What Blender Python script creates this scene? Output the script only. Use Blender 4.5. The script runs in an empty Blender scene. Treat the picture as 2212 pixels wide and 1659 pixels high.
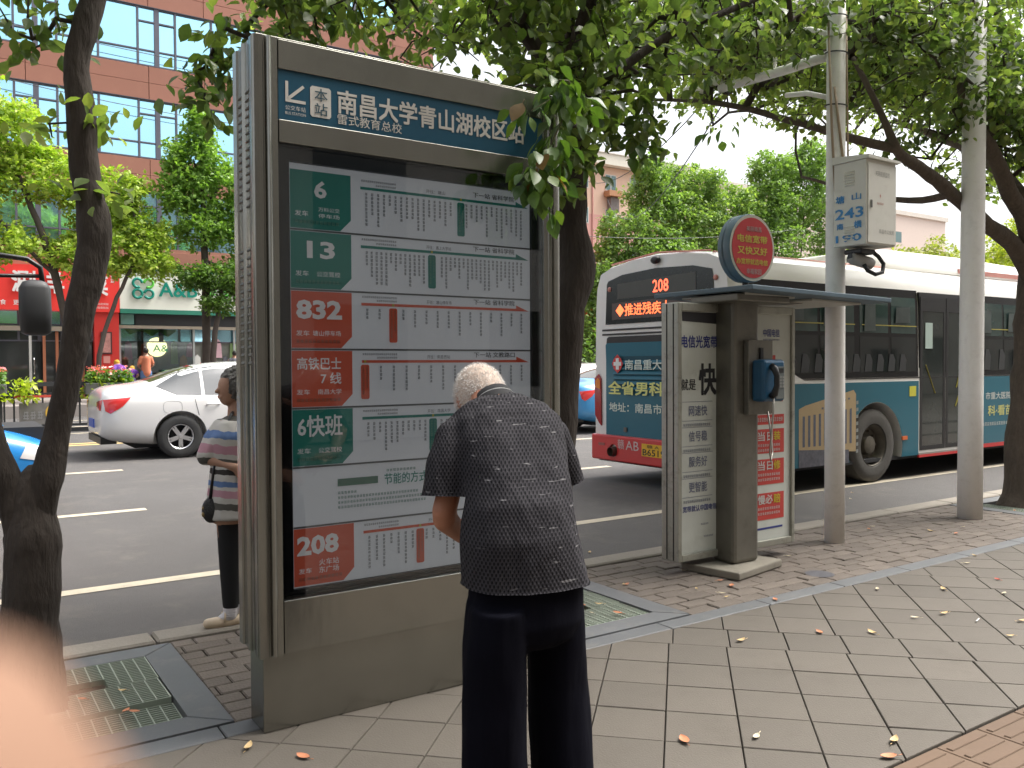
import bpy, bmesh, math, random
import numpy as np
from mathutils import Vector, Matrix, noise
random.seed(7)
rng = np.random.default_rng(7)
R = math.radians
scene = bpy.context.scene
col = scene.collection

# ------------------------------------------------------------------ camera
cam_d = bpy.data.cameras.new('camera'); cam = bpy.data.objects.new('camera', cam_d); col.objects.link(cam)
cam_d.sensor_width = 36.0; cam_d.lens = 36.0 * 1838.0 / 2212.0
cam_d.clip_start = 0.005; cam_d.clip_end = 900
yaw, pitch, roll = R(56.2), R(-1.32), R(0.3)
fwd = Vector((math.cos(yaw) * math.cos(pitch), math.sin(yaw) * math.cos(pitch), math.sin(pitch)))
rgt = Vector((math.sin(yaw), -math.cos(yaw), 0)); upv = rgt.cross(fwd)
r2 = rgt * math.cos(roll) - upv * math.sin(roll); u2 = upv * math.cos(roll) + rgt * math.sin(roll)
cam.matrix_world = Matrix(((r2.x, u2.x, -fwd.x, 0), (r2.y, u2.y, -fwd.y, 0), (r2.z, u2.z, -fwd.z, 1.5), (0, 0, 0, 1)))
cam_d.dof.use_dof = True; cam_d.dof.focus_distance = 5.5; cam_d.dof.aperture_fstop = 13.0
scene.camera = cam

# ------------------------------------------------------------------ sky, sun, exposure
SUN_EL, SUN_AZ = R(60), R(103)          # veiled sun, high along the street
world = bpy.data.worlds.new('World'); scene.world = world; world.use_nodes = True
wn = world.node_tree; wn.nodes.clear()
w_out = wn.nodes.new('ShaderNodeOutputWorld'); w_bg = wn.nodes.new('ShaderNodeBackground')
w_sky = wn.nodes.new('ShaderNodeTexSky'); w_sky.sky_type = 'NISHITA'; w_sky.sun_disc = False
w_sky.sun_elevation = SUN_EL; w_sky.sun_rotation = SUN_AZ
w_sky.air_density = 1.0; w_sky.dust_density = 7.5; w_sky.ozone_density = 1.0
w_hs = wn.nodes.new('ShaderNodeHueSaturation'); w_hs.inputs['Saturation'].default_value = 0.28
wn.links.new(w_sky.outputs[0], w_hs.inputs['Color']); wn.links.new(w_hs.outputs[0], w_bg.inputs[0])
w_bg.inputs[1].default_value = 0.15
wn.links.new(w_bg.outputs[0], w_out.inputs[0])
sun_d = bpy.data.lights.new('sun', 'SUN'); sun_d.energy = 1.5; sun_d.angle = R(22); sun_d.color = (1.0, 0.95, 0.86)
sun = bpy.data.objects.new('sun', sun_d); col.objects.link(sun)
sdir = Vector((math.sin(SUN_AZ) * math.cos(SUN_EL), math.cos(SUN_AZ) * math.cos(SUN_EL), math.sin(SUN_EL)))
sun.rotation_euler = sdir.to_track_quat('Z', 'Y').to_euler()
scene.view_settings.view_transform = 'Standard'; scene.view_settings.look = 'None'
scene.view_settings.gamma = 1.0; scene.view_settings.use_curve_mapping = False
scene.view_settings.exposure = 1.36
try:
    scene.cycles.max_bounces = 6; scene.cycles.transparent_max_bounces = 12
    scene.cycles.caustics_reflective = False; scene.cycles.caustics_refractive = False
    scene.cycles.sample_clamp_indirect = 6.0
except Exception: pass

# ------------------------------------------------------------------ helpers
MATS = {}
def nodes_of(m): return m.node_tree.nodes, m.node_tree.links
def M(name, c, rough=.6, metal=0., vary=.12, vscale=3., grain=.0, gscale=120., bump=.0, bscale=40., stretch=(1,1,1),
      emit=None, es=0., isl=0., objrand=0., dirt=0., dcol=(.08,.07,.05), spec=.5, coat=0., trans=0.):
    """principled material: base colour broken up by two noises, bump, per-island or per-object variation, dirt patches"""
    if name in MATS: return MATS[name]
    m = bpy.data.materials.new(name); m.use_nodes = True; n, l = nodes_of(m); b = n['Principled BSDF']
    b.inputs['Roughness'].default_value = rough; b.inputs['Metallic'].default_value = metal
    b.inputs['Specular IOR Level'].default_value = spec
    if coat: b.inputs['Coat Weight'].default_value = coat; b.inputs['Coat Roughness'].default_value = .08
    tc = n.new('ShaderNodeTexCoord'); mp = n.new('ShaderNodeMapping'); mp.inputs['Scale'].default_value = stretch
    l.new(tc.outputs['Object'], mp.inputs[0])
    cur = None
    def mul_by(val_socket, lo, hi, prev):
        mr = n.new('ShaderNodeMapRange'); mr.inputs['To Min'].default_value = lo; mr.inputs['To Max'].default_value = hi
        l.new(val_socket, mr.inputs['Value'])
        vm = n.new('ShaderNodeVectorMath'); vm.operation = 'SCALE'
        if prev is None: vm.inputs[0].default_value = c[:3]
        else: l.new(prev, vm.inputs[0])
        l.new(mr.outputs[0], vm.inputs['Scale']); return vm.outputs[0]
    nt = n.new('ShaderNodeTexNoise'); nt.inputs['Scale'].default_value = vscale; nt.inputs['Detail'].default_value = 6
    nt.inputs['Roughness'].default_value = .65
    l.new(mp.outputs[0], nt.inputs['Vector'])
    cur = mul_by(nt.outputs['Fac'], 1 - vary * 1.6, 1 + vary * 1.6, cur)
    if grain:
        n2 = n.new('ShaderNodeTexNoise'); n2.inputs['Scale'].default_value = gscale; n2.inputs['Detail'].default_value = 3
        l.new(mp.outputs[0], n2.inputs['Vector']); cur = mul_by(n2.outputs['Fac'], 1 - grain, 1 + grain, cur)
    if isl:
        g = n.new('ShaderNodeNewGeometry'); cur = mul_by(g.outputs['Random Per Island'], 1 - isl, 1 + isl, cur)
    if objrand:
        oi = n.new('ShaderNodeObjectInfo'); cur = mul_by(oi.outputs['Random'], 1 - objrand, 1 + objrand, cur)
    if dirt:
        n3 = n.new('ShaderNodeTexNoise'); n3.inputs['Scale'].default_value = vscale * 2.3; n3.inputs['Detail'].default_value = 8
        n3.inputs['Roughness'].default_value = .75
        g2 = n.new('ShaderNodeNewGeometry'); l.new(g2.outputs['Position'], n3.inputs['Vector'])
        mr = n.new('ShaderNodeMapRange'); mr.inputs['From Min'].default_value = .52; mr.inputs['From Max'].default_value = .72
        mr.inputs['To Max'].default_value = dirt; l.new(n3.outputs['Fac'], mr.inputs['Value'])
        mx = n.new('ShaderNodeMix'); mx.data_type = 'RGBA'; mx.inputs[7].default_value = (*dcol, 1)
        l.new(mr.outputs[0], mx.inputs[0]); l.new(cur, mx.inputs[6]); cur = mx.outputs[2]
    l.new(cur, b.inputs['Base Color'])
    if bump:
        n4 = n.new('ShaderNodeTexNoise'); n4.inputs['Scale'].default_value = bscale; n4.inputs['Detail'].default_value = 5
        l.new(mp.outputs[0], n4.inputs['Vector'])
        bp = n.new('ShaderNodeBump'); bp.inputs['Strength'].default_value = bump; bp.inputs['Distance'].default_value = .02
        l.new(n4.outputs['Fac'], bp.inputs['Height']); l.new(bp.outputs[0], b.inputs['Normal'])
    if emit: b.inputs['Emission Color'].default_value = (*emit, 1); b.inputs['Emission Strength'].default_value = es
    MATS[name] = m; return m
def glassmat(name, tint=(.9,.95,.95), refl=1., rough=.02, base=.04):
    """thin pane: clear with a mirror reflection that grows at grazing angles"""
    if name in MATS: return MATS[name]
    m = bpy.data.materials.new(name); m.use_nodes = True; n, l = nodes_of(m); n.clear()
    o = n.new('ShaderNodeOutputMaterial'); t = n.new('ShaderNodeBsdfTransparent'); t.inputs[0].default_value = (*tint, 1)
    g = n.new('ShaderNodeBsdfGlossy'); g.inputs['Roughness'].default_value = rough; g.inputs[0].default_value = (.9, .95, 1, 1)
    f = n.new('ShaderNodeFresnel'); f.inputs[0].default_value = 1.5
    mm = n.new('ShaderNodeMath'); mm.operation = 'MULTIPLY_ADD'; mm.inputs[1].default_value = refl; mm.inputs[2].default_value = base - .04
    mm.use_clamp = True; l.new(f.outputs[0], mm.inputs[0])
    x = n.new('ShaderNodeMixShader'); l.new(mm.outputs[0], x.inputs[0]); l.new(t.outputs[0], x.inputs[1]); l.new(g.outputs[0], x.inputs[2])
    l.new(x.outputs[0], o.inputs[0]); MATS[name] = m; return m
def leafmat(name, cols, tr=.35, rough=.45, objr=False):
    """leaf: colour picked per leaf from a ramp, diffuse + gloss + light passing through"""
    if name in MATS: return MATS[name]
    m = bpy.data.materials.new(name); m.use_nodes = True; n, l = nodes_of(m); n.clear()
    o = n.new('ShaderNodeOutputMaterial')
    if objr: g = n.new('ShaderNodeObjectInfo')
    else: g = n.new('ShaderNodeNewGeometry')
    cr = n.new('ShaderNodeValToRGB'); e = cr.color_ramp.elements
    while len(e) < len(cols): e.new(.5)
    for i, c in enumerate(cols): e[i].position = i / (len(cols) - 1); e[i].color = (*c, 1)
    l.new(g.outputs['Random' if objr else 'Random Per Island'], cr.inputs[0])
    p = n.new('ShaderNodeBsdfPrincipled'); p.inputs['Roughness'].default_value = rough
    nz = n.new('ShaderNodeTexNoise'); nz.inputs['Scale'].default_value = 60
    tcn = n.new('ShaderNodeTexCoord'); l.new(tcn.outputs['Object'], nz.inputs['Vector'])
    mr = n.new('ShaderNodeMapRange'); mr.inputs['To Min'].default_value = .75; mr.inputs['To Max'].default_value = 1.25
    l.new(nz.outputs['Fac'], mr.inputs['Value'])
    vm = n.new('ShaderNodeVectorMath'); vm.operation = 'SCALE'; l.new(cr.outputs[0], vm.inputs[0]); l.new(mr.outputs[0], vm.inputs['Scale'])
    l.new(vm.outputs[0], p.inputs['Base Color'])
    t = n.new('ShaderNodeBsdfTranslucent')
    vt = n.new('ShaderNodeVectorMath'); vt.operation = 'MULTIPLY'; vt.inputs[1].default_value = (1.5, 1.7, .6); l.new(vm.outputs[0], vt.inputs[0])
    l.new(vt.outputs[0], t.inputs[0])
    x = n.new('ShaderNodeMixShader'); x.inputs[0].default_value = tr; l.new(p.outputs[0], x.inputs[1]); l.new(t.outputs[0], x.inputs[2])
    l.new(x.outputs[0], o.inputs[0]); MATS[name] = m; return m

def tag(o, label=None, cat=None, group=None, kind=None):
    if label: o['label'] = label
    if cat: o['category'] = cat
    if group: o['group'] = group
    if kind: o['kind'] = kind
    return o
def empty(name, loc=(0,0,0), rz=0, label=None, cat=None, group=None, kind=None, parent=None):
    o = bpy.data.objects.new(name, None); o.empty_display_size = .2; col.objects.link(o)
    o.location = loc; o.rotation_euler = (0, 0, rz); o.parent = parent
    return tag(o, label, cat, group, kind)
def link(name, me, mat=None, parent=None, loc=None, rot=None):
    o = bpy.data.objects.new(name, me); col.objects.link(o)
    if mat is not None and len(me.materials) == 0: me.materials.append(mat)
    if parent is not None: o.parent = parent
    if loc is not None: o.location = loc
    if rot is not None: o.rotation_euler = rot
    return o
def copy_tree(o, parent=None):
    c = o.copy(); col.objects.link(c); c.parent = parent
    for ch in list(o.children): copy_tree(ch, c)
    return c

class MB:
    """collects simple solids and links them as ONE mesh object"""
    def __init__(s): s.v = []; s.f = []
    def add(s, vs, fs):
        k = len(s.v); s.v += [tuple(p) for p in vs]; s.f += [tuple(i + k for i in f) for f in fs]; return s
    def box(s, x0, x1, y0, y1, z0, z1, m=None, c=0.):
        if c <= 0:
            vs = [(x, y, z) for z in (z0, z1) for y in (y0, y1) for x in (x0, x1)]
            fs = [(0,2,3,1),(4,5,7,6),(0,1,5,4),(2,6,7,3),(0,4,6,2),(1,3,7,5)]
        else:
            cx = min(c, (x1-x0)/2.01, (y1-y0)/2.01, (z1-z0)/2.01); vs = []
            for X, sx in ((x0, 1), (x1, -1)):
                for Y, sy in ((y0, 1), (y1, -1)):
                    for Z, sz in ((z0, 1), (z1, -1)):
                        vs += [(X, Y+sy*cx, Z+sz*cx), (X+sx*cx, Y, Z+sz*cx), (X+sx*cx, Y+sy*cx, Z)]
            bm = bmesh.new(); bv = [bm.verts.new(p) for p in vs]; r = bmesh.ops.convex_hull(bm, input=bv)
            bm.verts.index_update(); vs = [tuple(q.co) for q in bm.verts]; fs = [tuple(q.index for q in f.verts) for f in bm.faces]; bm.free()
        if m is not None: vs = [m @ Vector(p) for p in vs]
        return s.add(vs, fs)
    def ring(s, c, ax, bx, n=12): return [Vector(c) + Vector(ax) * math.cos(2*math.pi*i/n) + Vector(bx) * math.sin(2*math.pi*i/n) for i in range(n)]
    def loft(s, rings, cap=True, close=True):
        n = len(rings[0]); k = len(s.v)
        for r in rings: s.v += [tuple(p) for p in r]
        for i in range(len(rings) - 1):
            for j in range(n if close else n - 1):
                a = k + i*n + j; b = k + i*n + (j+1) % n; s.f.append((a, b, b + n, a + n))
        if cap and close:
            s.f.append(tuple(k + j for j in reversed(range(n)))); s.f.append(tuple(k + (len(rings)-1)*n + j for j in range(n)))
        return s
    def tube(s, pts, rad, n=8, cap=True):
        pts = [Vector(p) for p in pts]; rad = rad if isinstance(rad, (list, tuple)) else [rad] * len(pts)
        rings = []; prev = None
        for i, p in enumerate(pts):
            d = (pts[min(i+1, len(pts)-1)] - pts[max(i-1, 0)]).normalized()
            if prev is None:
                a = Vector((0,0,1)) if abs(d.z) < .9 else Vector((1,0,0)); u = d.cross(a).normalized()
            else: u = (prev - d * prev.dot(d)).normalized()
            prev = u; w = d.cross(u); rings.append([p + (u*math.cos(2*math.pi*j/n) + w*math.sin(2*math.pi*j/n)) * rad[i] for j in range(n)])
        return s.loft(rings, cap)
    def cyl(s, p0, p1, r0, r1=None, n=16): return s.tube([p0, p1], [r0, r0 if r1 is None else r1], n)
    def disc(s, c, nrm, r, n=20, r_in=0):
        nrm = Vector(nrm).normalized(); a = Vector((0,0,1)) if abs(nrm.z) < .9 else Vector((1,0,0)); u = nrm.cross(a).normalized(); w = nrm.cross(u)
        o = [Vector(c) + (u*math.cos(2*math.pi*j/n) + w*math.sin(2*math.pi*j/n)) * r for j in range(n)]
        if r_in == 0: return s.add(o, [tuple(range(n))])
        i_ = [Vector(c) + (u*math.cos(2*math.pi*j/n) + w*math.sin(2*math.pi*j/n)) * r_in for j in range(n)]
        return s.add(o + i_, [(j, (j+1) % n, n + (j+1) % n, n + j) for j in range(n)])
    def ellip(s, c, rx, ry, rz, n=12, m=8, rot=None):
        rings = []
        for i in range(1, m):
            t = math.pi * i / m; r = []
            for j in range(n):
                a = 2*math.pi*j/n; q = Vector((rx*math.sin(t)*math.cos(a), ry*math.sin(t)*math.sin(a), -rz*math.cos(t)))
                r.append((rot @ q if rot else q) + Vector(c))
            rings.append(r)
        return s.loft(rings)
    def poly(s, pts): return s.add(pts, [tuple(range(len(pts)))])
    def prism(s, pts, d):
        """pts: flat outline in 3-D, d: extrusion vector"""
        d = Vector(d); a = [Vector(p) for p in pts]; n = len(a)
        return s.add(a + [p + d for p in a], [tuple(reversed(range(n))), tuple(range(n, 2*n))] + [(i, (i+1) % n, n + (i+1) % n, n + i) for i in range(n)])
    def mesh(s, name, smooth=False):
        me = bpy.data.meshes.new(name); me.from_pydata(s.v, [], s.f); me.update()
        if smooth: me.polygons.foreach_set('use_smooth', [True] * len(me.polygons))
        bm = bmesh.new(); bm.from_mesh(me); bmesh.ops.recalc_face_normals(bm, faces=bm.faces); bm.to_mesh(me); bm.free()
        return me
    def build(s, name, mat, parent=None, smooth=False, bevel=0, auto=None):
        o = link(name, s.mesh(name, smooth or auto), mat, parent)
        if bevel:
            b = o.modifiers.new('b', 'BEVEL'); b.width = bevel; b.segments = 2; b.limit_method = 'ANGLE'; b.angle_limit = R(35)
        if auto: autosmooth(o.data, auto)
        return o
def autosmooth(me, ang=35):
    me.polygons.foreach_set('use_smooth', [True] * len(me.polygons))
    bm = bmesh.new(); bm.from_mesh(me)
    for e in bm.edges:
        if len(e.link_faces) == 2 and e.calc_face_angle(0) > R(ang): e.smooth = False
    bm.to_mesh(me); bm.free()
def bake(o):
    """apply the modifiers of o"""
    dg = bpy.context.evaluated_depsgraph_get(); dg.update()
    me = bpy.data.meshes.new_from_object(o.evaluated_get(dg)); old = o.data; o.modifiers.clear(); o.data = me
    return o
def cut(o, cutter_mb):
    """subtract a solid from o"""
    c = link('cutter', cutter_mb.mesh('cutter')); bpy.context.view_layer.update(); c.matrix_world = o.matrix_world; b = o.modifiers.new('c', 'BOOLEAN'); b.object = c; b.operation = 'DIFFERENCE'; b.solver = 'EXACT'
    bpy.context.view_layer.update(); bake(o); bpy.data.objects.remove(c); return o

# text -------------------------------------------------------------
_TC = {}
def glyphs(s, bold=0.):
    """flat mesh of a line of text: verts (x, y) for size 1, faces, width"""
    key = (s, bold)
    if key in _TC: return _TC[key]
    cu = bpy.data.curves.new('t', 'FONT'); cu.body = s; cu.size = 1.0; cu.offset = bold; cu.resolution_u = 2; cu.fill_mode = 'FRONT'
    o = bpy.data.objects.new('t', cu); col.objects.link(o); bpy.context.view_layer.update()
    me = bpy.data.meshes.new_from_object(o.evaluated_get(bpy.context.evaluated_depsgraph_get()))
    v = [(p.co.x, p.co.y) for p in me.vertices]; f = [tuple(q.vertices) for q in me.polygons]
    bpy.data.objects.remove(o); bpy.data.curves.remove(cu); bpy.data.meshes.remove(me)
    if v:
        x0 = min(p[0] for p in v); x1 = max(p[0] for p in v); y0 = min(p[1] for p in v); y1 = max(p[1] for p in v)
    else: x0 = y0 = 0; x1 = y1 = 1
    _TC[key] = (v, f, x0, x1, y0, y1); return _TC[key]
def text(mb, s, o, ax, up, x0, x1, y0, y1, bold=.0):
    """fit text s into the rectangle x0..x1, y0..y1 of the plane (o, ax, up)"""
    cjk = any(ord(ch) > 0x2000 for ch in s)
    v, f, a0, a1, b0, b1 = glyphs(s, 0. if cjk else bold); o = Vector(o); ax = Vector(ax); up = Vector(up)
    if not v: return
    if cjk and bold > .003:      # heavier strokes: the same glyphs again, nudged sideways, each a hair in front
        nrm = ax.cross(up).normalized(); hgt = (y1-y0)/max(1, 1) ; bb = min(bold, .03)*(b1-b0); k = 0
        sx = (x1-x0)/(a1-a0+2*bb); sy = (y1-y0)/(b1-b0+2*bb)
        for ux, uy in ((0,0),(2,0),(0,2),(2,2),(1,1)):
            oo = o + nrm*.00018*k; k += 1
            mb.add([oo + ax*(x0 + (p[0]-a0+ux*bb)*sx) + up*(y0 + (p[1]-b0+uy*bb)*sy) for p in v], f)
        return
    sx = (x1-x0)/(a1-a0); sy = (y1-y0)/(b1-b0)
    mb.add([o + ax*(x0 + (p[0]-a0)*sx) + up*(y0 + (p[1]-b0)*sy) for p in v], f)
def scribble(mb, o, ax, up, x0, x1, y0, y1, n, seed=0, vertical=False):
    """a line of print too small to read: n little clumps of strokes"""
    rr = random.Random(seed); o = Vector(o); ax = Vector(ax); up = Vector(up)
    for i in range(n):
        if vertical: cx0, cx1 = x0, x1; cy1 = y1 - (y1-y0)*i/n; cy0 = cy1 - (y1-y0)/n*.86
        else: cx0 = x0 + (x1-x0)*i/n; cx1 = cx0 + (x1-x0)/n*.86; cy0, cy1 = y0, y1
        w = cx1-cx0; h = cy1-cy0
        for k in range(3):
            yy = cy0 + h*(.08 + .32*k + rr.random()*.08); a = cx0 + w*rr.random()*.2; b = cx1 - w*rr.random()*.2
            mb.add([o+ax*a+up*yy, o+ax*b+up*yy, o+ax*b+up*(yy+h*.13), o+ax*a+up*(yy+h*.13)], [(0,1,2,3)])
        for k in range(2):
            xx = cx0 + w*(.15 + .45*k + rr.random()*.1); a = cy0 + h*rr.random()*.2; b = cy1 - h*rr.random()*.15
            mb.add([o+ax*xx+up*a, o+ax*(xx+w*.13)+up*a, o+ax*(xx+w*.13)+up*b, o+ax*xx+up*b], [(0,1,2,3)])
AX = Vector((1,0,0)); UP = Vector((0,0,1)); AY = Vector((0,1,0))

# ------------------------------------------------------------------ materials used everywhere
m_asphalt = M('asphalt', (.088,.083,.081), .85, vary=.16, vscale=.8, grain=.5, gscale=240, bump=.5, bscale=220, dirt=.55, dcol=(.15,.135,.118))
m_slab = M('paving slab', (.099,.086,.071), .8, vary=.1, vscale=1.2, grain=.1, gscale=260, bump=.15, bscale=120, objrand=.09, dirt=.5, dcol=(.07,.059,.047))
m_joint = M('joint dirt', (.085,.074,.06), .95)
m_paver = M('brick paver', (.135,.112,.093), .85, vary=.15, vscale=5, grain=.2, gscale=160, bump=.35, bscale=70, objrand=.13, dirt=.45, dcol=(.1,.085,.07))
m_paver2 = M('brick paver merged', (.135,.112,.093), .85, vary=.15, vscale=5, grain=.2, gscale=160, bump=.35, bscale=70, isl=.13, dirt=.45, dcol=(.1,.085,.07))
m_kerb = M('kerb stone', (.24,.215,.18), .8, vary=.12, vscale=2, grain=.15, bump=.2, objrand=.07, dirt=.3)
m_granite = M('dark granite', (.105,.11,.115), .55, vary=.12, vscale=3, grain=.25, gscale=300, objrand=.08, dirt=.35, dcol=(.23,.21,.18))
m_brown = M('brown tactile tile', (.115,.072,.045), .8, vary=.12, vscale=3, grain=.12, objrand=.1, dirt=.35, dcol=(.14,.1,.07))
m_paint = M('road paint', (.44,.39,.30), .7, vary=.2, vscale=3, grain=.2, gscale=90, dirt=.45, dcol=(.22,.2,.17))
m_ypaint = M('yellow road paint', (.55,.4,.16), .7, vary=.15, dirt=.3, dcol=(.2,.17,.12))
m_steel = M('brushed steel', (.28,.275,.245), .27, metal=.95, vary=.16, vscale=2.2, stretch=(1,1,.35), bump=.06, bscale=25, dirt=.18, dcol=(.12,.105,.08))
m_black = M('black plastic', (.012,.012,.013), .4)
m_rubber = M('rubber', (.022,.021,.02), .75, bump=.15, bscale=60)
m_white = M('white paint', (.74,.73,.7), .4, vary=.04)
m_chrome = M('chrome', (.7,.7,.7), .15, metal=1.)
m_bark = M('dark bark', (.042,.033,.027), .95, vary=.35, vscale=9, stretch=(1,1,.3), bump=1.0, bscale=30, grain=.25, gscale=70)
m_dark = M('dark interior', (.02,.02,.022), .8)
# ================================================================== GROUND
def zr(Y): return -0.13 + 0.015 * (min(max(Y, 5.1), 19) - 5.1)
def sheet(name, xs, ys, zf, mat, parent=None, kind='structure'):
    v = [(x, y, zf(y)) for y in ys for x in xs]; nx = len(xs)
    f = [(j*nx+i, j*nx+i+1, (j+1)*nx+i+1, (j+1)*nx+i) for j in range(len(ys)-1) for i in range(nx-1)]
    me = bpy.data.meshes.new(name); me.from_pydata(v, [], f); me.update()
    o = link(name, me, mat, parent); tag(o, kind=kind); return o
def zfar(Y):
    if Y < 27: return zr(Y)
    return .079
sheet('road', [-160,-40,0,10,30,80,250], [5.10,7,10,13,16,19,22,27], zr, m_asphalt)
m_ground = M('far ground', (.2,.18,.16), .9, vary=.1)
sheet('ground', [-400,0,400], [-300,-12,1.0], lambda y: -.16, m_ground)
g2 = MB().box(-160, 250, 27, 120, -.3, .42).build('far_pavement', M('far pavement', (.27,.24,.22), .8, vary=.1, vscale=.6)); tag(g2, kind='structure')
g3 = sheet('far_ground', [-500,0,600], [120,600], lambda y: .4, m_ground)

sw = MB().box(-30, 60, -12, 4.915, -.6, -.045).build('sidewalk', m_joint); tag(sw, kind='structure')
# painted lines
marks = empty('road_markings', kind='structure')
def line(x0, x1, y0, y1, mat=m_paint):
    MB().add([(x0,y0,zr(y0)+.005),(x1,y0,zr(y0)+.005),(x1,y1,zr(y1)+.005),(x0,y1,zr(y1)+.005)], [(0,1,2,3)]).build('painted_line', mat, marks)
for k in range(-3, 8): line(k*8.01 - .02, k*8.01 + 7.99, 6.66, 6.80)
for x0, x1 in ((-22,-16),(-12,-6),(-4.2,1.82),(7.8-4,8.4),(13.8,19.8),(25,31)): line(x0, x1, 9.83, 9.97)
for x0, x1 in ((-20,-14),(-4,2.15),(8,14),(20,26),(32,38)): line(x0, x1, 13.3, 13.45)
line(-30, 60, 17.3, 17.45, m_ypaint); line(-30, 60, 17.62, 17.77, m_ypaint)
line(-30, 60, 20.1, 20.25); 
for k in range(-3, 8): line(k*10, k*10+5, 22.3, 22.45)
line(-30, 60, 24.9, 25.05)

def clip(poly, a, b, c):          # keep a*x+b*y >= c
    out = []
    for i in range(len(poly)):
        p, q = poly[i], poly[(i+1) % len(poly)]; dp = a*p[0]+b*p[1]-c; dq = a*q[0]+b*q[1]-c
        if dp >= 0: out.append(p)
        if (dp >= 0) != (dq >= 0):
            t = dp/(dp-dq); out.append((p[0]+t*(q[0]-p[0]), p[1]+t*(q[1]-p[1])))
    return out
def slab_mesh(poly, z0=-.05, z1=0., ch=.004):
    cx = sum(p[0] for p in poly)/len(poly); cy = sum(p[1] for p in poly)/len(poly); n = len(poly)
    def ins(p, d): q = Vector((cx-p[0], cy-p[1])); L = max(q.length, 1e-4); return (p[0]+q.x/L*d, p[1]+q.y/L*d)
    v = [(p[0]-cx, p[1]-cy, z0) for p in poly] + [(p[0]-cx, p[1]-cy, z1-ch) for p in poly] + [(ins(p,ch)[0]-cx, ins(p,ch)[1]-cy, z1) for p in poly]
    f = [(i,(i+1)%n,n+(i+1)%n,n+i) for i in range(n)] + [(n+i,n+(i+1)%n,2*n+(i+1)%n,2*n+i) for i in range(n)] + [tuple(range(2*n,3*n))]
    me = bpy.data.meshes.new('slab'); me.from_pydata(v, [], f); me.update(); return me, cx, cy
# grey slabs laid diagonally between the brown strip and the granite band
YB, YG = 1.822, 3.475
full_me = None; nslab = 0
g = .0024; S = .4243
for i in range(-8, 34):
    for j in range(-34, 12):
        s0 = 6.51 + (i-12)*S; d0 = -.335 + j*S      # s = x+y, d = y-x
        if i % 5 == 2: d0 += .03*((i*7) % 3 - 1)
        c = [((s-d)/2, (s+d)/2) for s, d in ((s0+g*1.4, d0+g*1.4), (s0+S-g*1.4, d0+g*1.4), (s0+S-g*1.4, d0+S-g*1.4), (s0+g*1.4, d0+S-g*1.4))]
        cxm = sum(p[0] for p in c)/4; cym = sum(p[1] for p in c)/4
        if not (-1.2 < cxm < 11.5 and YB-.3 < cym < YG+.3): continue
        if cxm < (cym*.02): continue
        p = clip(clip(c, 0, 1, YB+.004), 0, -1, -(YG-.004))
        if len(p) < 3: continue
        area = abs(sum(p[k][0]*p[(k+1)%len(p)][1]-p[(k+1)%len(p)][0]*p[k][1] for k in range(len(p))))/2
        if area < .0004: continue
        if len(p) == 4 and area > .087:
            if full_me is None: full_me, cx, cy = slab_mesh(p); full_me.materials.append(m_slab)
            me = full_me; cx = sum(q[0] for q in p)/4; cy = sum(q[1] for q in p)/4
        else: me, cx, cy = slab_mesh(p)
        o = link('paving_slab', me, m_slab, sw, (cx, cy, random.uniform(-.0015,.0015)), (random.uniform(-.003,.003), random.uniform(-.003,.003), 0)); nslab += 1
# slabs out of the frame behind and to the right, as one sheet with joints
mb = MB()
for i in range(-30, 40):
    for j in range(-12, 4):
        mb.box(i*.6+.004, i*.6+.596, j*.6-.6+.004-.28, j*.6-.004-.28, -.05, 0)
ox = mb.build('distant_slabs', m_slab, sw); tag(ox, kind='stuff')
mb = MB()
for i in range(0, 30):
    for j in range(4): mb.box(11.6+i*.42, 12.016+i*.42, YB+j*.413+.004, YB+.413+j*.413, -.05, 0)
tag(mb.build('distant_slabs', m_slab, sw), kind='stuff')
# brown tactile strip
mb = MB().box(-.148,.148,-.148,.148,-.05,-.004,c=.004)
for k in range(4): mb.box(-.13,.13,-.105+k*.07-.014,-.105+k*.07+.014,-.005,.001,c=.003)
tile_me = mb.mesh('tile'); tile_me.materials.append(m_brown)
for i in range(0, 26):
    for j in range(2): link('tactile_tile', tile_me, m_brown, sw, (.35+i*.3+(j%2)*.0, YB-.152-j*.3, random.uniform(-.001,.001)))
for j in range(1): MB().box(-8, 30, 1.0, YB-.608, -.05, -.001).build('paving_strip', m_slab, sw)
# granite band
x = -.6
while x < 12:
    L = random.uniform(.75, .85)
    MB().box(x+.003, x+L-.003, YG+.003, 3.60, -.05, .001, c=.004).build('granite_slab', m_granite, sw); x += L
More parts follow.
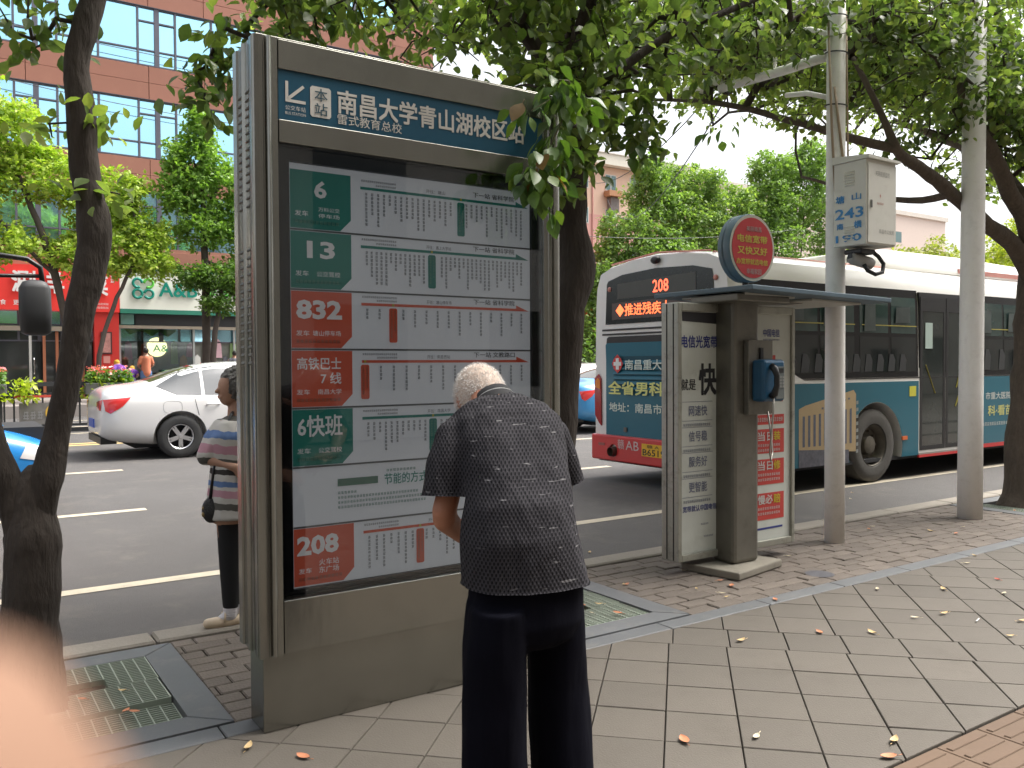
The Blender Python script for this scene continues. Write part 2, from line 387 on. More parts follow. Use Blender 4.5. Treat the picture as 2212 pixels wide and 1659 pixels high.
# tree pits
PITS = [(-.215, 1.0), (2.47, 3.69), (5.15+3.6, 6.37+3.6)]
PY0, PY1 = 3.61, 4.84
FR = .155
for (a, b) in PITS:
    for pl in (((a,PY0),(b,PY0),(b-FR,PY0+FR),(a+FR,PY0+FR)), ((b,PY0),(b,PY1),(b-FR,PY1-FR),(b-FR,PY0+FR)), ((b,PY1),(a,PY1),(a+FR,PY1-FR),(b-FR,PY1-FR)), ((a,PY1),(a,PY0),(a+FR,PY0+FR),(a+FR,PY1-FR))):
        q = []
        cx = sum(p[0] for p in pl)/4; cy = sum(p[1] for p in pl)/4
        for p in pl: q.append((p[0]+(cx-p[0])*.006, p[1]+(cy-p[1])*.012))
        me, cx, cy = slab_mesh(q, -.06, .004); link('granite_frame', me, m_granite, sw, (cx, cy, 0))
    so = MB()
    n = 26
    for iy in range(n+1):
        for ix in range(n+1):
            X = a+FR+(b-a-2*FR)*ix/n; Y = PY0+FR+(PY1-PY0-2*FR)*iy/n
            so.v.append((X, Y, -.043 + .022*noise.noise(Vector((X*6, Y*6, 1))) + .01*noise.noise(Vector((X*25, Y*25, 4)))))
    so.f = [(j*(n+1)+i, j*(n+1)+i+1, (j+1)*(n+1)+i+1, (j+1)*(n+1)+i) for j in range(n) for i in range(n)]
    o = so.build('soil', M('soil', (.06,.05,.036), .95, vary=.3, vscale=8, bump=.8, bscale=50), sw, smooth=True)
# brick pavers
def in_pit(x0, x1, y0, y1):
    for a, b in PITS:
        if x1 > a+.002 and x0 < b-.002 and y1 > PY0 and y0 < PY1: return True
    return False
PW, PH = .232, .1142
bricks = []
rows = int((4.912 - 3.604) / PH)
for r in range(rows):
    y0 = 3.604 + r*PH; y1 = y0 + PH
    x = -1.2 + (r % 2) * PW/2 + (.03 if r % 3 == 0 else 0)
    while x < 13.5:
        segs = [(x, x+PW)]
        for a, b in PITS:
            ns = []
            for s0, s1 in segs:
                if y0 > PY1-.01 or s1 < a or s0 > b: ns.append((s0, s1)); continue
                if s0 < a: ns.append((s0, a))
                if s1 > b: ns.append((b, s1))
            segs = ns
        for s0, s1 in segs:
            if s1-s0 > .03: bricks.append((s0+.003, s1-.003, y0+.003, y1-.003))
        x += PW
def seen(b):
    cx = (b[0]+b[1])/2; cy = (b[2]+b[3])/2; d = Vector((cx, cy, -1.5)); return d.dot(r2)/d.dot(fwd)
cand = [b for b in bricks if -.62 < seen(b) < .62 and b[0] > 0 and not (1.35 < b[0] < 2.4 and b[2] < 4.6) and not (2.0 < b[0] < 2.4)]
cand.sort(key=lambda b: ((b[0]+b[1])/2)**2 + ((b[2]+b[3])/2)**2)
near = set(cand[:300]); bm_full = None
rest = MB()
for b in bricks:
    z = random.uniform(-.004, .003)
    if b in near:
        w = b[1]-b[0]
        if abs(w-(PW-.006)) < .001:
            if bm_full is None:
                bm_full = MB().box(-w/2, w/2, -(b[3]-b[2])/2, (b[3]-b[2])/2, -.045, 0, c=.006).mesh('brick'); bm_full.materials.append(m_paver)
            me = bm_full
        else: me = MB().box(-w/2, w/2, -(b[3]-b[2])/2, (b[3]-b[2])/2, -.045, 0, c=.006).mesh('brick')
        link('brick', me, m_paver, sw, ((b[0]+b[1])/2, (b[2]+b[3])/2, z), (random.uniform(-.02,.02), random.uniform(-.012,.012), 0))
    else: rest.box(b[0], b[1], b[2], b[3], -.045, z)
tag(rest.build('distant_bricks', m_paver2, sw), kind='stuff')
# kerb stones
x = -3.05
kme = MB().box(-.496, .496, -.098, .098, -.3, .0, c=.012).mesh('kerb_stone'); kme.materials.append(m_kerb)
while x < 24:
    link('kerb_stone', kme, m_kerb, sw, (x+.5, 5.015, random.uniform(-.002,.003)), (0, 0, random.uniform(-.002,.002))); x += 1.0
MB().box(24.0, 200, 4.917, 5.113, -.3, .0).build('kerb', m_kerb, sw); MB().box(-120, -3.05, 4.917, 5.113, -.3, .0).build('kerb', m_kerb, sw)
MB().box(13.6, 200, 3.61, 4.912, -.3, -.002).build('paving_strip', m_paver2, sw); MB().box(-120, -1.25, 3.61, 4.912, -.3, -.002).build('paving_strip', m_paver2, sw)

# gratings laid over the pits: each loose panel is a part
m_grate = M('green grating', (.27,.31,.25), .6, vary=.15, dirt=.4, dcol=(.2,.19,.16))
def grate_panel(parent, x0, x1, y0, y1, z, hole=None, tilt=0., step_x=.055, step_y=.023, t=.006, h=.028):
    mb = MB(); nx = int((x1-x0)/step_x); ny = int((y1-y0)/step_y); cx = (x0+x1)/2; cy = (y0+y1)/2
    def bar(a0, a1, b0, b1):
        segs = [(a0, a1, b0, b1)]
        if hole:
            hx0, hx1, hy0, hy1 = hole; ns = []
            for s in segs:
                if s[1] <= hx0 or s[0] >= hx1 or s[3] <= hy0 or s[2] >= hy1: ns.append(s); continue
                if s[1]-s[0] > s[3]-s[2]:
                    if s[0] < hx0: ns.append((s[0], hx0, s[2], s[3]))
                    if s[1] > hx1: ns.append((hx1, s[1], s[2], s[3]))
                else:
                    if s[2] < hy0: ns.append((s[0], s[1], s[2], hy0))
                    if s[3] > hy1: ns.append((s[0], s[1], hy1, s[3]))
            segs = ns
        for s in segs: mb.box(s[0]-cx, s[1]-cx, s[2]-cy, s[3]-cy, -h, 0)
    for i in range(nx+1): X = x0+(x1-x0)*i/nx; bar(X-t/2, X+t/2, y0, y1)
    for j in range(ny+1): Y = y0+(y1-y0)*j/ny; bar(x0, x1, Y-t/2, Y+t/2)
    o = mb.build('grating_panel', m_grate, parent); o.location = (cx, cy, z); o.rotation_euler = (tilt, tilt*.5, 0); return o
a, b = PITS[0]; t1 = empty('tree_grate', ((a+b)/2, 4.22, 0), 0, 'green tree grating with a broken gap around the forked trunk', 'grating', 'tree pit gratings')
def sub(t, *ar, **kw):
    o = grate_panel(t, *ar, **kw); o.location = Vector(o.location) - t.location; return o
sub(t1, a+FR+.01, b-FR-.005, 4.34, 4.675, .004, hole=(.17,.62,4.33,4.45), tilt=.01)
sub(t1, .02, b-FR-.01, 4.04, 4.33, -.002, hole=(.02,.44,4.16,4.40), tilt=-.02)
sub(t1, a+FR+.01, b-FR-.005, 3.775, 4.03, -.022, tilt=.015)
a, b = PITS[1]; t2 = empty('tree_grate', ((a+b)/2, 4.22, 0), 0, 'dark green tree grating between the old man and the phone booth', 'grating', 'tree pit gratings')
sub(t2, a+FR+.01, b-FR-.005, 3.775, 4.06, -.008, tilt=.004)
sub(t2, a+FR+.01, b-FR-.005, 4.07, 4.38, -.004, hole=(2.95,3.3,4.06,4.4))
sub(t2, a+FR+.01, b-FR-.005, 4.39, 4.675, -.006)
a, b = PITS[2]; t3 = empty('tree_grate', ((a+b)/2, 4.22, 0), 0, 'tree grating at the foot of the rightmost trunk past the second white pole', 'grating', 'tree pit gratings')
sub(t3, a+FR+.01, b-FR-.005, 3.775, 4.2, -.008); sub(t3, a+FR+.01, b-FR-.005, 4.21, 4.675, -.008, hole=(9.2,9.7,4.2,4.7))
# ================================================================== BUS STOP SIGN
SX0, SX1, SYF, SYB, SZ0, SZ1 = 1.05, 2.56, 3.395, 3.68, .315, 2.82
sign = empty('bus_stop_sign', (1.8, 3.5, 0), 0, 'tall stainless steel bus stop board with blue header and timetables behind glass', 'bus stop sign')
def S(mb, name, mat, parent=None, **k):
    o = mb.build(name, mat, parent or sign, **k)
    if parent is None or parent is sign: o.location = -sign.location
    return o
S(MB().box(1.063, 2.535, 3.417, 3.592, 0, SZ0+.01), 'base', m_steel, bevel=.006)
S(MB().box(SX0+.03, SX1-.03, SYF+.09, SYB-.004, SZ0+.004, SZ1-.006), 'cabinet', m_steel)
# pillar at each end: outline in plan, extruded
def pillar(mir):
    X = lambda x: x if not mir else SX0+SX1-x
    pts = [(1.045,SYB),(1.045,SYB-.05),(1.051,SYB-.055),(1.051,SYB-.125),(1.040,SYB-.142),(1.051,SYB-.158),(1.051,SYB-.222),(1.045,SYB-.228),
           (1.045,SYF+.006),(1.051,SYF),(1.082,SYF),(1.088,SYF+.012),(1.094,SYF+.012),(1.098,SYF-.004),(1.106,SYF-.011),(1.115,SYF-.007),(1.119,SYF),(1.143,SYF+.002),(1.147,SYF+.012),(1.147,SYB)]
    o = S(MB().prism([(X(x), y, SZ0) for x, y in pts], (0, 0, SZ1-SZ0)), 'pillar', m_steel); autosmooth(o.data, 50)
    # louvres pressed into the end
    lv = MB()
    xs = 1.0505 if not mir else SX0+SX1-1.0505; dx = -.006 if not mir else .006
    for (z1, n) in ((2.62, 15), (1.98, 15)):
        for c in (SYB-.09, SYB-.19):
            for k in range(n):
                z = z1 - k*.033 + (0 if c > SYB-.15 else 0)
                lv.add([(xs, c-.024, z), (xs, c+.024, z), (xs+dx, c+.022, z-.010), (xs+dx, c-.022, z-.010), (xs, c-.024, z-.014), (xs, c+.024, z-.014)],
                       [(0,1,2,3), (3,2,5,4), (0,3,4), (1,5,2)])
    S(lv, 'louvres', M('louvre steel', (.16,.15,.13), .5, metal=.7), o)
    o.children[0].location = (0,0,0)
pillar(False); pillar(True)
FX0, FX1 = 1.147, SX1-(1.147-SX0)
# rails of the front frame
S(MB().box(FX0, FX1, SYF, SYF+.09, 2.700, SZ1-.002), 'top_rail', m_steel, bevel=.003)
S(MB().box(FX0, FX1, SYF, SYF+.09, 2.405, 2.497), 'middle_rail', m_steel, bevel=.003)
S(MB().box(FX0, FX1, SYF, SYF+.09, SZ0+.002, .535), 'bottom_rail', m_steel, bevel=.003)
S(MB().box(1.06, SX1-.01, SYF+.02, SYB-.003, SZ1-.0058, SZ1+.012), 'cap', m_steel, bevel=.003)
hd = S(MB().box(FX0+.001, FX1-.001, SYF+.008, SYF+.06, 2.498, 2.699), 'header_panel', M('header blue', (.01,.075,.13), .35, vary=.06))
cm = M('header lettering', (.60,.58,.54), .5, vary=.05)
t = MB(); YH = SYF + .006
text(t, '南昌大学青山湖校区站', (0, YH, 0), AX, UP, 1.40, 2.355, 2.561, 2.662, .022)
S(t, 'lettering', cm); t = MB()
text(t, '雷式教育总校', (0, YH, 0), AX, UP, 1.40, 1.70, 2.516, 2.560, .004)
S(t, 'lettering', cm); t = MB()
text(t, '公交车站', (0, YH, 0), AX, UP, 1.176, 1.262, 2.541, 2.560, 0)
text(t, 'BUS STATION', (0, YH, 0), AX, UP, 1.176, 1.262, 2.522, 2.534, 0)
S(t, 'small_lettering', cm); t = MB()
for q in ([(1.177,2.657),(1.189,2.657),(1.189,2.585),(1.177,2.573)], [(1.177,2.573),(1.189,2.585),(1.262,2.585),(1.262,2.573)], [(1.183,2.590),(1.192,2.581),(1.258,2.640),(1.250,2.649)]):
    t.poly([(x, YH, z) for x, z in q])
S(t, 'arrow', cm)
c0 = .008
S(MB().prism([(x, YH, z) for x, z in ((1.282+c0,2.530),(1.372-c0,2.530),(1.372,2.530+c0),(1.372,2.656-c0),(1.372-c0,2.656),(1.282+c0,2.656),(1.282,2.656-c0),(1.282,2.530+c0))], (0,.004,0)), 'plate', cm)
t = MB(); text(t, '本', (0, YH-.002, 0), AX, UP, 1.300, 1.356, 2.596, 2.648, .004); text(t, '站', (0, YH-.002, 0), AX, UP, 1.300, 1.356, 2.538, 2.588, .004)
S(t, 'plate_lettering', M('header dark print', (.02,.07,.1), .5))
# glazed timetable case
gx0, gx1, gz0, gz1 = FX0, FX1, .536, 2.404
S(MB().box(gx0, gx1, 3.472, 3.479, gz0, gz1), 'backing', m_black)
S(MB().box(1.21, 2.43, 3.466, 3.4715, .562, 2.345), 'poster', M('poster paper', (.64,.66,.71), .55, vary=.03, emit=(.8,.88,1.0), es=.034))  # faint glow added to paper and print to lift their brightness, as if backlit
YP = 3.4645
green = M('poster green', (.01,.15,.125), .5, vary=.05, emit=(.02,.3,.25), es=.025); red = M('poster red', (.5,.085,.045), .5, vary=.05, emit=(.8,.14,.08), es=.025); grey = M('poster rule', (.13,.14,.15), .6)
ink = M('poster ink', (.07,.07,.075), .6); pale = M('poster white print', (.66,.66,.68), .6, emit=(.9,.92,1.0), es=.03); yel = M('poster yellow', (.5,.45,.05), .6); dim = M('poster faint print', (.3,.14,.1), .6); dimg = M('poster faint green print', (.1,.25,.2), .6)
tp = {'g': MB(), 'r': MB(), 'k': MB(), 'w': MB(), 'l': MB(), 'y': MB(), 'p': MB(), 'dg': MB(), 'dr': MB()}
def rect(mb, x0, x1, z0, z1, dy=0.): mb.poly([(x0, YP+dy, z0), (x1, YP+dy, z0), (x1, YP+dy, z1), (x0, YP+dy, z1)])
def rrect(mb, x0, x1, z0, z1, r, dy=0.):
    pts = []
    for cx, cz, a0 in ((x1-r, z1-r, 0), (x0+r, z1-r, 90), (x0+r, z0+r, 180), (x1-r, z0+r, 270)):
        for k in range(5): a = R(a0 + k*22.5); pts.append((cx+r*math.cos(a), YP+dy, cz+r*math.sin(a)))
    mb.poly(pts)
rows_z = [2.325, 2.070, 1.819, 1.568, 1.319, 1.070, .817, .562]
names = [('6', '万科公交', '停车场'), ('13', '公交驾校', None), ('832', '塘山停车场', None), (None, '南昌大学', None), ('6快班', '公交驾校', None), None, ('208', '火车站', '东广场')]
cols_ = ['g', 'g', 'r', 'r', 'g', None, 'r']
hl = [2.035, 1.879, 1.681, 1.543, 1.879, None, 1.808]
nst = [30, 36, 15, 14, 30, None, 24]
for i in range(7):
    z1, z0 = rows_z[i], rows_z[i+1]
    if i: rect(tp['l'], 1.212, 2.428, z1-.004, z1+.004, -.001)
    c = cols_[i]
    if c is None:
        text(tp['g'], '节能的方式', (0, YP-.003, 0), AX, UP, 1.63, 1.845, z0+.150, z0+.200, .012)
        scribble(tp['dg'], (0, YP-.002, 0), AX, UP, 1.64, 1.79, z0+.207, z0+.220, 9, 3)
        rect(tp['dg'], 1.41, 1.60, z0+.160, z0+.192, -.0012)
        for k, (a, b) in enumerate(((1.41,1.50),(1.41,1.80),(1.41,1.92),(1.41,1.84))): scribble(tp['dg'], (0, YP-.002, 0), AX, UP, a, b, z0+.125-k*.021, z0+.138-k*.021, int((b-a)/.014), 10+k)
        continue
    bx1 = 1.483; ch = .05
    tp[c].poly([(1.213, YP-.001, z0+.006), (bx1-ch, YP-.001, z0+.006), (bx1, YP-.001, z0+.006+ch), (bx1, YP-.001, z1-.006), (1.213, YP-.001, z1-.006)])
    num, dest, dest2 = names[i]
    W = tp['w']; o_ = (0, YP-.003, 0)
    if i == 0: text(W, '6', o_, AX, UP, 1.317, 1.373, z1-.118, z1-.044, .03)
    if i == 1: text(W, '13', o_, AX, UP, 1.283, 1.408, z1-.118, z1-.044, .03)
    if i == 2: text(W, '832', o_, AX, UP, 1.233, 1.437, z1-.124, z1-.042, .04)
    if i == 3: text(W, '高铁巴士', o_, AX, UP, 1.235, 1.431, z1-.086, z1-.034, .012); text(W, '7 线', o_, AX, UP, 1.338, 1.431, z1-.148, z1-.098, .012)
    if i == 4: text(W, '6快班', o_, AX, UP, 1.234, 1.434, z1-.122, z1-.03, .018)
    if i == 6: text(W, '208', o_, AX, UP, 1.226, 1.412, z1-.122, z1-.038, .04)
    text(W, '发车', o_, AX, UP, 1.232, 1.29, z0+.057, z0+.080, .004)
    if i == 6:
        text(W, '火车站', o_, AX, UP, 1.322, 1.412, z0+.084, z0+.112, .004); text(W, '东广场', o_, AX, UP, 1.322, 1.412, z0+.052, z0+.079, .004)
    elif dest2:
        text(W, dest, o_, AX, UP, 1.335, 1.43, z0+.082, z0+.10, .004); text(W, dest2, o_, AX, UP, 1.335, 1.43, z0+.055, z0+.073, .004)
    else: text(W, dest, o_, AX, UP, 1.305 if len(dest) > 4 else 1.325, 1.431, z0+.057, z0+.080, .004)
    scribble(tp['d'+c], o_, AX, UP, 1.232, 1.43, z0+.026, z0+.042, 11, i)
    # route line with arrow head, this stop, the stations in small vertical print
    zl = z1 - .052
    rect(tp[c], 1.528, 2.385, zl-.006, zl+.006, -.001)
    tp[c].poly([(2.345, YP-.001, zl+.022), (2.345, YP-.001, zl-.006), (2.42, YP-.001, zl-.006)])
    rrect(tp[c], hl[i]-.02, hl[i]+.02, z0+.032, zl-.014, .009, -.0015)
    rect(tp['y'], hl[i]-.005, hl[i]+.005, zl-.006, zl+.006, -.002)
    scribble(tp['d'+c], (0, YP-.003, 0), AX, UP, hl[i]-.014, hl[i]-.003, z0+.05, zl-.022, 11, i+40, True)
    scribble(tp['d'+c], (0, YP-.003, 0), AX, UP, hl[i]+.004, hl[i]+.014, z0+.08, zl-.022, 8, i+50, True)
    scribble(tp['k'], o_, AX, UP, 1.531, 1.70, zl+.027, zl+.037, 17, i+60); scribble(tp['k'], o_, AX, UP, 1.60, 1.70, zl+.012, zl+.021, 10, i+70)
    text(tp['k'], ['开往：塘山','开往：瀛上大学站','开往：塘山停车场','开往：南昌西站','开往：南昌大学','','开往：高新'][i], o_, AX, UP, 1.85, 1.85+[.10,.13,.13,.12,.12,0,.1][i], zl+.012, zl+.029, 0)
    text(tp['k'], ['下一站 省科学院','下一站 省科学院','下一站 省科学院','下一站 文教路口','下一站 省科学院','','下一站 省科学院'][i], o_, AX, UP, 2.10, 2.335, zl+.018, zl+.043, .01)
    rr = random.Random(i)
    for k in range(nst[i]):
        xx = 1.555 + (2.375-1.555)*k/(nst[i]-1)
        if abs(xx-hl[i]) < .028: continue
        L = rr.randint(3, 9 if i in (0,1,4,6) else 7)
        scribble(tp['k'], o_, AX, UP, xx-.0062, xx+.0062, zl-.018-L*.0165, zl-.018, L, i*100+k, True)
for k, nm, mt in (('g','green_print',green),('r','red_print',red),('l','rules',grey),('k','small_print',ink),('w','route_numbers',pale),('y','stop_marks',yel),('dg','faint_green_print',dimg),('dr','faint_red_print',dim)):
    if tp[k].v: S(tp[k], nm, mt)
S(MB().box(gx0+.001, gx1-.001, 3.412, 3.416, gz0+.001, gz1-.001), 'glass', glassmat('case glass', (.97,.98,.98), .8, .01, .04))
m_bord = M('black glass border', (.008,.009,.01), .1)
bd = MB(); 
for x0, x1, z0, z1 in ((gx0+.002,1.208,gz0+.002,gz1-.002),(2.432,gx1-.002,gz0+.002,gz1-.002),(1.2085,2.4315,gz0+.002,.56),(1.2085,2.4315,2.347,gz1-.002)): bd.box(x0, x1, 3.455, 3.460, z0, z1)
S(bd, 'black_border', m_bord)

# ================================================================== PHONE BOOTH
booth = empty('phone_booth', (4.82, 4.25, 0), 0, 'grey payphone stand with two tall advertising panels under a thin flat canopy', 'phone booth')
m_al = M('dull aluminium', (.40,.40,.35), .45, metal=.6, vary=.15, vscale=3, stretch=(1,1,.3), dirt=.6, dcol=(.1,.095,.07))
m_post = M('grimy post', (.17,.16,.135), .45, metal=.5, vary=.2, vscale=3, dirt=.5, dcol=(.08,.075,.06))
m_poster = M('milky panel', (.62,.65,.60), .4, vary=.05, vscale=1.5, dirt=.25, dcol=(.3,.3,.24))
def B(mb, name, mat, **k):
    o = mb.build(name, mat, booth, **k); o.location = -booth.location; return o
B(MB().prism([(4.53,3.97,.0),(5.12,4.08,.0),(5.02,4.55,.0),(4.44,4.44,.0)], (0,0,.055)), 'concrete_base', M('base concrete', (.24,.22,.18), .85, vary=.2, dirt=.4), bevel=.01)
B(MB().box(4.68, 4.95, 4.15, 4.36, .054, 2.0), 'post', m_post, bevel=.03)
def panel(x0, x1, nm):
    y0, y1, z0, z1 = 4.30, 4.47, .095, 1.93; f = .036
    for (a, b, c, d) in ((x0, x0+f, z0, z1), (x1-f, x1, z0, z1), (x0+f+.001, x1-f-.001, z0, z0+.05), (x0+f+.001, x1-f-.001, z1-.06, z1)):
        B(MB().box(a, b, y0, y1, c, d), 'frame_bar', m_al, bevel=.006)
    B(MB().box(x0+f+.001, x1-f-.001, y0+.02, y1-.02, z0+.0505, z1-.0605), 'lightbox', m_poster)
    for dx in (0, ): B(MB().box(x0-.003, x0-.0005, y0+.045, y0+.052, z0+.01, z1-.01).box(x0-.003, x0-.0005, y1-.06, y1-.052, z0+.01, z1-.01), 'side_groove', m_dark)
    return y0+.019
yp = panel(4.28, 4.80, 'l'); panel(5.0, 5.545, 'r')
blue = M('ad blue', (.035,.05,.25), .5); adred = M('ad red', (.55,.06,.05), .45, vary=.08); adblk = M('ad black', (.03,.03,.035), .5); adw = M('ad white', (.62,.6,.58), .5); ady = M('ad yellow', (.62,.47,.04), .5); adg = M('ad grey print', (.2,.22,.3), .5)
tb, tr_, tk, tw, ty, tg = MB(), MB(), MB(), MB(), MB(), MB(); o_ = (0, yp-.002, 0)
text(tb, '电信光宽带', o_, AX, UP, 4.325, 4.69, 1.61, 1.70, .02)
tk.poly([(4.335, yp-.001, 1.80), (4.70, yp-.001, 1.785), (4.70, yp-.001, 1.865), (4.335, yp-.001, 1.865)])
text(tk, '快', o_, AX, UP, 4.50, 4.68, 1.27, 1.50, .035); text(tk, '就是', o_, AX, UP, 4.325, 4.47, 1.31, 1.39, .01)
for k, s in enumerate(('网速快', '信号稳', '服务好', '更智能')):
    zz = 1.125 - k*.182; text(tb if k == 9 else tg, s, o_, AX, UP, 4.40, 4.585, zz, zz+.075, .012); scribble(tg, o_, AX, UP, 4.345, 4.62, zz-.075, zz-.052, 14, k)
    for q in (zz-.035, zz+.10): tg.poly([(4.335, yp-.001, q), (4.64, yp-.001, q), (4.64, yp-.001, q+.003), (4.335, yp-.001, q+.003)])
text(tb, '宽带就认中国电信', o_, AX, UP, 4.34, 4.68, .44, .485, .008)
scribble(tg, o_, AX, UP, 4.52, 4.60, .335, .35, 5, 9); scribble(tg, o_, AX, UP, 4.55, 4.65, .245, .26, 6, 8)
text(tb, '中国电信', o_, AX, UP, 5.19, 5.38, 1.70, 1.76, .01); scribble(tb, o_, AX, UP, 5.19, 5.38, 1.672, 1.685, 12, 5)
text(tb, '宽带', o_, AX, UP, 5.15, 5.27, 1.52, 1.585, .012)
text(tr_, '快', o_, AX, UP, 5.12, 5.43, 1.20, 1.56, .03)
for (a, b) in ((1.03, 1.105), (.81, .995), (.57, .765), (.30, .505)): tr_.poly([(5.05, yp-.001, a), (5.435, yp-.001, a), (5.435, yp-.001, b), (5.05, yp-.001, b)])
o2 = (0, yp-.004, 0); scribble(tw, o2, AX, UP, 5.10, 5.42, 1.05, 1.085, 13, 4)
for k, (s, q) in enumerate((('当日', '装'), ('当日', '修'), ('慢必', '赔'))):
    zz = (.905, .68, .42)[k]; text(tw, s, o2, AX, UP, 5.13, 5.30, zz, zz+.072, .02); text(ty, q, o2, AX, UP, 5.31, 5.39, zz, zz+.072, .02)
    for j in (0, 1): scribble(tw, o2, AX, UP, 5.13, 5.39, zz-.045-j*.038, zz-.022-j*.038, 10, k*2+j)
tb.poly([(5.05, yp-.001, .225), (5.42, yp-.001, .228), (5.42, yp-.001, .243), (5.05, yp-.001, .24)])
for m_, n_, t_ in ((blue,'blue_print',tb),(adred,'red_print',tr_),(adblk,'black_print',tk),(adw,'white_print',tw),(ady,'yellow_print',ty),(adg,'grey_print',tg)): B(t_, n_, m_)
# canopy: two shallow wings, panels underneath
m_can = M('canopy blue grey', (.10,.15,.19), .5, vary=.12, dirt=.3)
cz = lambda x: 2.03 - abs(x-4.53)*.02
B(MB().add([(x, y, cz(x)+dz) for dz in (-.035, 0) for y in (3.85, 4.80) for x in (4.52, 5.3, 6.12)],
  [(0,1,4,3),(1,2,5,4),(6,9,10,7),(7,10,11,8),(0,6,7,1),(1,7,8,2),(3,4,10,9),(4,5,11,10),(0,3,9,6),(2,8,11,5)]), 'canopy', m_can, bevel=.006)
B(MB().box(4.55, 5.1, 4.0, 4.45, 1.93, 1.985), 'canopy_bracket', m_post, bevel=.01)
for x0, x1 in ((4.62,5.15),(5.35,5.95)):
    B(MB().add([(x, y, cz(x)-.04+dz) for dz in (-.012,.002) for y in (4.0,4.6) for x in (x0, x1)], [(0,2,3,1),(4,5,7,6),(0,1,5,4),(2,6,7,3),(0,4,6,2),(1,3,7,5)]), 'soffit_panel', M('soffit panel', (.5,.5,.46), .5))
B(MB().tube([(4.85,4.22,1.96),(5.35,4.3,2.0)], .014, 8).box(5.1,5.5,4.2,4.32,1.955,1.985), 'canopy_arm', m_post)
# round sign
B(MB().cyl((4.9,4.24,2.0),(4.9,4.24,2.14),.022), 'sign_stem', m_black)
ring = MB(); prof = [(.0,.075),(.232,.075),(.247,.06),(.247,.028),(.238,.02),(.247,.012),(.247,-.03),(.24,-.045),(.0,-.045)]
rings = [[(4.9+r*math.cos(2*math.pi*j/48), 4.22+dy, 2.335+r*math.sin(2*math.pi*j/48)) for j in range(48)] for r, dy in [(max(p[0],.001),p[1]) for p in prof]]
o = B(ring.loft(rings), 'sign_rim', M('rim blue grey', (.13,.20,.25), .4, vary=.15, dirt=.3, dcol=(.3,.3,.26))); autosmooth(o.data, 30)
B(MB().disc((4.9,4.22-.0465,2.335), (0,-1,0), .240, 48, .218), 'rim_face', M('cream rim', (.45,.45,.38), .5, dirt=.4))
B(MB().cyl((4.9,4.22-.0458,2.335), (4.9,4.22-.050,2.335), .218, n=48), 'sign_face', M('sign red', (.42,.035,.04), .4, vary=.08))
ty, tw = MB(), MB(); o_ = (0, 4.1685, 0); zc = 2.335
text(tw, '美丽南昌', o_, AX, UP, 4.83, 4.99, zc+.118, zc+.155, .004)
text(ty, '电信宽带', o_, AX, UP, 4.735, 5.055, zc+.035, zc+.092, .02)
text(ty, '又快又好', o_, AX, UP, 4.735, 5.055, zc-.05, zc+.008, .02)
text(ty, '办宽带就选电信', o_, AX, UP, 4.725, 5.06, zc-.122, zc-.08, .014)
text(tw, '幸福家园', o_, AX, UP, 4.83, 4.99, zc-.19, zc-.15, .004)
B(ty, 'yellow_lettering', M('sign yellow', (.5,.42,.06), .5)); B(tw, 'white_lettering', M('sign pale print', (.4,.3,.28), .5))
# payphone
B(MB().box(4.775, 5.035, 4.10, 4.147, 1.13, 1.665), 'phone_backplate', m_post, bevel=.004)
B(MB().box(4.885, 4.915, 4.085, 4.10, 1.53, 1.61), 'hook', m_black)
ph = B(MB().box(4.80, 5.03, 3.985, 4.098, 1.225, 1.525), 'phone_body', M('phone blue', (.015,.08,.16), .35, vary=.1, dirt=.15), bevel=.022)
B(MB().box(4.925, 5.012, 3.979, 3.984, 1.245, 1.475), 'keypad_plate', M('keypad grey', (.13,.15,.15), .4), bevel=.002)
kb = MB()
for i in range(3):
    for j in range(4): kb.box(4.932+i*.026, 4.952+i*.026, 3.974, 3.979, 1.325+j*.022, 1.341+j*.022)
B(kb, 'keys', M('key', (.25,.26,.25), .4)); B(MB().box(4.935,5.0,3.976,3.979,1.43,1.462), 'display', m_black)
B(MB().tube([(4.865,3.975,1.265),(4.865,3.945,1.285),(4.87,3.93,1.34),(4.87,3.93,1.41),(4.865,3.945,1.46),(4.865,3.975,1.48)], [.024,.027,.02,.02,.027,.024], 10), 'handset', m_black, smooth=True)
B(MB().tube([(4.865,3.955,1.262),(4.86,3.95,1.16),(4.85,3.96,1.0),(4.87,3.99,.86),(4.93,4.03,.80),(4.985,4.06,.86),(5.0,4.09,1.0),(4.98,4.10,1.15)], .0065, 6), 'cord', M('steel cord', (.45,.42,.38), .35, metal=.8), smooth=True)

# ================================================================== POLES
m_pole = M('white pole paint', (.87,.86,.83), .45, vary=.04, vscale=5, grain=.04, dirt=.22, dcol=(.35,.33,.29))
p1 = empty('camera_pole', (6.175, 4.39, 0), 0, 'white steel pole carrying a grey control box and camera, next to the phone booth', 'pole', 'white poles on the pavement')
def L(mb, name, mat, root, **k):
    o = mb.build(name, mat, root, **k); o.location = -Vector(root.location); return o
px, py = 6.175, 4.39
L(MB().tube([(px,py,0),(px,py,1.2),(px,py,3),(px,py,6.5)], [.081,.080,.076,.07], 28), 'shaft', m_pole, p1, smooth=True)
L(MB().box(px+.06, px+.086, py-.03, py+.03, .02, .26), 'hatch', M('rusty hatch', (.12,.10,.08), .7, vary=.4, vscale=20), p1)
L(MB().tube([(px-.01,py+.04,4.05),(px-.01,py+.5,4.06),(px-.01,py+1.25,4.10)], [.042,.042,.04], 14), 'arm', m_pole, p1, smooth=True)
L(MB().tube([(px,py+.05,4.57),(px,py+1,4.60),(px,py+2.6,4.68)], [.045,.044,.04], 14), 'arm', m_pole, p1, smooth=True)
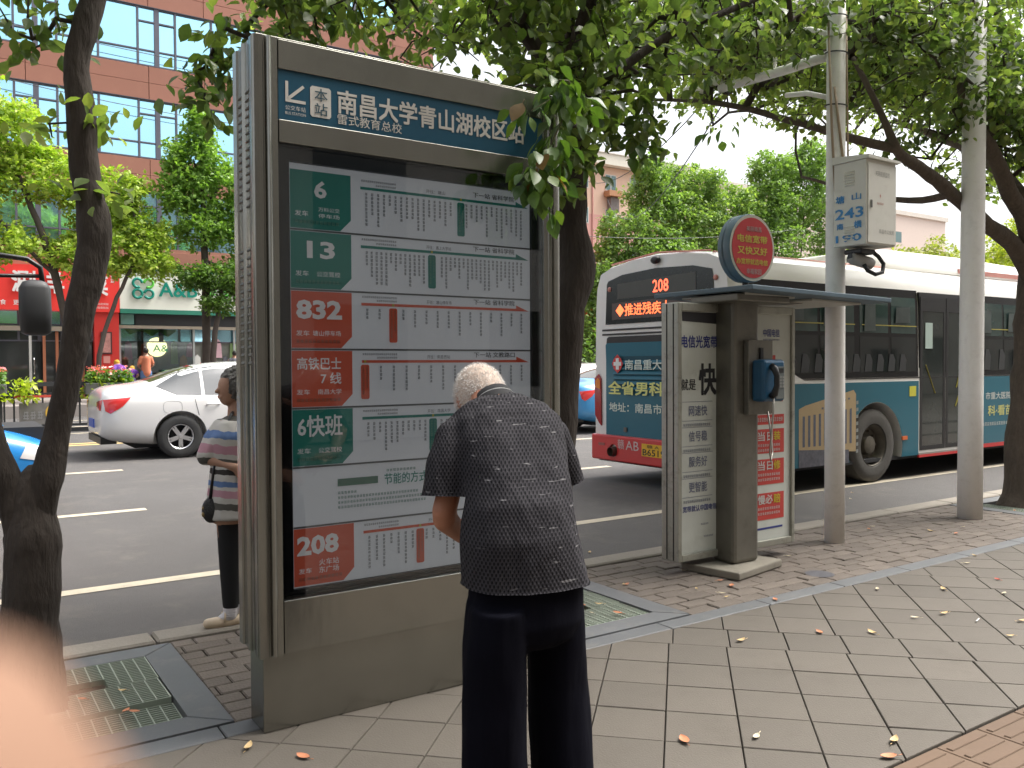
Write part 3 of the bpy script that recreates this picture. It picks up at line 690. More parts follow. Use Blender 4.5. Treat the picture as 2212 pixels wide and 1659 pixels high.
L(MB().tube([(px,py+.05,3.70),(px,py+.28,3.80),(px,py+.5,3.84)], .022, 10), 'brace', m_pole, p1, smooth=True)
L(MB().tube([(px,py+.05,4.22),(px,py+.25,4.33),(px,py+.55,4.40)], .022, 10), 'brace', m_pole, p1, smooth=True)
L(MB().cyl((px,py+.62,4.12),(px,py+.62,4.56),.018).cyl((px,py+.75,4.12),(px,py+.75,4.56),.018), 'strut', m_pole, p1, smooth=True)
L(MB().box(px-.06,px+.06,py+1.2,py+1.7,4.13,4.22), 'floodlight', m_pole, p1, bevel=.02)
L(MB().tube([(px-.075,py-.05,2.9),(px-.095,py-.03,3.4),(px-.105,py,4.3)], .011, 6).tube([(px+.06,py-.075,3.1),(px+.075,py-.04,4.4)], .009, 6).tube([(px-.02,py-.085,3.15),(px-.09,py-.05,3.75)], .011, 6), 'conduit', M('tan conduit', (.38,.29,.2), .6), p1, smooth=True)
def band(z): return MB().tube([(px+.088*math.cos(a), py+.088*math.sin(a), z+.01*math.sin(a)) for a in [2*math.pi*k/20 for k in range(21)]], .006, 6)
for z in (3.62, 4.05, 4.35): L(band(z), 'clamp', m_black, p1)
# control box
box = empty('control_box', (6.15, 4.24, 2.42), 0, 'grey metal control box with blue stencilled numbers strapped to the white pole', 'electrical box')
m_box = M('box grey', (.70,.69,.63), .45, vary=.05, vscale=4, dirt=.15, dcol=(.35,.33,.28))
bx0, bx1, by0, by1, bz0, bz1 = 6.04, 6.44, 4.02, 4.31, 2.435, 3.10
L(MB().box(bx0, bx1, by0, by1, bz0, bz1), 'case', m_box, box, bevel=.005)
L(MB().add([(bx0-.012,by0-.03,bz1+.001),(bx1+.02,by0-.03,bz1+.001),(bx1+.02,by1+.01,bz1+.001),(bx0-.012,by1+.01,bz1+.001),(bx0-.012,by0-.03,bz1+.028),(bx1+.02,by0-.03,bz1+.02),(bx1+.02,by1+.01,bz1+.05),(bx0-.012,by1+.01,bz1+.06)],
  [(0,3,2,1),(4,5,6,7),(0,1,5,4),(1,2,6,5),(2,3,7,6),(3,0,4,7)]), 'lid', m_box, box)
L(MB().box(bx0+.018, bx1-.008, by0-.008, by0-.0005, bz0+.012, bz1-.025), 'door', m_box, box, bevel=.002)
L(MB().box(bx0+.045, bx0+.062, by0-.018, by0-.008, bz0+.285, bz0+.345), 'lock', M('box lock', (.2,.2,.19), .4), box, bevel=.002)
lv = MB()
for z1 in (bz1-.075, bz0+.155):
    for k in range(6):
        z = z1-k*.021; lv.add([(bx0, by0+.10, z), (bx0, by0+.19, z), (bx0-.010, by0+.188, z-.006), (bx0-.010, by0+.102, z-.006), (bx0, by0+.10, z-.013), (bx0, by0+.19, z-.013)], [(0,1,2,3),(3,2,5,4),(0,3,4),(1,5,2)])
L(lv, 'louvres', m_box, box)
st = MB(); o_ = (bx0-.004, 0, 0); AXn = Vector((0,-1,0))
text(st, '塘', o_, AXn, UP, -by1+.02, -by1+.10, bz0+.345, bz0+.405, .03); text(st, '山', o_, AXn, UP, -by1+.165, -by1+.25, bz0+.355, bz0+.41, .012)
L(st, 'blue_stencil', M('stencil blue', (.06,.26,.55), .6, vary=.4, vscale=25), box); st = MB()
text(st, '243', o_, AXn, UP, -by1+.015, -by1+.27, bz0+.215, bz0+.30, .02)
L(st, 'blue_stencil', M('stencil blue', (.06,.26,.55), .6, vary=.4, vscale=25), box); st = MB()
text(st, '南', o_, AXn, UP, -by1+.03, -by1+.09, bz0+.135, bz0+.185, .03); text(st, '横', o_, AXn, UP, -by1+.185, -by1+.255, bz0+.13, bz0+.19, .03)
L(st, 'blue_stencil', M('stencil blue', (.06,.26,.55), .6, vary=.4, vscale=25), box); st = MB()
text(st, '190', o_, AXn, UP, -by1+.02, -by1+.255, bz0+.03, bz0+.09, .02)
L(st, 'blue_stencil', M('stencil blue', (.06,.26,.55), .6, vary=.4, vscale=25), box)
st = MB(); text(st, '天网视频监控', (0, by0-.010, 0), AX, UP, bx0+.11, bx0+.30, bz1-.125, bz1-.085, 0); text(st, '南昌市公安局', (0, by0-.010, 0), AX, UP, bx0+.16, bx0+.36, bz0+.09, bz0+.125, 0)
L(st, 'faded_print', M('faded grey print', (.33,.33,.31), .6), box)
st = MB(); st.poly([(bx0+.17, by0-.010, bz0+.405), (bx0+.185, by0-.010, bz0+.385), (bx0+.178, by0-.010, bz0+.385), (bx0+.182, by0-.010, bz0+.365), (bx0+.165, by0-.010, bz0+.39), (bx0+.172, by0-.010, bz0+.39)]); scribble(st, (0, by0-.010, 0), AX, UP, bx0+.13, bx0+.22, bz0+.315, bz0+.335, 5, 3)
L(st, 'warning_mark', M('faded red print', (.5,.2,.15), .6), box)
L(MB().box(bx0+.03, px+.04, by1+.0005, by1+.012, bz0+.15, bz0+.22).box(bx0+.03, px+.04, by1+.0005, by1+.012, bz1-.1, bz1-.03), 'bracket', m_black, box)
cam_o = empty('surveillance_camera', (6.2, 4.2, 2.35), R(0), 'small grey bullet camera and black cable loop hanging under the control box', 'camera')
L(MB().box(6.10,6.30,4.10,4.26,2.375,2.413), 'mount', m_black, cam_o, bevel=.01)
L(MB().tube([(6.10,4.20,2.35),(6.13,4.19,2.34),(6.26,4.13,2.30),(6.28,4.12,2.29)], [.045,.052,.05,.04], 16), 'camera_body', M('camera grey', (.35,.34,.32), .4), cam_o, smooth=True)
L(MB().disc((6.098,4.201,2.351), (-.95,.3,.1), .032, 16), 'lens', m_black, cam_o)
L(MB().tube([(6.27,4.12,2.40),(6.33,4.10,2.36),(6.37,4.08,2.30),(6.34,4.07,2.23),(6.26,4.08,2.21),(6.20,4.11,2.24),(6.18,4.13,2.29)], .017, 10), 'cable_loop', m_black, cam_o, smooth=True)
p2 = empty('white_post', (8.22, 4.33, 0), 0, 'plain white steel post in front of the bus door, right of the boxed pole', 'pole', 'white poles on the pavement')
L(MB().tube([(8.19,4.33,0),(8.195,4.33,1.2),(8.21,4.33,3),(8.24,4.33,7)], [.112,.108,.104,.095], 32), 'shaft', m_pole, p2, smooth=True)
L(MB().prism([(8.30,4.33-.0+dx,z) for dx, z in ((-.04,.08),(.04,.08),(.04,.30),(.02,.34),(-.02,.34),(-.04,.30))], (.015,0,0)), 'hatch', m_pole, p2, bevel=.003)
# ================================================================== BUS
m_buswhite = M('bus white', (.74,.725,.69), .3, vary=.03, vscale=1.5, coat=.4, dirt=.08, dcol=(.4,.38,.33))
m_teal = M('bus teal wrap', (.0,.105,.155), .45, vary=.06, vscale=1.2, coat=.3)
m_busred = M('bus red', (.56,.03,.03), .35, vary=.08, coat=.3)
m_win = M('dark bus glass', (.018,.022,.022), .05, spec=.6, vary=.5, vscale=2.4)
m_tyre = M('dusty tyre', (.085,.08,.072), .85, vary=.15, vscale=8, bump=.2)
m_rim = M('dusty rim', (.13,.115,.09), .6, metal=.3, vary=.3, vscale=10)
def wheel(parent, c, r, w, side, kind='bus'):
    """wheel with its axle along y; side -1: outer face towards -y"""
    wr = empty('wheel', c, 0, parent=parent); n = 40
    def prof(ps, name, mat):
        rings = [[(rr*math.cos(2*math.pi*j/n), yy*side, rr*math.sin(2*math.pi*j/n)) for j in range(n)] for rr, yy in ps]
        o = MB().loft(rings, cap=False).build(name, mat, wr); autosmooth(o.data, 40); return o
    ri = r*.58
    prof([(ri,w*.36),(ri+.01,w*.46),(r*.78,w*.5),(r*.93,w*.46),(r,w*.36),(r,-w*.36),(r*.93,-w*.46),(ri,-w*.4)], 'tyre', m_tyre if kind == 'bus' else M('car tyre', (.03,.03,.03), .75, bump=.15))
    if kind == 'bus':
        prof([(ri,w*.36),(ri*.97,w*.42),(ri*.9,w*.3),(ri*.82,0),(ri*.62,-w*.05),(ri*.5,w*.0),(ri*.42,w*.25),(ri*.3,w*.3),(.001,w*.3)], 'rim', m_rim)
        nb = MB()
        for k in range(10): a = 2*math.pi*k/10; nb.cyl((ri*.68*math.cos(a), side*-.02, ri*.68*math.sin(a)), (ri*.68*math.cos(a), side*.03, ri*.68*math.sin(a)), .016, n=6)
        nb.build('wheel_nuts', m_rim, wr)
    else:
        m_al2 = M('alloy rim', (.62,.62,.63), .3, metal=.85)
        prof([(ri,w*.36),(ri*.99,w*.45),(ri*.93,w*.40),(ri*.92,-w*.2)], 'rim', m_al2)
        prof([(ri*.9,-w*.1),(.001,-w*.1)], 'brake', m_dark)
        sp = MB(); k5 = 10
        for k in range(k5):
            a = 2*math.pi*k/k5; off = .10 if k % 2 else -.10; c_, s_ = math.cos(a), math.sin(a); c2, s2 = math.cos(a+off*2.0), math.sin(a+off*2.0); tx, tz = -s_, c_
            p = [(ri*.15*c_-tx*.022, w*.38, ri*.15*s_-tz*.022), (ri*.15*c_+tx*.022, w*.38, ri*.15*s_+tz*.022), (ri*.95*c2+tx*.012, w*.43, ri*.95*s2+tz*.012), (ri*.95*c2-tx*.012, w*.43, ri*.95*s2-tz*.012)]
            sp.prism([(q[0], q[1]*side, q[2]) for q in p], (0, -side*.03, 0))
        sp.build('spokes', m_al2, wr); 
        MB().cyl((0, side*w*.30, 0), (0, side*w*.42, 0), ri*.2, ri*.15, n=16).build('hub_cap', m_al2, wr)
    return wr
bus_label = 'white and teal city bus number 208 seen from behind, standing in the near lane'
bus = empty('city_bus', (7.5, 6.68, zr(7.9)), 0, bus_label, 'bus')
BL, BW = 10.6, 2.48          # local: x 0 rear .. BL front, y 0 near side .. BW, z from the road
def add(mb, name, mat, parent=bus, **k): return mb.build(name, mat, parent, **k)
def body_section(x, inset=0., zt=2.93, drop=0.):
    w = BW; pts = []
    prof = [(.0+inset, .30), (.0+inset, 1.30), (.02+inset, 2.35), (.045+inset, 2.62), (.12+inset, 2.80), (.32+inset, 2.90-drop), (.75, 2.955-drop), (w/2, 2.985-drop)]
    L_ = [(y, z) for y, z in prof]; Rr = [(w-y, z) for y, z in reversed(prof[:-1])]
    return [(x, y, z) for y, z in L_ + Rr]
xs = [(0.0, .035, .03), (.04, .012, .01), (.12, 0, 0), (3, 0, 0), (BL-.6, 0, 0), (BL-.15, .02, .02), (BL, .09, .12)]
mb = MB().loft([body_section(x, i, drop=d) for x, i, d in xs]); body = add(mb, 'body', m_buswhite)
WX = (2.78, 7.85)
cc = MB()
for wx in WX: cc.cyl((wx, -.2, .46), (wx, .55, .46), .60, n=40)
cut(body, cc); cc = MB()
for wx in WX: cc.cyl((wx, BW-.55, .46), (wx, BW+.2, .46), .60, n=40)
cut(body, cc); autosmooth(body.data, 35)
for wx in WX:
    wheel(bus, (wx, .16, .485), .485, .28, -1); wheel(bus, (wx, BW-.16, .485), .485, .28, 1)
    add(MB().box(wx-.60, wx+.60, .56, BW-.56, .30, 1.05), 'axle_housing', m_dark)
    arch = MB(); n = 40
    for k in range(n):
        a0, a1 = math.pi*k/n, math.pi*(k+1)/n
        for (q0, q1) in ((.618, .60),):
            arch.add([(wx+q0*math.cos(a0), .012, .46+q0*math.sin(a0)), (wx+q0*math.cos(a1), .012, .46+q0*math.sin(a1)), (wx+q1*math.cos(a1), .54, .46+q1*math.sin(a1)), (wx+q1*math.cos(a0), .54, .46+q1*math.sin(a0))], [(0,1,2,3)])
    add(arch, 'wheel_arch_liner', m_dark)
add(MB().box(.05, BL-.3, .05, BW-.05, .26, .305), 'underframe', m_dark)
# near side wrap: teal lower panels butted round the arches, 4 mm proud
def sidestrip(x0, x1, z0, z1, name, mat, y=-.004, parent=bus):
    """side panel with the wheel arches cut out of it"""
    mb = MB(); o = add(mb.box(x0, x1, y, y+.0035, z0, z1), name, mat, parent)
    for wx in WX:
        if x0 < wx+.6 and x1 > wx-.6 and z0 < .9: cut(o, MB().cyl((wx, -.3, .46), (wx, .3, .46), .605, n=40))
    return o
DX0, DX1 = 3.78, 5.12
sidestrip(.55, DX0-.01, .30, 1.33, 'side_panel', m_teal); sidestrip(DX1+.01, 9.0, .36, 1.37, 'side_panel', m_teal)
sidestrip(DX1+.01, 9.0, .30, .358, 'skirt', m_busred)
sidestrip(.55, .0+BL-.6, 1.372, 1.385, 'trim_line', m_black)
# rear corner white sweep below the windows
# windows
def win(x0, x1, z0, z1, rail=True, parent=bus):
    w = MB().box(x0, x1, .0-.004, .004, z0, z1).build('window', m_win, parent)
    return w
yw = -.006
def bev(z): return 0.0 if z < 1.3 else .02*(z-1.3)/1.05
def qwin(x0, x1, z0, z1, name, mat, dy=-.006):
    f = lambda z: dy + (0 if z <= 1.3 else .02*min(z-1.3, 1.05)/1.05 + max(0, z-2.35)*.09)
    mb = MB(); zs = [z0, min(max(1.3, z0), z1), min(max(2.35, z0), z1), z1]; zs = sorted(set(zs))
    for a, b in zip(zs[:-1], zs[1:]): mb.add([(x0, f(a), a), (x1, f(a), a), (x1, f(b), b), (x0, f(b), b)], [(0,1,2,3)])
    return add(mb, name, mat)
qwin(.30, DX0-.02, 1.39, 2.58, 'window_band', M('window surround', (.012,.012,.013), .18), -.005)
qwin(DX1+.02, 9.4, 1.39, 2.58, 'window_band', M('window surround', (.012,.012,.013), .18), -.005)
m_win2 = M('bus window upper', (.035,.06,.055), .05, vary=.5, vscale=1.5, spec=.7)
for (a, b) in ((.85,1.55),(1.60,2.30),(2.42,3.05),(3.12,3.70),(5.3,6.05),(6.1,6.8),(6.95,7.7),(7.75,8.5),(8.6,9.3)):
    qwin(a, b, 1.98, 2.47, 'window_pane', m_win2, -.008)
    if a > 2.4 or True: qwin(a, b, 1.46, 1.93, 'window_pane', m_win, -.008)
rl = MB()
for (a, b) in ((1.0,2.3),(2.45,3.7),(5.3,6.8),(7.0,8.4)): rl.box(a, b, -.0085, -.0080, 2.075, 2.088)
add(rl, 'handrail_glimpse', M('handrail yellow', (.35,.3,.05), .5))
# seats and passengers' silhouettes glimpsed through the panes, as pale shapes just behind the glass
sg = MB()
for k in range(11):
    x = .95+k*.26 + (1.75 if k > 9 else 0); sg.prism([(x,-.0086,1.47),(x+.15,-.0086,1.47),(x+.17,-.0086,1.62),(x+.12,-.0086,1.70),(x+.04,-.0086,1.70)], (0,.0003,0))
for k in range(8):
    x = 5.5+k*.42; sg.prism([(x,-.0086,1.47),(x+.17,-.0086,1.47),(x+.19,-.0086,1.68),(x+.13,-.0086,1.78),(x+.04,-.0086,1.78)], (0,.0003,0))
tag(add(sg, 'seat_backs', M('dim seats', (.020,.022,.024), .5, vary=.3)), kind='stuff')
rfm = MB()  # patches painted on the panes as reflections and hints of the interior
for k, (x, z, w, h) in enumerate(((1.65,2.05,.3,.3),(2.5,2.0,.25,.42),(3.2,2.12,.35,.22),(5.4,2.02,.3,.35),(6.2,2.05,.45,.3),(7.1,2.0,.3,.4),(.92,2.1,.35,.25))): rfm.prism([(x,-.0087,z),(x+w,-.0087,z+.01),(x+w*.96,-.0087,z+h),(x+.02,-.0087,z+h*.95)], (0,.0002,0))
tag(add(rfm, 'reflection_patches', M('painted reflection', (.045,.06,.056), .4, vary=.7, vscale=3)), kind='stuff')
# rear quarter sweep
add(MB().add([(.56,-.0065,1.335),(1.38,-.0065,1.335),(1.15,-.0065,1.42),(.85,-.0065,1.56),(.56,-.0065,1.72)], [(0,1,2,3,4)]), 'white_sweep', m_buswhite)
# doors
dr = empty('door', (0,0,0), 0, parent=bus)
def DD(mb, n, m): return mb.build(n, m, dr)
qd = MB().box(DX0, DX1, .004, .06, .33, 2.56); DD(qd, 'door_recess', m_dark)
m_dg = glassmat('door glass', (.55,.62,.6), 1.0, .02, .08)
for (a, b) in ((DX0+.02, (DX0+DX1)/2-.008), ((DX0+DX1)/2+.008, DX1-.02)):
    f = MB(); t_ = .055
    f.box(a, a+t_, -.006, .003, .36, 2.5); f.box(b-t_, b, -.006, .003, .36, 2.5); f.box(a+t_, b-t_, -.006, .003, .36, .42); f.box(a+t_, b-t_, -.006, .003, 2.3, 2.5)
    DD(f, 'door_frame', m_black); DD(MB().box(a+t_+.001, b-t_-.001, -.002, .001, .421, 2.299), 'door_pane', M('door pane', (.03,.036,.034), .05, vary=.4, vscale=2, spec=.6))
hb = MB(); hb.tube([(DX0+.95,-.004,1.22),(DX0+1.12,-.004,1.62)], .012, 6).tube([(DX0+.93,-.004,.95),(DX0+1.14,-.004,1.32)], .012, 6).tube([(DX0+.16,-.004,1.55),(DX0+.40,-.004,1.15)], .008, 6)
DD(hb, 'door_handles', M('handrail yellow', (.35,.3,.05), .5))
DD(MB().box(DX0+.14, DX0+.32, -.009, -.0065, 1.78, 2.14), 'notice', M('notice paper', (.4,.5,.46), .5))
add(MB().box(DX0, DX1, -.004, .02, .30, .325), 'door_sill', M('sill alu', (.4,.38,.35), .4, metal=.6)); add(MB().box(DX0, DX1, -.008, .02, .262, .298), 'door_step', m_busred)
# adverts on the side
ad = MB(); bl = MB(); de = MB()
ad.poly([(1.18,-.0055,1.02),(1.30,-.0055,1.06),(2.28,-.0055,1.235),(2.33,-.0055,1.18),(2.33,-.0055,.44),(1.18,-.0055,.48)])
add(ad, 'advert_building', M('advert building tan', (.42,.31,.17), .5, vary=.1))
for k in range(10):
    x = 1.25+k*.105
    bl.poly([(x,-.007,.55),(x+.045,-.007,.55),(x+.045,-.007,.93+k*.008),(x,-.007,.93+k*.007)])
for k in range(7): bl.poly([(1.62+k*.09,-.007,1.005+k*.018),(1.66+k*.09,-.007,1.005+k*.018),(1.66+k*.09,-.007,1.03+k*.018),(1.62+k*.09,-.007,1.03+k*.018)])
add(bl, 'advert_windows', M('advert windows', (.10,.11,.15), .5, vary=.3, vscale=20))
de.poly([(1.18,-.0072,.30),(2.18,-.0072,.30),(2.18,-.0072,.47),(1.18,-.0072,.52)]); add(de, 'advert_street', M('advert street grey', (.10,.10,.12), .5, vary=.6, vscale=14))
tp2 = MB(); 
for k in range(8): tp2.poly([(2.335,-.006,1.09-k*.09),(2.38,-.006,1.095-k*.09),(2.38,-.006,1.05-k*.09),(2.335,-.006,1.045-k*.09)])
add(tp2, 'advert_balconies', M('advert balcony', (.25,.27,.26), .5))
t = MB(); text(t, '市重大医院', (0,-.0062,0), AX, UP, 5.55, 6.30, 1.02, 1.13, .01); text(t, '0791', (0,-.0062,0), AX, UP, 6.42, 6.7, 1.03, 1.12, 0); scribble(t, (0,-.0062,0), AX, UP, 5.4, 6.75, .62, .68, 20, 8)
add(t, 'advert_lettering', M('advert white', (.55,.58,.55), .5))
t = MB(); text(t, '科·看苗', (0,-.0062,0), AX, UP, 5.62, 6.35, .77, .93, .02); add(t, 'advert_yellow_lettering', M('advert pale yellow', (.55,.55,.2), .5))
add(MB().box(3.54, 3.70, -.008, -.005, 1.12, 1.26), 'yellow_sticker', M('sticker yellow', (.55,.52,.05), .5)); add(MB().box(3.36, 3.48, -.02, -.004, .53, .58), 'side_marker', M('marker orange', (.6,.13,.03), .3))
add(MB().box(5.0, 5.22, .005, .05, 2.56, 2.64), 'marker_lamp', M('lamp red', (.6,.02,.02), .3), bevel=.01)
# roof: air conditioner pod and red lining
pod = []
for x, w, h in ((2.3,.2,.02),(2.9,.85,.14),(3.6,.92,.22),(5.5,.95,.22),(7.6,.92,.18),(8.3,.6,.02)):
    pod.append([(x, BW/2+w*s, 2.95+(h if abs(s) < .9 else 0)+.02) for s in (-1,-.86,-.5,0,.5,.86,1)] + [(x, BW/2+w, 2.9), (x, BW/2-w, 2.9)])
o = add(MB().loft(pod), 'roof_pod', m_buswhite); autosmooth(o.data, 50)
add(MB().box(5.3, 7.9, .285, .30, 2.93, 3.0), 'pod_lining', M('pod red lining', (.45,.2,.17), .5), bevel=.005)
pv = MB()
for k in range(26): pv.box(4.0+k*.12, 4.06+k*.12, .55, 1.1, 3.175, 3.19)
add(pv, 'pod_vents', M('vent grey', (.2,.2,.2), .6))
add(MB().tube([(.03,.35,2.92),(.02,BW/2,2.99),(.03,BW-.35,2.92)], .012, 6).tube([(.05,.34,2.905),(3,.34,2.915),(9.5,.34,2.915)], .01, 6), 'roof_edge_strip', M('faded red strip', (.62,.25,.2), .5))
# rear face (x = 0), drawn 5 mm proud towards -x
rX = -.006; ARr = Vector((0,-1,0))      # reading direction on the rear face is -y
def rq(mb, y0, y1, z0, z1, dx=0.): mb.box(rX-.003+dx, rX+dx, min(y0,y1), max(y0,y1), z0, z1)
def rpoly(pts, name, mat, th=.004, dx=0.): return add(MB().prism([(rX+dx, y, z) for y, z in pts], (-th, 0, 0)), name, mat)
Z0 = -zr(7.9)     # heights measured from the pavement level
def H(z): return z+Z0
rw = rpoly([(.28,H(2.50)),(.30,H(2.61)),(.6,H(2.675)),(BW/2,H(2.705)),(1.88,H(2.675)),(2.16,H(2.61)),(2.19,H(2.57)),(2.22,H(2.03)),(.26,H(2.03))], 'rear_window', m_win)
rpoly([(.55,H(2.60)),(1.97,H(2.56)),(1.97,H(2.36)),(.55,H(2.36))], 'display_panel', M('led panel', (.06,.062,.055), .3), dx=-.005)
rpoly([(.36,H(2.33)),(2.08,H(2.31)),(2.08,H(2.09)),(.36,H(2.09))], 'display_panel', M('led panel low', (.085,.06,.055), .3), dx=-.005)
led = M('led red', (.6,.05,.02), .5, emit=(1.0,.11,.05), es=1.3); ledo = M('led orange', (.6,.1,.02), .5, emit=(1.0,.15,.05), es=1.1)
t = MB(); text(t, '208', (rX-.0105, 0, 0), ARr, UP, -1.29, -1.01, H(2.40), H(2.56), .012); add(t, 'route_number', led)
t = MB(); text(t, '◆推进残疾人', (rX-.0105, 0, 0), ARr, UP, -2.0, -1.02+.05, H(2.125), H(2.29), .012); add(t, 'led_message', ledo)
add(MB().ellip((rX-.006, 2.13, H(2.50)), .02, .035, .035), 'clearance_lamp', M('lamp pale red', (.5,.2,.16), .3), smooth=True)
add(MB().ellip((rX-.006, .24, H(2.50)), .02, .035, .035), 'clearance_lamp', M('lamp pale red', (.5,.2,.16), .3), smooth=True)
o = add(MB().ellip((rX-.03, 1.22, H(2.80)), .05, .075, .05), 'reversing_camera', m_black, smooth=True)
gr = MB()
for z in (H(1.955), H(1.895)): gr.box(rX-.004, rX, .25, 2.29, z-.012, z+.012)
add(gr, 'vent_slots', m_black)
rpoly([(.26,H(.545)),(2.21,H(.545)),(2.21,H(1.55)),(2.22,H(1.75)),(2.18,H(1.805)),(.26,H(1.805))], 'rear_panel', m_teal)
rpoly([(.27,H(1.78)),(2.20,H(1.78)),(2.19,H(1.845)),(2.15,H(1.865)),(.30,H(1.865))], 'panel_gap', m_black, dx=-.001)
# engine louvres: darker plate painted as the shade behind, and five blades
add(MB().box(rX-.0055, rX-.0045, .45, 2.05, H(1.17), H(1.60)), 'louvre_shade_plate', M('louvre shade', (.0,.05,.075), .6))
lb = 6
for k in range(lb):
    z = H(1.545) - k*.066
    add(MB().prism([(rX-.006, 2.04, z), (rX-.03, 2.04, z-.045), (rX-.03, 2.04, z-.052), (rX-.006, 2.04, z-.040)], (0,-1.58,0)), 'louvre_blade', m_teal)
dm = MB(); cy, cz_ = 1.94, H(1.50)
dm.poly([(rX-.036, cy-.11, cz_), (rX-.036, cy-.07, cz_+.07), (rX-.036, cy, cz_+.125), (rX-.036, cy+.07, cz_+.07), (rX-.036, cy+.11, cz_), (rX-.036, cy+.07, cz_-.07), (rX-.036, cy, cz_-.125), (rX-.036, cy-.07, cz_-.07)])
add(dm, 'emblem', m_busred)
dm = MB()
dm.box(rX-.039, rX-.0375, cy-.075, cy+.075, cz_-.025, cz_+.025); dm.box(rX-.039, rX-.0375, cy-.03, cy+.03, cz_-.075, cz_-.0255); dm.box(rX-.039, rX-.0375, cy-.03, cy+.03, cz_+.0255, cz_+.075)
add(dm, 'emblem_cross', m_white)
t = MB(); text(t, '南昌重大医院', (rX-.037,0,0), ARr, UP, -1.79, -.75, H(1.42), H(1.555), .012); add(t, 'rear_lettering', M('rear white print', (.62,.68,.6), .5)); t = MB(); text(t, '地址：南昌市解放西路', (rX-.006-.002,0,0), ARr, UP, -2.14, -.45, H(.86), H(.985), .016)
add(t, 'rear_lettering', M('rear white print', (.62,.68,.6), .5))
t = MB(); text(t, '全省男科专业', (rX-.034,0,0), ARr, UP, -2.13, -.55, H(1.09), H(1.27), .024); add(t, 'rear_yellow_lettering', M('rear pale yellow print', (.66,.66,.22), .5))
add(MB().box(rX-.02, rX-.004, 1.78, 1.84, H(.60), H(.66)), 'latch', M('latch', (.15,.13,.11), .4, metal=.5), bevel=.005)
# lamps
rpoly([(2.36,H(1.36)),(2.31,H(1.30)),(2.30,H(.66)),(2.35,H(.70)),(2.43,H(.80)),(2.44,H(1.30))], 'tail_lamp', M('lamp dark red', (.33,.01,.012), .2, coat=.5), .02)
rpoly([(2.36,H(1.31)),(2.32,H(1.27)),(2.32,H(1.16)),(2.41,H(1.18)),(2.41,H(1.27))], 'indicator', M('lamp orange', (.75,.22,.03), .25), .026)
rpoly([(.12,H(1.36)),(.17,H(1.30)),(.18,H(.66)),(.13,H(.70)),(.05,H(.80)),(.04,H(1.30))], 'tail_lamp', M('lamp dark red', (.33,.01,.012), .2, coat=.5), .02)
bump_ = add(MB().box(-.045, .3, -.006, BW+.006, .285, H(.54)), 'rear_bumper', m_busred, bevel=.02)
cut(bake(bump_), MB().cyl((-.2,2.03,H(.34)),(.2,2.03,H(.34)),.085,n=24))
t = MB(); text(t, '赣', (-.050,0,0), ARr, UP, -1.93, -1.80, H(.37), H(.50), .0); text(t, 'AB', (-.050,0,0), ARr, UP, -1.77, -1.52, H(.37), H(.49), .0); add(t, 'bumper_lettering', M('bumper white print', (.62,.5,.48), .5))
add(MB().box(-.053, -.046, 1.02, 1.46, H(.315), H(.475)), 'number_plate', M('plate yellow', (.75,.42,.02), .4))
t = MB(); text(t, 'B6519', (-.0545,0,0), ARr, UP, -1.44, -1.04, H(.325), H(.41), .012); text(t, '赣 A', (-.0545,0,0), ARr, UP, -1.36, -1.14, H(.422), H(.465), .006); add(t, 'plate_lettering', m_black)
add(MB().box(-.05, -.046, 2.20, 2.33, H(.395), H(.43)), 'reflector', M('reflector', (.3,.08,.07), .3))
add(MB().tube([(.25,2.03,H(.335)),(-.10,2.03,H(.325))], [.062,.062], 16, cap=False).disc((-.02,2.03,H(.327)),(1,0,0),.058), 'exhaust', M('exhaust steel', (.2,.17,.14), .4, metal=.8), smooth=True)
# front: windscreen, lamps, mirror arms
fX = BL
add(MB().add([(fX+.004,.16,1.05),(fX+.004,BW-.16,1.05),(fX+.004,BW-.18,2.5),(fX+.004,.18,2.5)], [(0,1,2,3)]), 'windscreen', m_win)
add(MB().box(fX-.2, fX+.03, -.002, BW+.002, .30, .62), 'front_bumper', m_busred, bevel=.02)
for y in (.35, BW-.35): add(MB().ellip((fX+.01, y, .78), .04, .14, .09), 'headlight', M('headlight', (.6,.62,.62), .1), smooth=True)
def mirror(sy, y0):
    r_ = empty('mirror', (0,0,0), 0, parent=bus)
    MB().tube([(fX-.02,y0,2.40),(fX+.28,y0+sy*.10,2.385),(fX+.60,y0+sy*.16,2.345),(fX+.68,y0+sy*.16,2.29),(fX+.69,y0+sy*.16,2.18)], .018, 10).tube([(fX-.02,y0,2.22),(fX+.3,y0+sy*.12,2.22),(fX+.68,y0+sy*.16,2.23)], .014, 10).build('mirror_arm', m_black, r_, smooth=True)
    rings = []
    for z, s in ((2.20,.35),(2.185,.75),(2.14,1.),(1.97,1.03),(1.83,.95),(1.81,.6)):
        rings.append([(fX+.64+.012*(2.27-z)+ .10*s*math.copysign(abs(math.cos(a))**.55, math.cos(a)), y0+sy*.16+.075*s*math.copysign(abs(math.sin(a))**.6, math.sin(a)), z) for a in [2*math.pi*k/20 for k in range(20)]])
    MB().loft(rings).build('mirror_shell', M('mirror shell', (.035,.036,.04), .55), r_, smooth=True)
mirror(-1, .08)
bus2 = copy_tree(bus); bus2.location = (-.09-BL, 6.95, zr(7.9))
tag(bus2, 'second bus at the left edge, showing only its black wing mirror', 'bus')

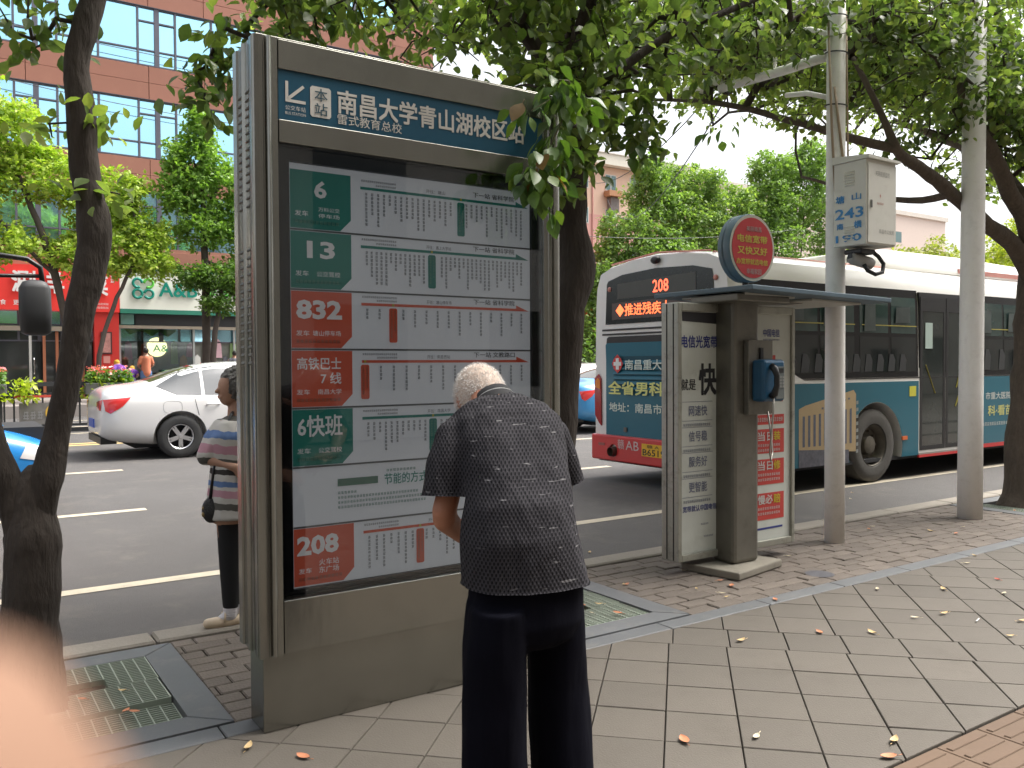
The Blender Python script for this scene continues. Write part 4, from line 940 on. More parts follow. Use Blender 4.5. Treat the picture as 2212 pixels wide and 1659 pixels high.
# ================================================================== CARS
m_carglass = M('car glass', (.03,.035,.038), .04, spec=.8, coat=.5)
m_head = M('head lamp', (.55,.55,.55), .08, coat=1.); m_tail = M('tail lamp', (.62,.03,.03), .12, coat=1.)
m_plate = M('plate blue', (.06,.12,.5), .4)
def sedan(name, label, group, loc, heading, paint, sz=1., roofz=1.475, two=None, detail=True):
    """local: x 0 rear .. 4.62 front, y across (near side is -y when heading +x)"""
    car = empty(name, loc, 0 if heading > 0 else math.pi, label, 'car' if 'taxi' not in name else 'taxi', group)
    k = roofz/1.475
    #        x    halfW  zbot  zsh   ztop  roofHalf
    st = [(.00,.62,.42,.70,.80,.50),(.035,.74,.36,.86,1.00,.60),(.12,.82,.30,.92,1.085,.66),(.32,.875,.26,.93,1.115,.68),(.62,.90,.22,.93,1.135,.66),
          (.95,.91,.20,.93,1.26,.60),(1.35,.91,.20,.93,1.40,.565),(1.8,.91,.20,.925,1.465,.56),(2.3,.91,.20,.915,1.475,.57),(2.8,.91,.20,.90,1.42,.58),
          (3.15,.91,.20,.88,1.23,.63),(3.42,.90,.20,.86,1.04,.70),(3.8,.89,.21,.80,.97,.68),(4.2,.86,.22,.72,.87,.62),(4.45,.80,.24,.62,.76,.55),(4.58,.70,.30,.54,.64,.45),(4.62,.60,.36,.48,.55,.40)]
    def zk(z): return z if z < .9 else .9+(z-.9)*(roofz-.9)/(1.475-.9)
    rings = []
    for x, w, zb, zs, zt, rw in st:
        zt = zk(zt); half = [(0,zb),(w*.8,zb),(w*.97,zb+.08),(w,zb+.22 if zb+.22 < zs else (zb+zs)/2),(w,(zs+zb)/2+.12),(w*.985,zs-.06),(w*.955,zs)]
        if zt-zs > .2: half += [(rw+(w*.955-rw)*.5,(zs+zt)/2-.01),(rw,zt-.05),(rw*.75,zt-.012),(0,zt)]
        else: half += [(w*.92,zs+(zt-zs)*.35),(rw+.05,zt-(zt-zs)*.3),(rw*.6,zt-.012),(0,zt)]
        rings.append([(x,-y,z) for y, z in half] + [(x,y,z) for y, z in reversed(half[1:-1])])
    bd = MB().loft(rings).build('body', paint, car)
    nr = len(rings[0]); ca = bd.data.attributes.new('crease_edge', 'FLOAT', 'EDGE')
    for e in bd.data.edges:
        a_, b_ = e.vertices
        if abs(a_-b_) == nr and (a_ % nr) in (1, 6, nr-6, nr-1): ca.data[e.index].value = .55
    sub_ = bd.modifiers.new('s', 'SUBSURF'); sub_.levels = 2; sub_.render_levels = 2; bake(bd)
    wr = .325; WXs = (1.10, 3.74)
    c_ = MB()
    for wx in WXs: c_.cyl((wx,-1.1,.33),(wx,-.62,.33),.385,n=36).cyl((wx,.62,.33),(wx,1.1,.33),.385,n=36)
    cut(bd, c_); autosmooth(bd.data, 40)
    for wx in WXs:
        wheel(car, (wx,-.80,wr), wr, .20, -1, 'car'); wheel(car, (wx,.80,wr), wr, .20, 1, 'car')
        MB().tube([(wx+.384*math.cos(a), -.60, .33+.384*math.sin(a)) for a in [R(k_) for k_ in range(-20,201,10)]], .012, 6).build('arch_liner', m_dark, car)
    MB().box(.5, 4.2, -.6, .6, .16, .45).build('underbody', m_dark, car)
    MB().box(.15, 4.4, -.55, .55, .3, .9).build('inner_floor', m_dark, car)
    # windows follow the body: project side outline onto its surface
    from mathutils.bvhtree import BVHTree
    bm = bmesh.new(); bm.from_mesh(bd.data); bvh = BVHTree.FromBMesh(bm)
    def project(pts, dirv, off=.004, name='glass', mat=m_carglass, sub2=10):
        poly = [Vector(p) for p in pts]; cx = sum(poly, Vector())/len(poly); b2 = bmesh.new(); vs = [b2.verts.new(p) for p in poly]; b2.faces.new(vs)
        bmesh.ops.triangulate(b2, faces=b2.faces); bmesh.ops.subdivide_edges(b2, edges=b2.edges, cuts=5, use_grid_fill=True)
        d = Vector(dirv).normalized()
        for v in b2.verts:
            h = bvh.ray_cast(v.co - d*3, d)
            if h[0] is not None: v.co = h[0] + h[1]*off
        me = bpy.data.meshes.new(name); b2.to_mesh(me); b2.free(); me.polygons.foreach_set('use_smooth', [True]*len(me.polygons)); return link(name, me, mat, car)
    for s in (-1, 1):
        Y = s*1.0
        project([(.78,Y,zk(1.13)-.045),(1.05,Y,.955),(1.42,Y,.945),(1.45,Y,zk(1.36)),(1.15,Y,zk(1.29))], (0,-s,0), name='side_window')
        project([(1.47,Y,.945),(2.13,Y,.935),(2.13,Y,zk(1.41)),(1.75,Y,zk(1.405)),(1.49,Y,zk(1.365))], (0,-s,0), name='side_window')
        project([(2.19,Y,.935),(3.05,Y,.925),(3.02,Y,zk(1.08)),(2.78,Y,zk(1.29)),(2.55,Y,zk(1.38)),(2.2,Y,zk(1.41))], (0,-s,0), name='side_window')
        project([(.17,Y*.6,.96),(.17,Y*.93,.97),(.17,Y*.93,.70),(.17,Y*.62,.76)], (1,0,0), .006, 'tail_lamp', m_tail) if False else None
        # tail lamp wraps the corner
        project([(.06,Y,.90),(.42,Y,.935),(.30,Y,.80),(.14,Y,.70),(.08,Y,.74)], (0,-s,0), .006, 'tail_lamp', m_tail)
        project([(0,s*.42,.86),(0,s*.70,.90),(0,s*.70,.74),(0,s*.50,.76)], (1,0,0), .006, 'tail_lamp', m_tail)
        project([(4.22,Y,.74),(4.5,Y,.66),(4.42,Y,.54),(4.15,Y,.60)], (0,-s,0), .006, 'headlight', m_head)
        project([(5,s*.42,.66),(5,s*.72,.70),(5,s*.72,.56),(5,s*.45,.54)], (-1,0,0), .006, 'headlight', m_head)
        seams = MB()
        for xx in (1.50, 2.50): pass
        project([(1.30,Y,.93),(1.308,Y,.93),(1.40,Y,.5),(1.392,Y,.5)], (0,-s,0), .003, 'door_seam', m_dark)
        project([(2.15,Y,.92),(2.158,Y,.92),(2.165,Y,.3),(2.157,Y,.3)], (0,-s,0), .003, 'door_seam', m_dark)
        MB().tube([(1.48,s*.905,.80),(1.52,s*.93,.805),(1.64,s*.93,.81),(1.68,s*.905,.81)], .012, 8).build('door_handle', paint, car, smooth=True)
        MB().tube([(2.32,s*.905,.78),(2.36,s*.93,.785),(2.48,s*.93,.79),(2.52,s*.905,.79)], .012, 8).build('door_handle', paint, car, smooth=True)
        MB().ellip((2.98,s*.98,.96),.08,.10,.06).build('wing_mirror', paint, car, smooth=True)
        if detail:
            fr = MB(); pts = []
            for q in range(24):
                a = 2*math.pi*q/24; p = Vector((.99+.135*math.copysign(abs(math.cos(a))**.6,math.cos(a)), Y, .775+.09*math.copysign(abs(math.sin(a))**.6,math.sin(a)))); h = bvh.ray_cast(p + Vector((0,s*2,0)), Vector((0,-s,0)))
                if h[0] is not None: pts.append(h[0]+h[1]*.001)
            if len(pts) == 24: MB().tube(pts+[pts[0]], .0022, 4).build('fuel_flap_seam', M('seam grey', (.3,.3,.3), .6), car)
    project([(.72,-.56,2),(1.40,-.47,2),(1.40,.47,2),(.72,.56,2)], (0,0,-1), .004, 'rear_window', M('rear glass', (.07,.065,.05), .08, spec=.6))
    project([(2.68,-.5,2),(3.40,-.62,2),(3.40,.62,2),(2.68,.5,2)], (0,0,-1), .004, 'windscreen')
    if detail: MB().box(1.36,1.42,-.11,.11,zk(1.385),zk(1.40)).build('brake_lamp', m_tail, car)
    MB().box(-.012,.02,-.22,.22,.47,.60).build('number_plate', m_plate, car)
    MB().box(.03,.25,-.62,.62,.24,.34).build('bumper_insert', m_black, car)
    bm.free(); return car
whitep = M('car white', (.72,.71,.70), .25, vary=.02, coat=.8); bluep = M('taxi blue', (.02,.20,.52), .25, vary=.05, coat=.8)
silver = M('car silver', (.42,.42,.4), .3, metal=.5, coat=.6); blk = M('car black', (.012,.012,.014), .2, coat=.9)
c1 = sedan('car', 'white saloon car behind the woman in the striped top', None, (2.02, 15.38, zr(15.3)), 1, whitep); c1.scale = (1.07,)*3
c1.location.z = zr(14.6)
c2 = sedan('taxi', 'blue taxi whose bonnet shows in the fork of the left tree', None, (-3.50, 10.95, zr(11.0)), 1, bluep, detail=False)
c3 = sedan('taxi', 'light blue taxi seen from behind between the trunk and the back of the bus', None, (11.15, 14.9, zr(14.9)), 1, M('taxi light blue', (.05,.27,.56), .28, vary=.05, coat=.8), detail=False)
c4 = sedan('car', 'silver car beyond the light blue taxi, its sloping window showing over the taxi', None, (17.35, 18.9, zr(18.4)), -1, silver, detail=False)
c5 = sedan('car', 'black car farthest back beside the red shop, just left of the bus', None, (23.1, 23.7, .08), -1, blk, roofz=1.75, detail=False)
# ================================================================== RED OFFICE BUILDING ACROSS THE STREET
FY = 34.0
m_terra = M('terracotta panel', (.33,.145,.10), .75, vary=.08, vscale=.6, grain=.06, objrand=.06, dirt=.12, dcol=(.5,.25,.17))
m_frame = M('window frame grey', (.10,.10,.13), .5)
m_pane = M('blue mirror glass', (.45,.80,.98), .07, metal=.9, vary=.04, vscale=.4, objrand=.08)
ob = empty('office_building', (5, FY+8, .42), 0, 'terracotta red office building with bands of pale blue mirror windows', 'building')
def O(mb, name, mat, parent=ob, **k):
    o = mb.build(name, mat, parent, **k)
    if parent is ob: o.location = -ob.location
    return o
BX0, BX1 = -9.9, 18.56
O(MB().box(BX0, BX1-.05, FY+.25, FY+14, .42, 24.4), 'core', M('building core', (.3,.11,.07), .8))
PITCH = 3.42; z_top1 = 11.40          # top of a window band
pan = MB().box(-.99, .99, -.06, 0, -.3, .3, c=.006).mesh('wall_panel'); pan.materials.append(m_terra)
bands = []
for k in range(-2, 4):
    zt = z_top1 + PITCH*k; bands.append(zt)
for zt in bands:            # spandrel above the window band: zt .. zt+1.24
    for r in range(2):
        n = int((BX1-BX0)/2)
        for i in range(n+1):
            x = BX1 - 1 - i*2
            if x-1 < BX0: continue
            vis = x > -2
            if not vis: continue
            o = link('wall_panel', pan, None, ob, (x-5, FY-8-FY, zt+.315+r*.61-.42))
    O(MB().box(BX0, -3.4, FY-.06, FY+.2, zt+.01, zt+1.24), 'wall', m_terra)
    # ledge shadow line under the spandrel
    O(MB().box(BX0, BX1, FY-.07, FY+.25, zt-.005, zt+.012), 'ledge', m_frame)
def bay(xc, zt):
    """window bay 4 m wide: panes behind a grid of mullions; xc is the thick mullion"""
    zb = zt - 2.17; w = empty('window', (xc-5, FY-8-FY, zb-.42), 0, parent=ob); h = 2.165
    f = MB(); d0, d1 = -.03, .10
    xsx = [(-2.0,.035),(-.66,.035),(0,.085),(.66,.035)]
    for x, t in xsx: f.box(x-t, x+t, d0, d1, 0, h)
    for a, b in ((-1.965,-.695),(-.625,-.085),(.085,.625),(.695,1.965)):
        f.box(a, b, d0+.01, d1, .56, .61); f.box(a, b, d0+.01, d1, 0, .05); f.box(a, b, d0+.01, d1, h-.04, h)
    for a, b in ((-.625,-.085),(.085,.625)): f.box(a, b, d0+.005, d1, h-.55, h-.50)
    f.build('window_frame', m_frame, w)
    def P_(x0, x1, z0, z1):
        o = MB().box(x0, x1, .04, .06, z0, z1).build('pane', m_pane, w); o.rotation_euler = (random.uniform(-.006,.006), 0, random.uniform(-.006,.006))
    for a, b in ((-1.965,-.695),(.695,1.965)): P_(a, b, .05, .56); P_(a, b, .61, h-.04)
    for a, b in ((-.625,-.085),(.085,.625)): P_(a, b, .05, .56); P_(a, b, .61, h-.55); P_(a, b, h-.50, h-.04)
for zt in bands:
    for k in range(-1, 4): 
        xc = 2.88 + 3.99*k
        if xc > -3.5: bay(xc, zt)
    O(MB().box(BX0, -3.2, FY+.02, FY+.1, zt-2.17, zt), 'far_windows', m_pane)
# corner pier on the right, parapet
O(MB().box(17.0, BX1, FY-.05, FY+.3, 4.6, 24.3), 'corner_pier', m_terra); O(MB().box(BX0, BX1+.1, FY-.12, FY+14, 24.4, 24.9), 'parapet', m_terra)
O(MB().box(BX0, BX1, FY-.04, FY+.25, 2.2+1.0+.42, 5.9), 'fascia', m_terra)
# ground floor openings
m_shopdark = M('shop interior', (.045,.045,.045), .7, vary=.4, vscale=1.5)
O(MB().box(BX0, BX1-.2, FY+.1, FY+.2499, .42, 3.7), 'shop_back', m_shopdark)
# ---- restaurant
rs = empty('restaurant_sign', (2, FY-.3, 3.45), 0, 'bright red shop sign board with white brush characters on the far side', 'shop sign')
def RS(mb, n, m, root, **k): o = mb.build(n, m, root, **k); o.location = -Vector(root.location); return o
m_signred = M('sign board red', (.55,.035,.03), .45, vary=.05, emit=(.9,.04,.03), es=.10)
RS(MB().box(-6.0, 5.38, FY-.42, FY-.03, 3.46, 5.02), 'board', m_signred, rs)
m_cw = M('raised white letter', (.78,.76,.76), .4)
def solidtext(s, x0, x1, z0, z1, bold, d, mat, name, root, y):
    t = MB(); text(t, s, (0, y, 0), AX, UP, x0, x1, z0, z1, bold); me = t.mesh(name); o = link(name, me, mat, root); o.location = -Vector(root.location)
    so = o.modifiers.new('s', 'SOLIDIFY'); so.thickness = d; so.offset = 0; return o
solidtext('涮', 2.0, 2.72, 4.05, 4.80, .02, .06, m_cw, 'raised_letter', rs, FY-.47)
solidtext('羊', 3.02, 3.6, 4.05, 4.80, .02, .06, m_cw, 'raised_letter', rs, FY-.47)
solidtext('菜', 4.40, 5.0, 4.02, 4.78, .02, .06, m_cw, 'raised_letter', rs, FY-.47)
t = MB(); y_ = FY-.425
text(t, '更实惠', (0,y_,0), AX, UP, 2.05, 2.60, 3.62, 3.80, .01); text(t, '养生', (0,y_,0), AX, UP, 3.42, 3.75, 3.62, 3.80, .01); text(t, '食', (0,y_,0), AX, UP, 1.66, 1.84, 3.62, 3.80, .01)
scribble(t, (0,y_,0), AX, UP, 4.45, 5.02, 3.70, 3.78, 11, 1); scribble(t, (0,y_,0), AX, UP, 4.45, 5.02, 3.57, 3.65, 11, 2); scribble(t, (0,y_,0), AX, UP, 5.08, 5.24, 4.50, 4.95, 5, 3, True)
RS(t, 'small_lettering', m_cw, rs)
rf = empty('shopfront', (2, FY-.1, .42), 0, 'dark restaurant shopfront with orange posts and red end pier')
m_redp = M('red pier', (.50,.03,.025), .45, vary=.06)
RS(MB().box(4.55, 5.36, FY-.36, FY+.099, .42, 3.455), 'pier', m_redp, rf)
RS(MB().box(4.75, 5.12, FY-.39, FY-.362, 1.95, 2.75), 'menu_frame', M('menu frame', (.06,.02,.02), .5), rf); RS(MB().box(4.80, 5.07, FY-.395, FY-.391, 2.0, 2.70), 'menu_board', M('menu board', (.42,.2,.18), .5, vary=.5, vscale=9), rf)
RS(MB().box(4.83, 5.05, FY-.368, FY-.361, 1.62, 1.88), 'notice', M('notice red', (.6,.25,.22), .5), rf)
for x in (2.55,): RS(MB().box(x-.04, x+.04, FY-.2, FY-.1, .42, 3.2), 'steel_post', M('post white', (.5,.5,.48), .4), rf)
for x in (2.98, 3.38, 3.78, 4.2): RS(MB().box(x-.045, x+.045, FY-.14, FY-.06, .42, 2.75), 'timber_post', M('orange timber', (.34,.12,.06), .6), rf)
RS(MB().box(-6, 4.5, FY-.2, FY-.02, 2.76, 2.92), 'transom', M('beige beam', (.35,.3,.24), .6), rf)
for k in range(6): RS(MB().box(-5+k*1.6, -3.5+k*1.6, FY-.0, FY+.02, .5, 2.74), 'shop_pane', M('shop glass', (.035,.04,.04), .05, spec=.8), rf)
RS(MB().tube([(2.66,FY-.22,1.25),(2.66,FY-.26,1.3),(2.66,FY-.26,1.75),(2.66,FY-.22,1.8)], .02, 6), 'door_handle', m_chrome, rf)
# ---- clothes shop
cs = empty('clothes_shop_sign', (8, FY-.25, 3.45), 0, 'white shop sign board with a green four-leaf emblem and green letters', 'shop sign')
RS(MB().box(5.40, 13.2, FY-.40, FY-.03, 3.60, 5.02), 'board', M('board cream', (.66,.67,.60), .45, vary=.04, emit=(.8,.8,.7), es=.06), cs)
RS(MB().box(5.40, 13.2, FY-.41, FY-.03, 3.44, 3.598), 'board_edge', M('edge green', (.03,.20,.14), .5), cs); RS(MB().box(5.40, 13.2, FY-.43, FY-.03, 5.021, 5.09), 'board_top', M('edge dark green', (.02,.09,.07), .5), cs)
lg = MB(); cxl, czl = 6.18, 4.36; m_lg = M('emblem green', (.0,.23,.17), .4); m_lg2 = M('emblem light green', (.12,.50,.06), .4)
for k, (dx, dz, a0, a1) in enumerate(((-.19,.19,0,300),(-.19,-.20,-30,330),(.19,-.20,-150,170))):
    lg.tube([(cxl+dx+.155*math.cos(R(a)), FY-.47, czl+dz+.155*math.sin(R(a))) for a in range(a0, a1+1, 20)], .05, 8)
RS(lg, 'emblem_loops', m_lg, cs, smooth=True)
RS(MB().tube([(cxl+.19+.155*math.cos(R(a)), FY-.47, czl+.19+.155*math.sin(R(a))) for a in range(-120, 181, 20)], .05, 8), 'emblem_leaf', m_lg2, cs, smooth=True)
solidtext('A&B', 6.72, 8.1, 4.08, 4.62, .012, .06, m_lg, 'raised_letter', cs, FY-.46)
solidtext('生活馆', 8.35, 9.9, 4.0, 4.55, .012, .06, m_lg2, 'raised_letter', cs, FY-.46)
cf = empty('shopfront', (8, FY-.1, .42), 0, 'glazed clothes shopfront with garments hanging inside')
RS(MB().box(5.45, 5.9, FY-.2, FY+.02, 3.05, 3.42), 'side_screen', M('teal screen', (.16,.33,.30), .5), cf); RS(MB().box(5.95, 13, FY-.15, FY+.05, 3.02, 3.43), 'shutter_box', M('shutter dark', (.035,.035,.04), .6), cf)
RS(MB().box(5.38, 13, FY-.22, FY-.02, 2.90, 3.01), 'lintel', M('beige beam', (.35,.3,.24), .6), cf)
for x in (5.42, 8.02, 9.55, 11.2): RS(MB().box(x-.035, x+.035, FY-.15, FY-.05, .42, 2.9), 'mullion', M('alu mullion', (.4,.42,.42), .4, metal=.4), cf)
RS(MB().box(5.46, 7.98, FY-.1, FY-.09, .42, 2.88), 'shop_pane', glassmat('shopfront glass', (.8,.86,.84), 1.0, .02, .08), cf)
RS(MB().box(5.5, 12.9, FY+.06, FY+.09, .43, 2.95), 'shop_wall', M('shop wall', (.16,.17,.15), .7, vary=.5, vscale=1.3), cf)
m_lamp = M('lit disc', (.8,.75,.4), .5, emit=(1.0,.85,.42), es=1.1)
RS(MB().cyl((6.72,FY-.0,2.22),(6.72,FY+.055,2.22),.36,n=32), 'lit_disc', m_lamp, cf)
t = MB(); text(t, 'A&', (0,FY-.106,0), AX, UP, 6.55, 7.1, 2.04, 2.30, .01); RS(t, 'window_lettering', M('window green', (.03,.25,.12), .5), cf)
gc = [(.5,.12,.25),(.6,.6,.58),(.45,.1,.07),(.12,.2,.35),(.55,.35,.4),(.1,.1,.12),(.3,.45,.2),(.6,.3,.1)]
rr = random.Random(3)
for i in range(26):
    x = 5.75 + i*.27 + rr.uniform(-.05,.05)
    if 6.3 < x < 7.2: continue
    z1 = 2.45 - (i % 2)*.55 + rr.uniform(-.1,.1); h = rr.uniform(.55,.95); w = rr.uniform(.09,.16)
    RS(MB().prism([(x-w,FY-.02,z1-h),(x-w*.8,FY-.02,z1-.1),(x,FY-.02,z1),(x+w*.8,FY-.02,z1-.12),(x+w*1.1,FY-.02,z1-h)], (0,.05,0)), 'garment', M('garment %d' % (i % 8), gc[i % 8], .8, vary=.2), cf)
RS(MB().prism([(6.9,FY-.5,.42),(7.7,FY-.5,.42),(7.7,FY-.5,1.25),(6.9,FY-.5,1.25)], (0,.35,0)), 'counter', M('counter white', (.5,.5,.46), .5), cf); RS(MB().box(6.85,7.85,FY-.6,FY-.1,1.251,1.36), 'counter_top', M('counter green', (.03,.2,.12), .6), cf)
RS(MB().prism([(6.3,FY-.03,2.78),(6.55,FY-.03,2.62),(6.8,FY-.03,2.80),(7.1,FY-.03,2.6),(7.4,FY-.03,2.82),(7.4,FY-.03,2.88),(5.6,FY-.03,2.88),(5.8,FY-.03,2.68),(6.05,FY-.03,2.8)], (0,.02,0)), 'bunting', M('bunting', (.12,.3,.08), .7, vary=.6, vscale=4), cf)
bpy.context.view_layer.update()
for q_ in (rf, cf): q_.parent = ob; q_.location = Vector(q_.location) - Vector(ob.location)
# ---- more shops further right, red gateway seen beside the bus
sh = empty('corner_shop', (25, FY, .42), 0, 'low red shopfront with a yellow edged sign board just left of the bus', 'shopfront')
RS(MB().box(19.3, 34, FY, FY+6, .42, 5.3), 'wall', M('shop wall pale red', (.45,.12,.09), .7), sh)
RS(MB().box(19.4, 34, FY-.3, FY-.02, 3.0, 4.3), 'board', m_signred, sh); RS(MB().box(19.4, 34, FY-.33, FY-.02, 4.31, 4.75), 'board_edge', M('board yellow', (.6,.38,.04), .5), sh)
RS(MB().box(19.5, 34, FY-.10, FY-.01, 1.0, 2.95), 'shop_panes', M('pale shop glass', (.25,.3,.3), .1, vary=.6, vscale=1.2), sh)
t = MB(); scribble(t, (0,FY-.32,0), AX, UP, 20, 33, 3.25, 3.8, 16, 5); RS(t, 'lettering', M('board yellow', (.6,.38,.04), .5), sh)
# ================================================================== PINK APARTMENTS
pk = empty('apartment_building', (60, 60, .42), 0, 'pink and cream apartment block with a pale parapet behind the green trees', 'building')
def PK(mb, n, m, root=pk, **k): o = mb.build(n, m, root, **k); o.location = -Vector(root.location); return o
m_pink = M('pink render', (.62,.34,.30), .8, vary=.05, vscale=.5); m_pink2 = M('cream pink render', (.66,.47,.36), .8, vary=.05, vscale=.5)
PK(MB().box(43.45, 58, 55.0, 66, .4, 13.9), 'wall', m_pink); PK(MB().box(43.45, 58, 55.0, 66, 13.905, 17.95), 'upper_wall', m_pink2)
PK(MB().box(43.0, 58.5, 54.3, 66.5, 18.0, 18.9), 'parapet', M('parapet cream', (.66,.64,.55), .8, vary=.08)); PK(MB().box(42.9, 58.6, 54.2, 66.6, 18.905, 19.02), 'coping', m_white)
for k in range(6): PK(MB().box(48.8+k*.42, 49.0+k*.42, 54.28, 54.299, 18.35, 18.6), 'parapet_slot', m_dark)
for k in range(2): PK(MB().tube([(44.9+k*9.7,54.93,1),(44.9+k*9.7,54.93,17.9)], .07, 6), 'downpipe', m_pink)
def pkwin(x, z, w, h, root, yy, wood=False):
    f = MB(); f.box(x, x+w, yy-.02, yy+.1, z, z+.06).box(x, x+w, yy-.02, yy+.1, z+h-.06, z+h).box(x, x+.06, yy-.02, yy+.1, z+.06, z+h-.06).box(x+w-.06, x+w, yy-.02, yy+.1, z+.06, z+h-.06).box(x+w*.5-.04, x+w*.5+.04, yy-.02, yy+.1, z+.06, z+h-.06)
    o = PK(f, 'window', M('upvc', (.6,.6,.58), .5), root)
    MB().box(x+.07, x+w*.5-.05, yy-.006, yy-.002, z+.07, z+h-.07).build('pane', M('teal glass', (.10,.17,.17), .08, metal=.3), o); MB().box(x+w*.5+.05, x+w-.07, yy-.006, yy-.002, z+.07, z+h-.07).build('pane', M('teal glass', (.10,.17,.17), .08, metal=.3), o)
for fl in range(5):
    z = 16.0 - fl*2.9
    for x, w in ((44.0,.5),(46.3,1.2),(49.0,1.4),(52.5,1.4),(56,1.4),):
        if z > 3: pkwin(x, z, w, 1.35, pk, 54.99)
PK(MB().box(46.1, 47.8, 54.2, 54.95, 15.45, 15.9), 'window_box', M('rusty box', (.40,.20,.1), .7)); PK(MB().box(46.5, 47.4, 54.5, 54.98, 14.2, 15.4), 'air_conditioner', M('sooty grey', (.15,.13,.12), .7, vary=.5))
pb = empty('apartment_building', (95, 74, .42), 0, 'pale distant block whose roof carries solar water heaters above the trees', 'building')
PK(MB().box(75, 125, 70, 80, .4, 22.4), 'wall', M('pale render', (.62,.52,.46), .8, vary=.05), pb); PK(MB().box(74.7, 125.3, 69.7, 80.3, 22.4, 23.0), 'roof_edge', M('roof edge', (.6,.56,.5), .8), pb)
for k in range(7):
    PK(MB().box(76+k*6, 77.6+k*6, 69.98, 69.999, 18.5, 20.0), 'window', M('teal glass', (.10,.17,.17), .08, metal=.3), pb)
sl = empty('solar_heater', (91.6, 71, 23), 0, 'blue ended solar water heater tank on the distant roof', 'solar heater', 'solar heaters on the distant roof')
RS(MB().cyl((90.5,71,25.1),(93.6,71.6,25.1),.55,n=20), 'tank', M('tank white', (.6,.6,.6), .4), sl, smooth=False); RS(MB().cyl((90.4,70.98,25.1),(90.7,71.02,25.1),.57,n=20), 'tank_end', M('tank blue', (.05,.2,.4), .4), sl)
RS(MB().prism([(90.8,70.6,24.8),(93.3,70.9,24.8),(93.3,68.9,23.0),(90.8,68.6,23.0)], (0,0,.08)), 'collector', m_dark, sl)
RS(MB().cyl((93.2,71.2,23),(93.2,71.2,24.9),.08).cyl((90.9,71,23),(90.9,71,24.9),.08), 'frame', m_frame, sl)
s2 = copy_tree(sl); s2.location.x += 6.2; s2.location.z -= 0; tag(s2, 'second solar water heater tank, right of the blue ended one on the distant roof', 'solar heater')
pc = empty('apartment_building', (120, 60, .42), 0, 'cream block with a shallow tiled roof showing low at right behind the yellow green trees', 'building')
PK(MB().box(83, 112, 42, 52, .4, 10.5), 'wall', M('cream render', (.6,.5,.42), .8, vary=.06), pc)
PK(MB().prism([(82.3,41.4,10.5),(112.6,41.4,10.5),(106,47,13.2),(89,47,13.2)], (0,.3,0)), 'roof', M('grey tiles', (.2,.17,.16), .8, vary=.2, vscale=8), pc)
for k in range(6):
    for fl in range(2): PK(MB().box(84.5+k*4.2, 86.2+k*4.2, 41.97, 41.999, 5.2+fl*2.9-1, 6.6+fl*2.9-1), 'window', M('teal glass', (.10,.17,.17), .08, metal=.3), pc)
# unseen building added on the camera's own side to dim light and reflections
hb_ = empty('unseen_building', (8, -10, 0), 0, 'unseen grey building behind the viewer, added to dim the light on that side', 'building')
def HB(mb, n, m): o = mb.build(n, m, hb_); o.location = -hb_.location; return o
HB(MB().box(-40, 60, -22, -9, 0, 17), 'wall', M('near render', (.38,.35,.31), .85, vary=.15, vscale=.5))
for fl in range(5):
    for k in range(24): HB(MB().box(-38+k*4, -36+k*4, -9.03, -8.99, 1+fl*3.1, 2.7+fl*3.1), 'window', m_win)

# ================================================================== MEDIAN FENCE AND PLANTERS
fn = empty('median_fence', (6, 21, .08), 0, 'black steel railing along the middle of the road behind the white car', 'fence')
m_fence = M('fence black', (.03,.032,.035), .5)
FZ = .08
def FN(mb, n, m, **k): o = mb.build(n, m, fn, **k); o.location = -fn.location; return o
for (z0, z1, w) in ((1.08,1.17,.05),(.90,.94,.025),(.20,.25,.03),(.08,.16,.05)): FN(MB().box(-2, 34, 21-w, 21+w, z0, z1), 'rail', m_fence)
bar_me = MB().box(-.018,.018,-.012,.012,-.33,.33).mesh('bar'); bar_me.materials.append(m_fence)
for k in range(96):
    link('bar', bar_me, None, fn, (.9+k*.18-6, 0, .57-FZ))
pst = MB().box(-.045,.045,-.045,.045,0,1.2).mesh('post'); pst.materials.append(m_fence)
for k in range(16): link('post', pst, None, fn, (-1.2+k*2.2-6, 0, 0))
FN(MB().box(1.35, 2.25, 20.93, 20.96, .26, .72), 'sign_panel', M('fence panel', (.16,.15,.14), .6, vary=.3, vscale=6)); FN(MB().cyl((2.05,20.925,.50),(2.05,20.915,.50),.21,n=28), 'yellow_disc', M('fence disc', (.60,.36,.05), .5))
t = MB(); scribble(t, (0,20.92,0), AX, UP, 1.42, 1.82, .36, .55, 3, 4); FN(t, 'panel_print', M('fence print', (.3,.3,.3), .6))
t = MB(); text(t, '限', (0,20.91,0), AX, UP, 1.93, 2.17, .38, .62, 0); FN(t, 'disc_print', M('fence disc print', (.2,.15,.05), .6))
FN(MB().box(1.25, 2.4, 20.9, 20.92, .84, .89), 'red_strip', M('fence red', (.5,.06,.04), .5))
leaf_q = lambda: None
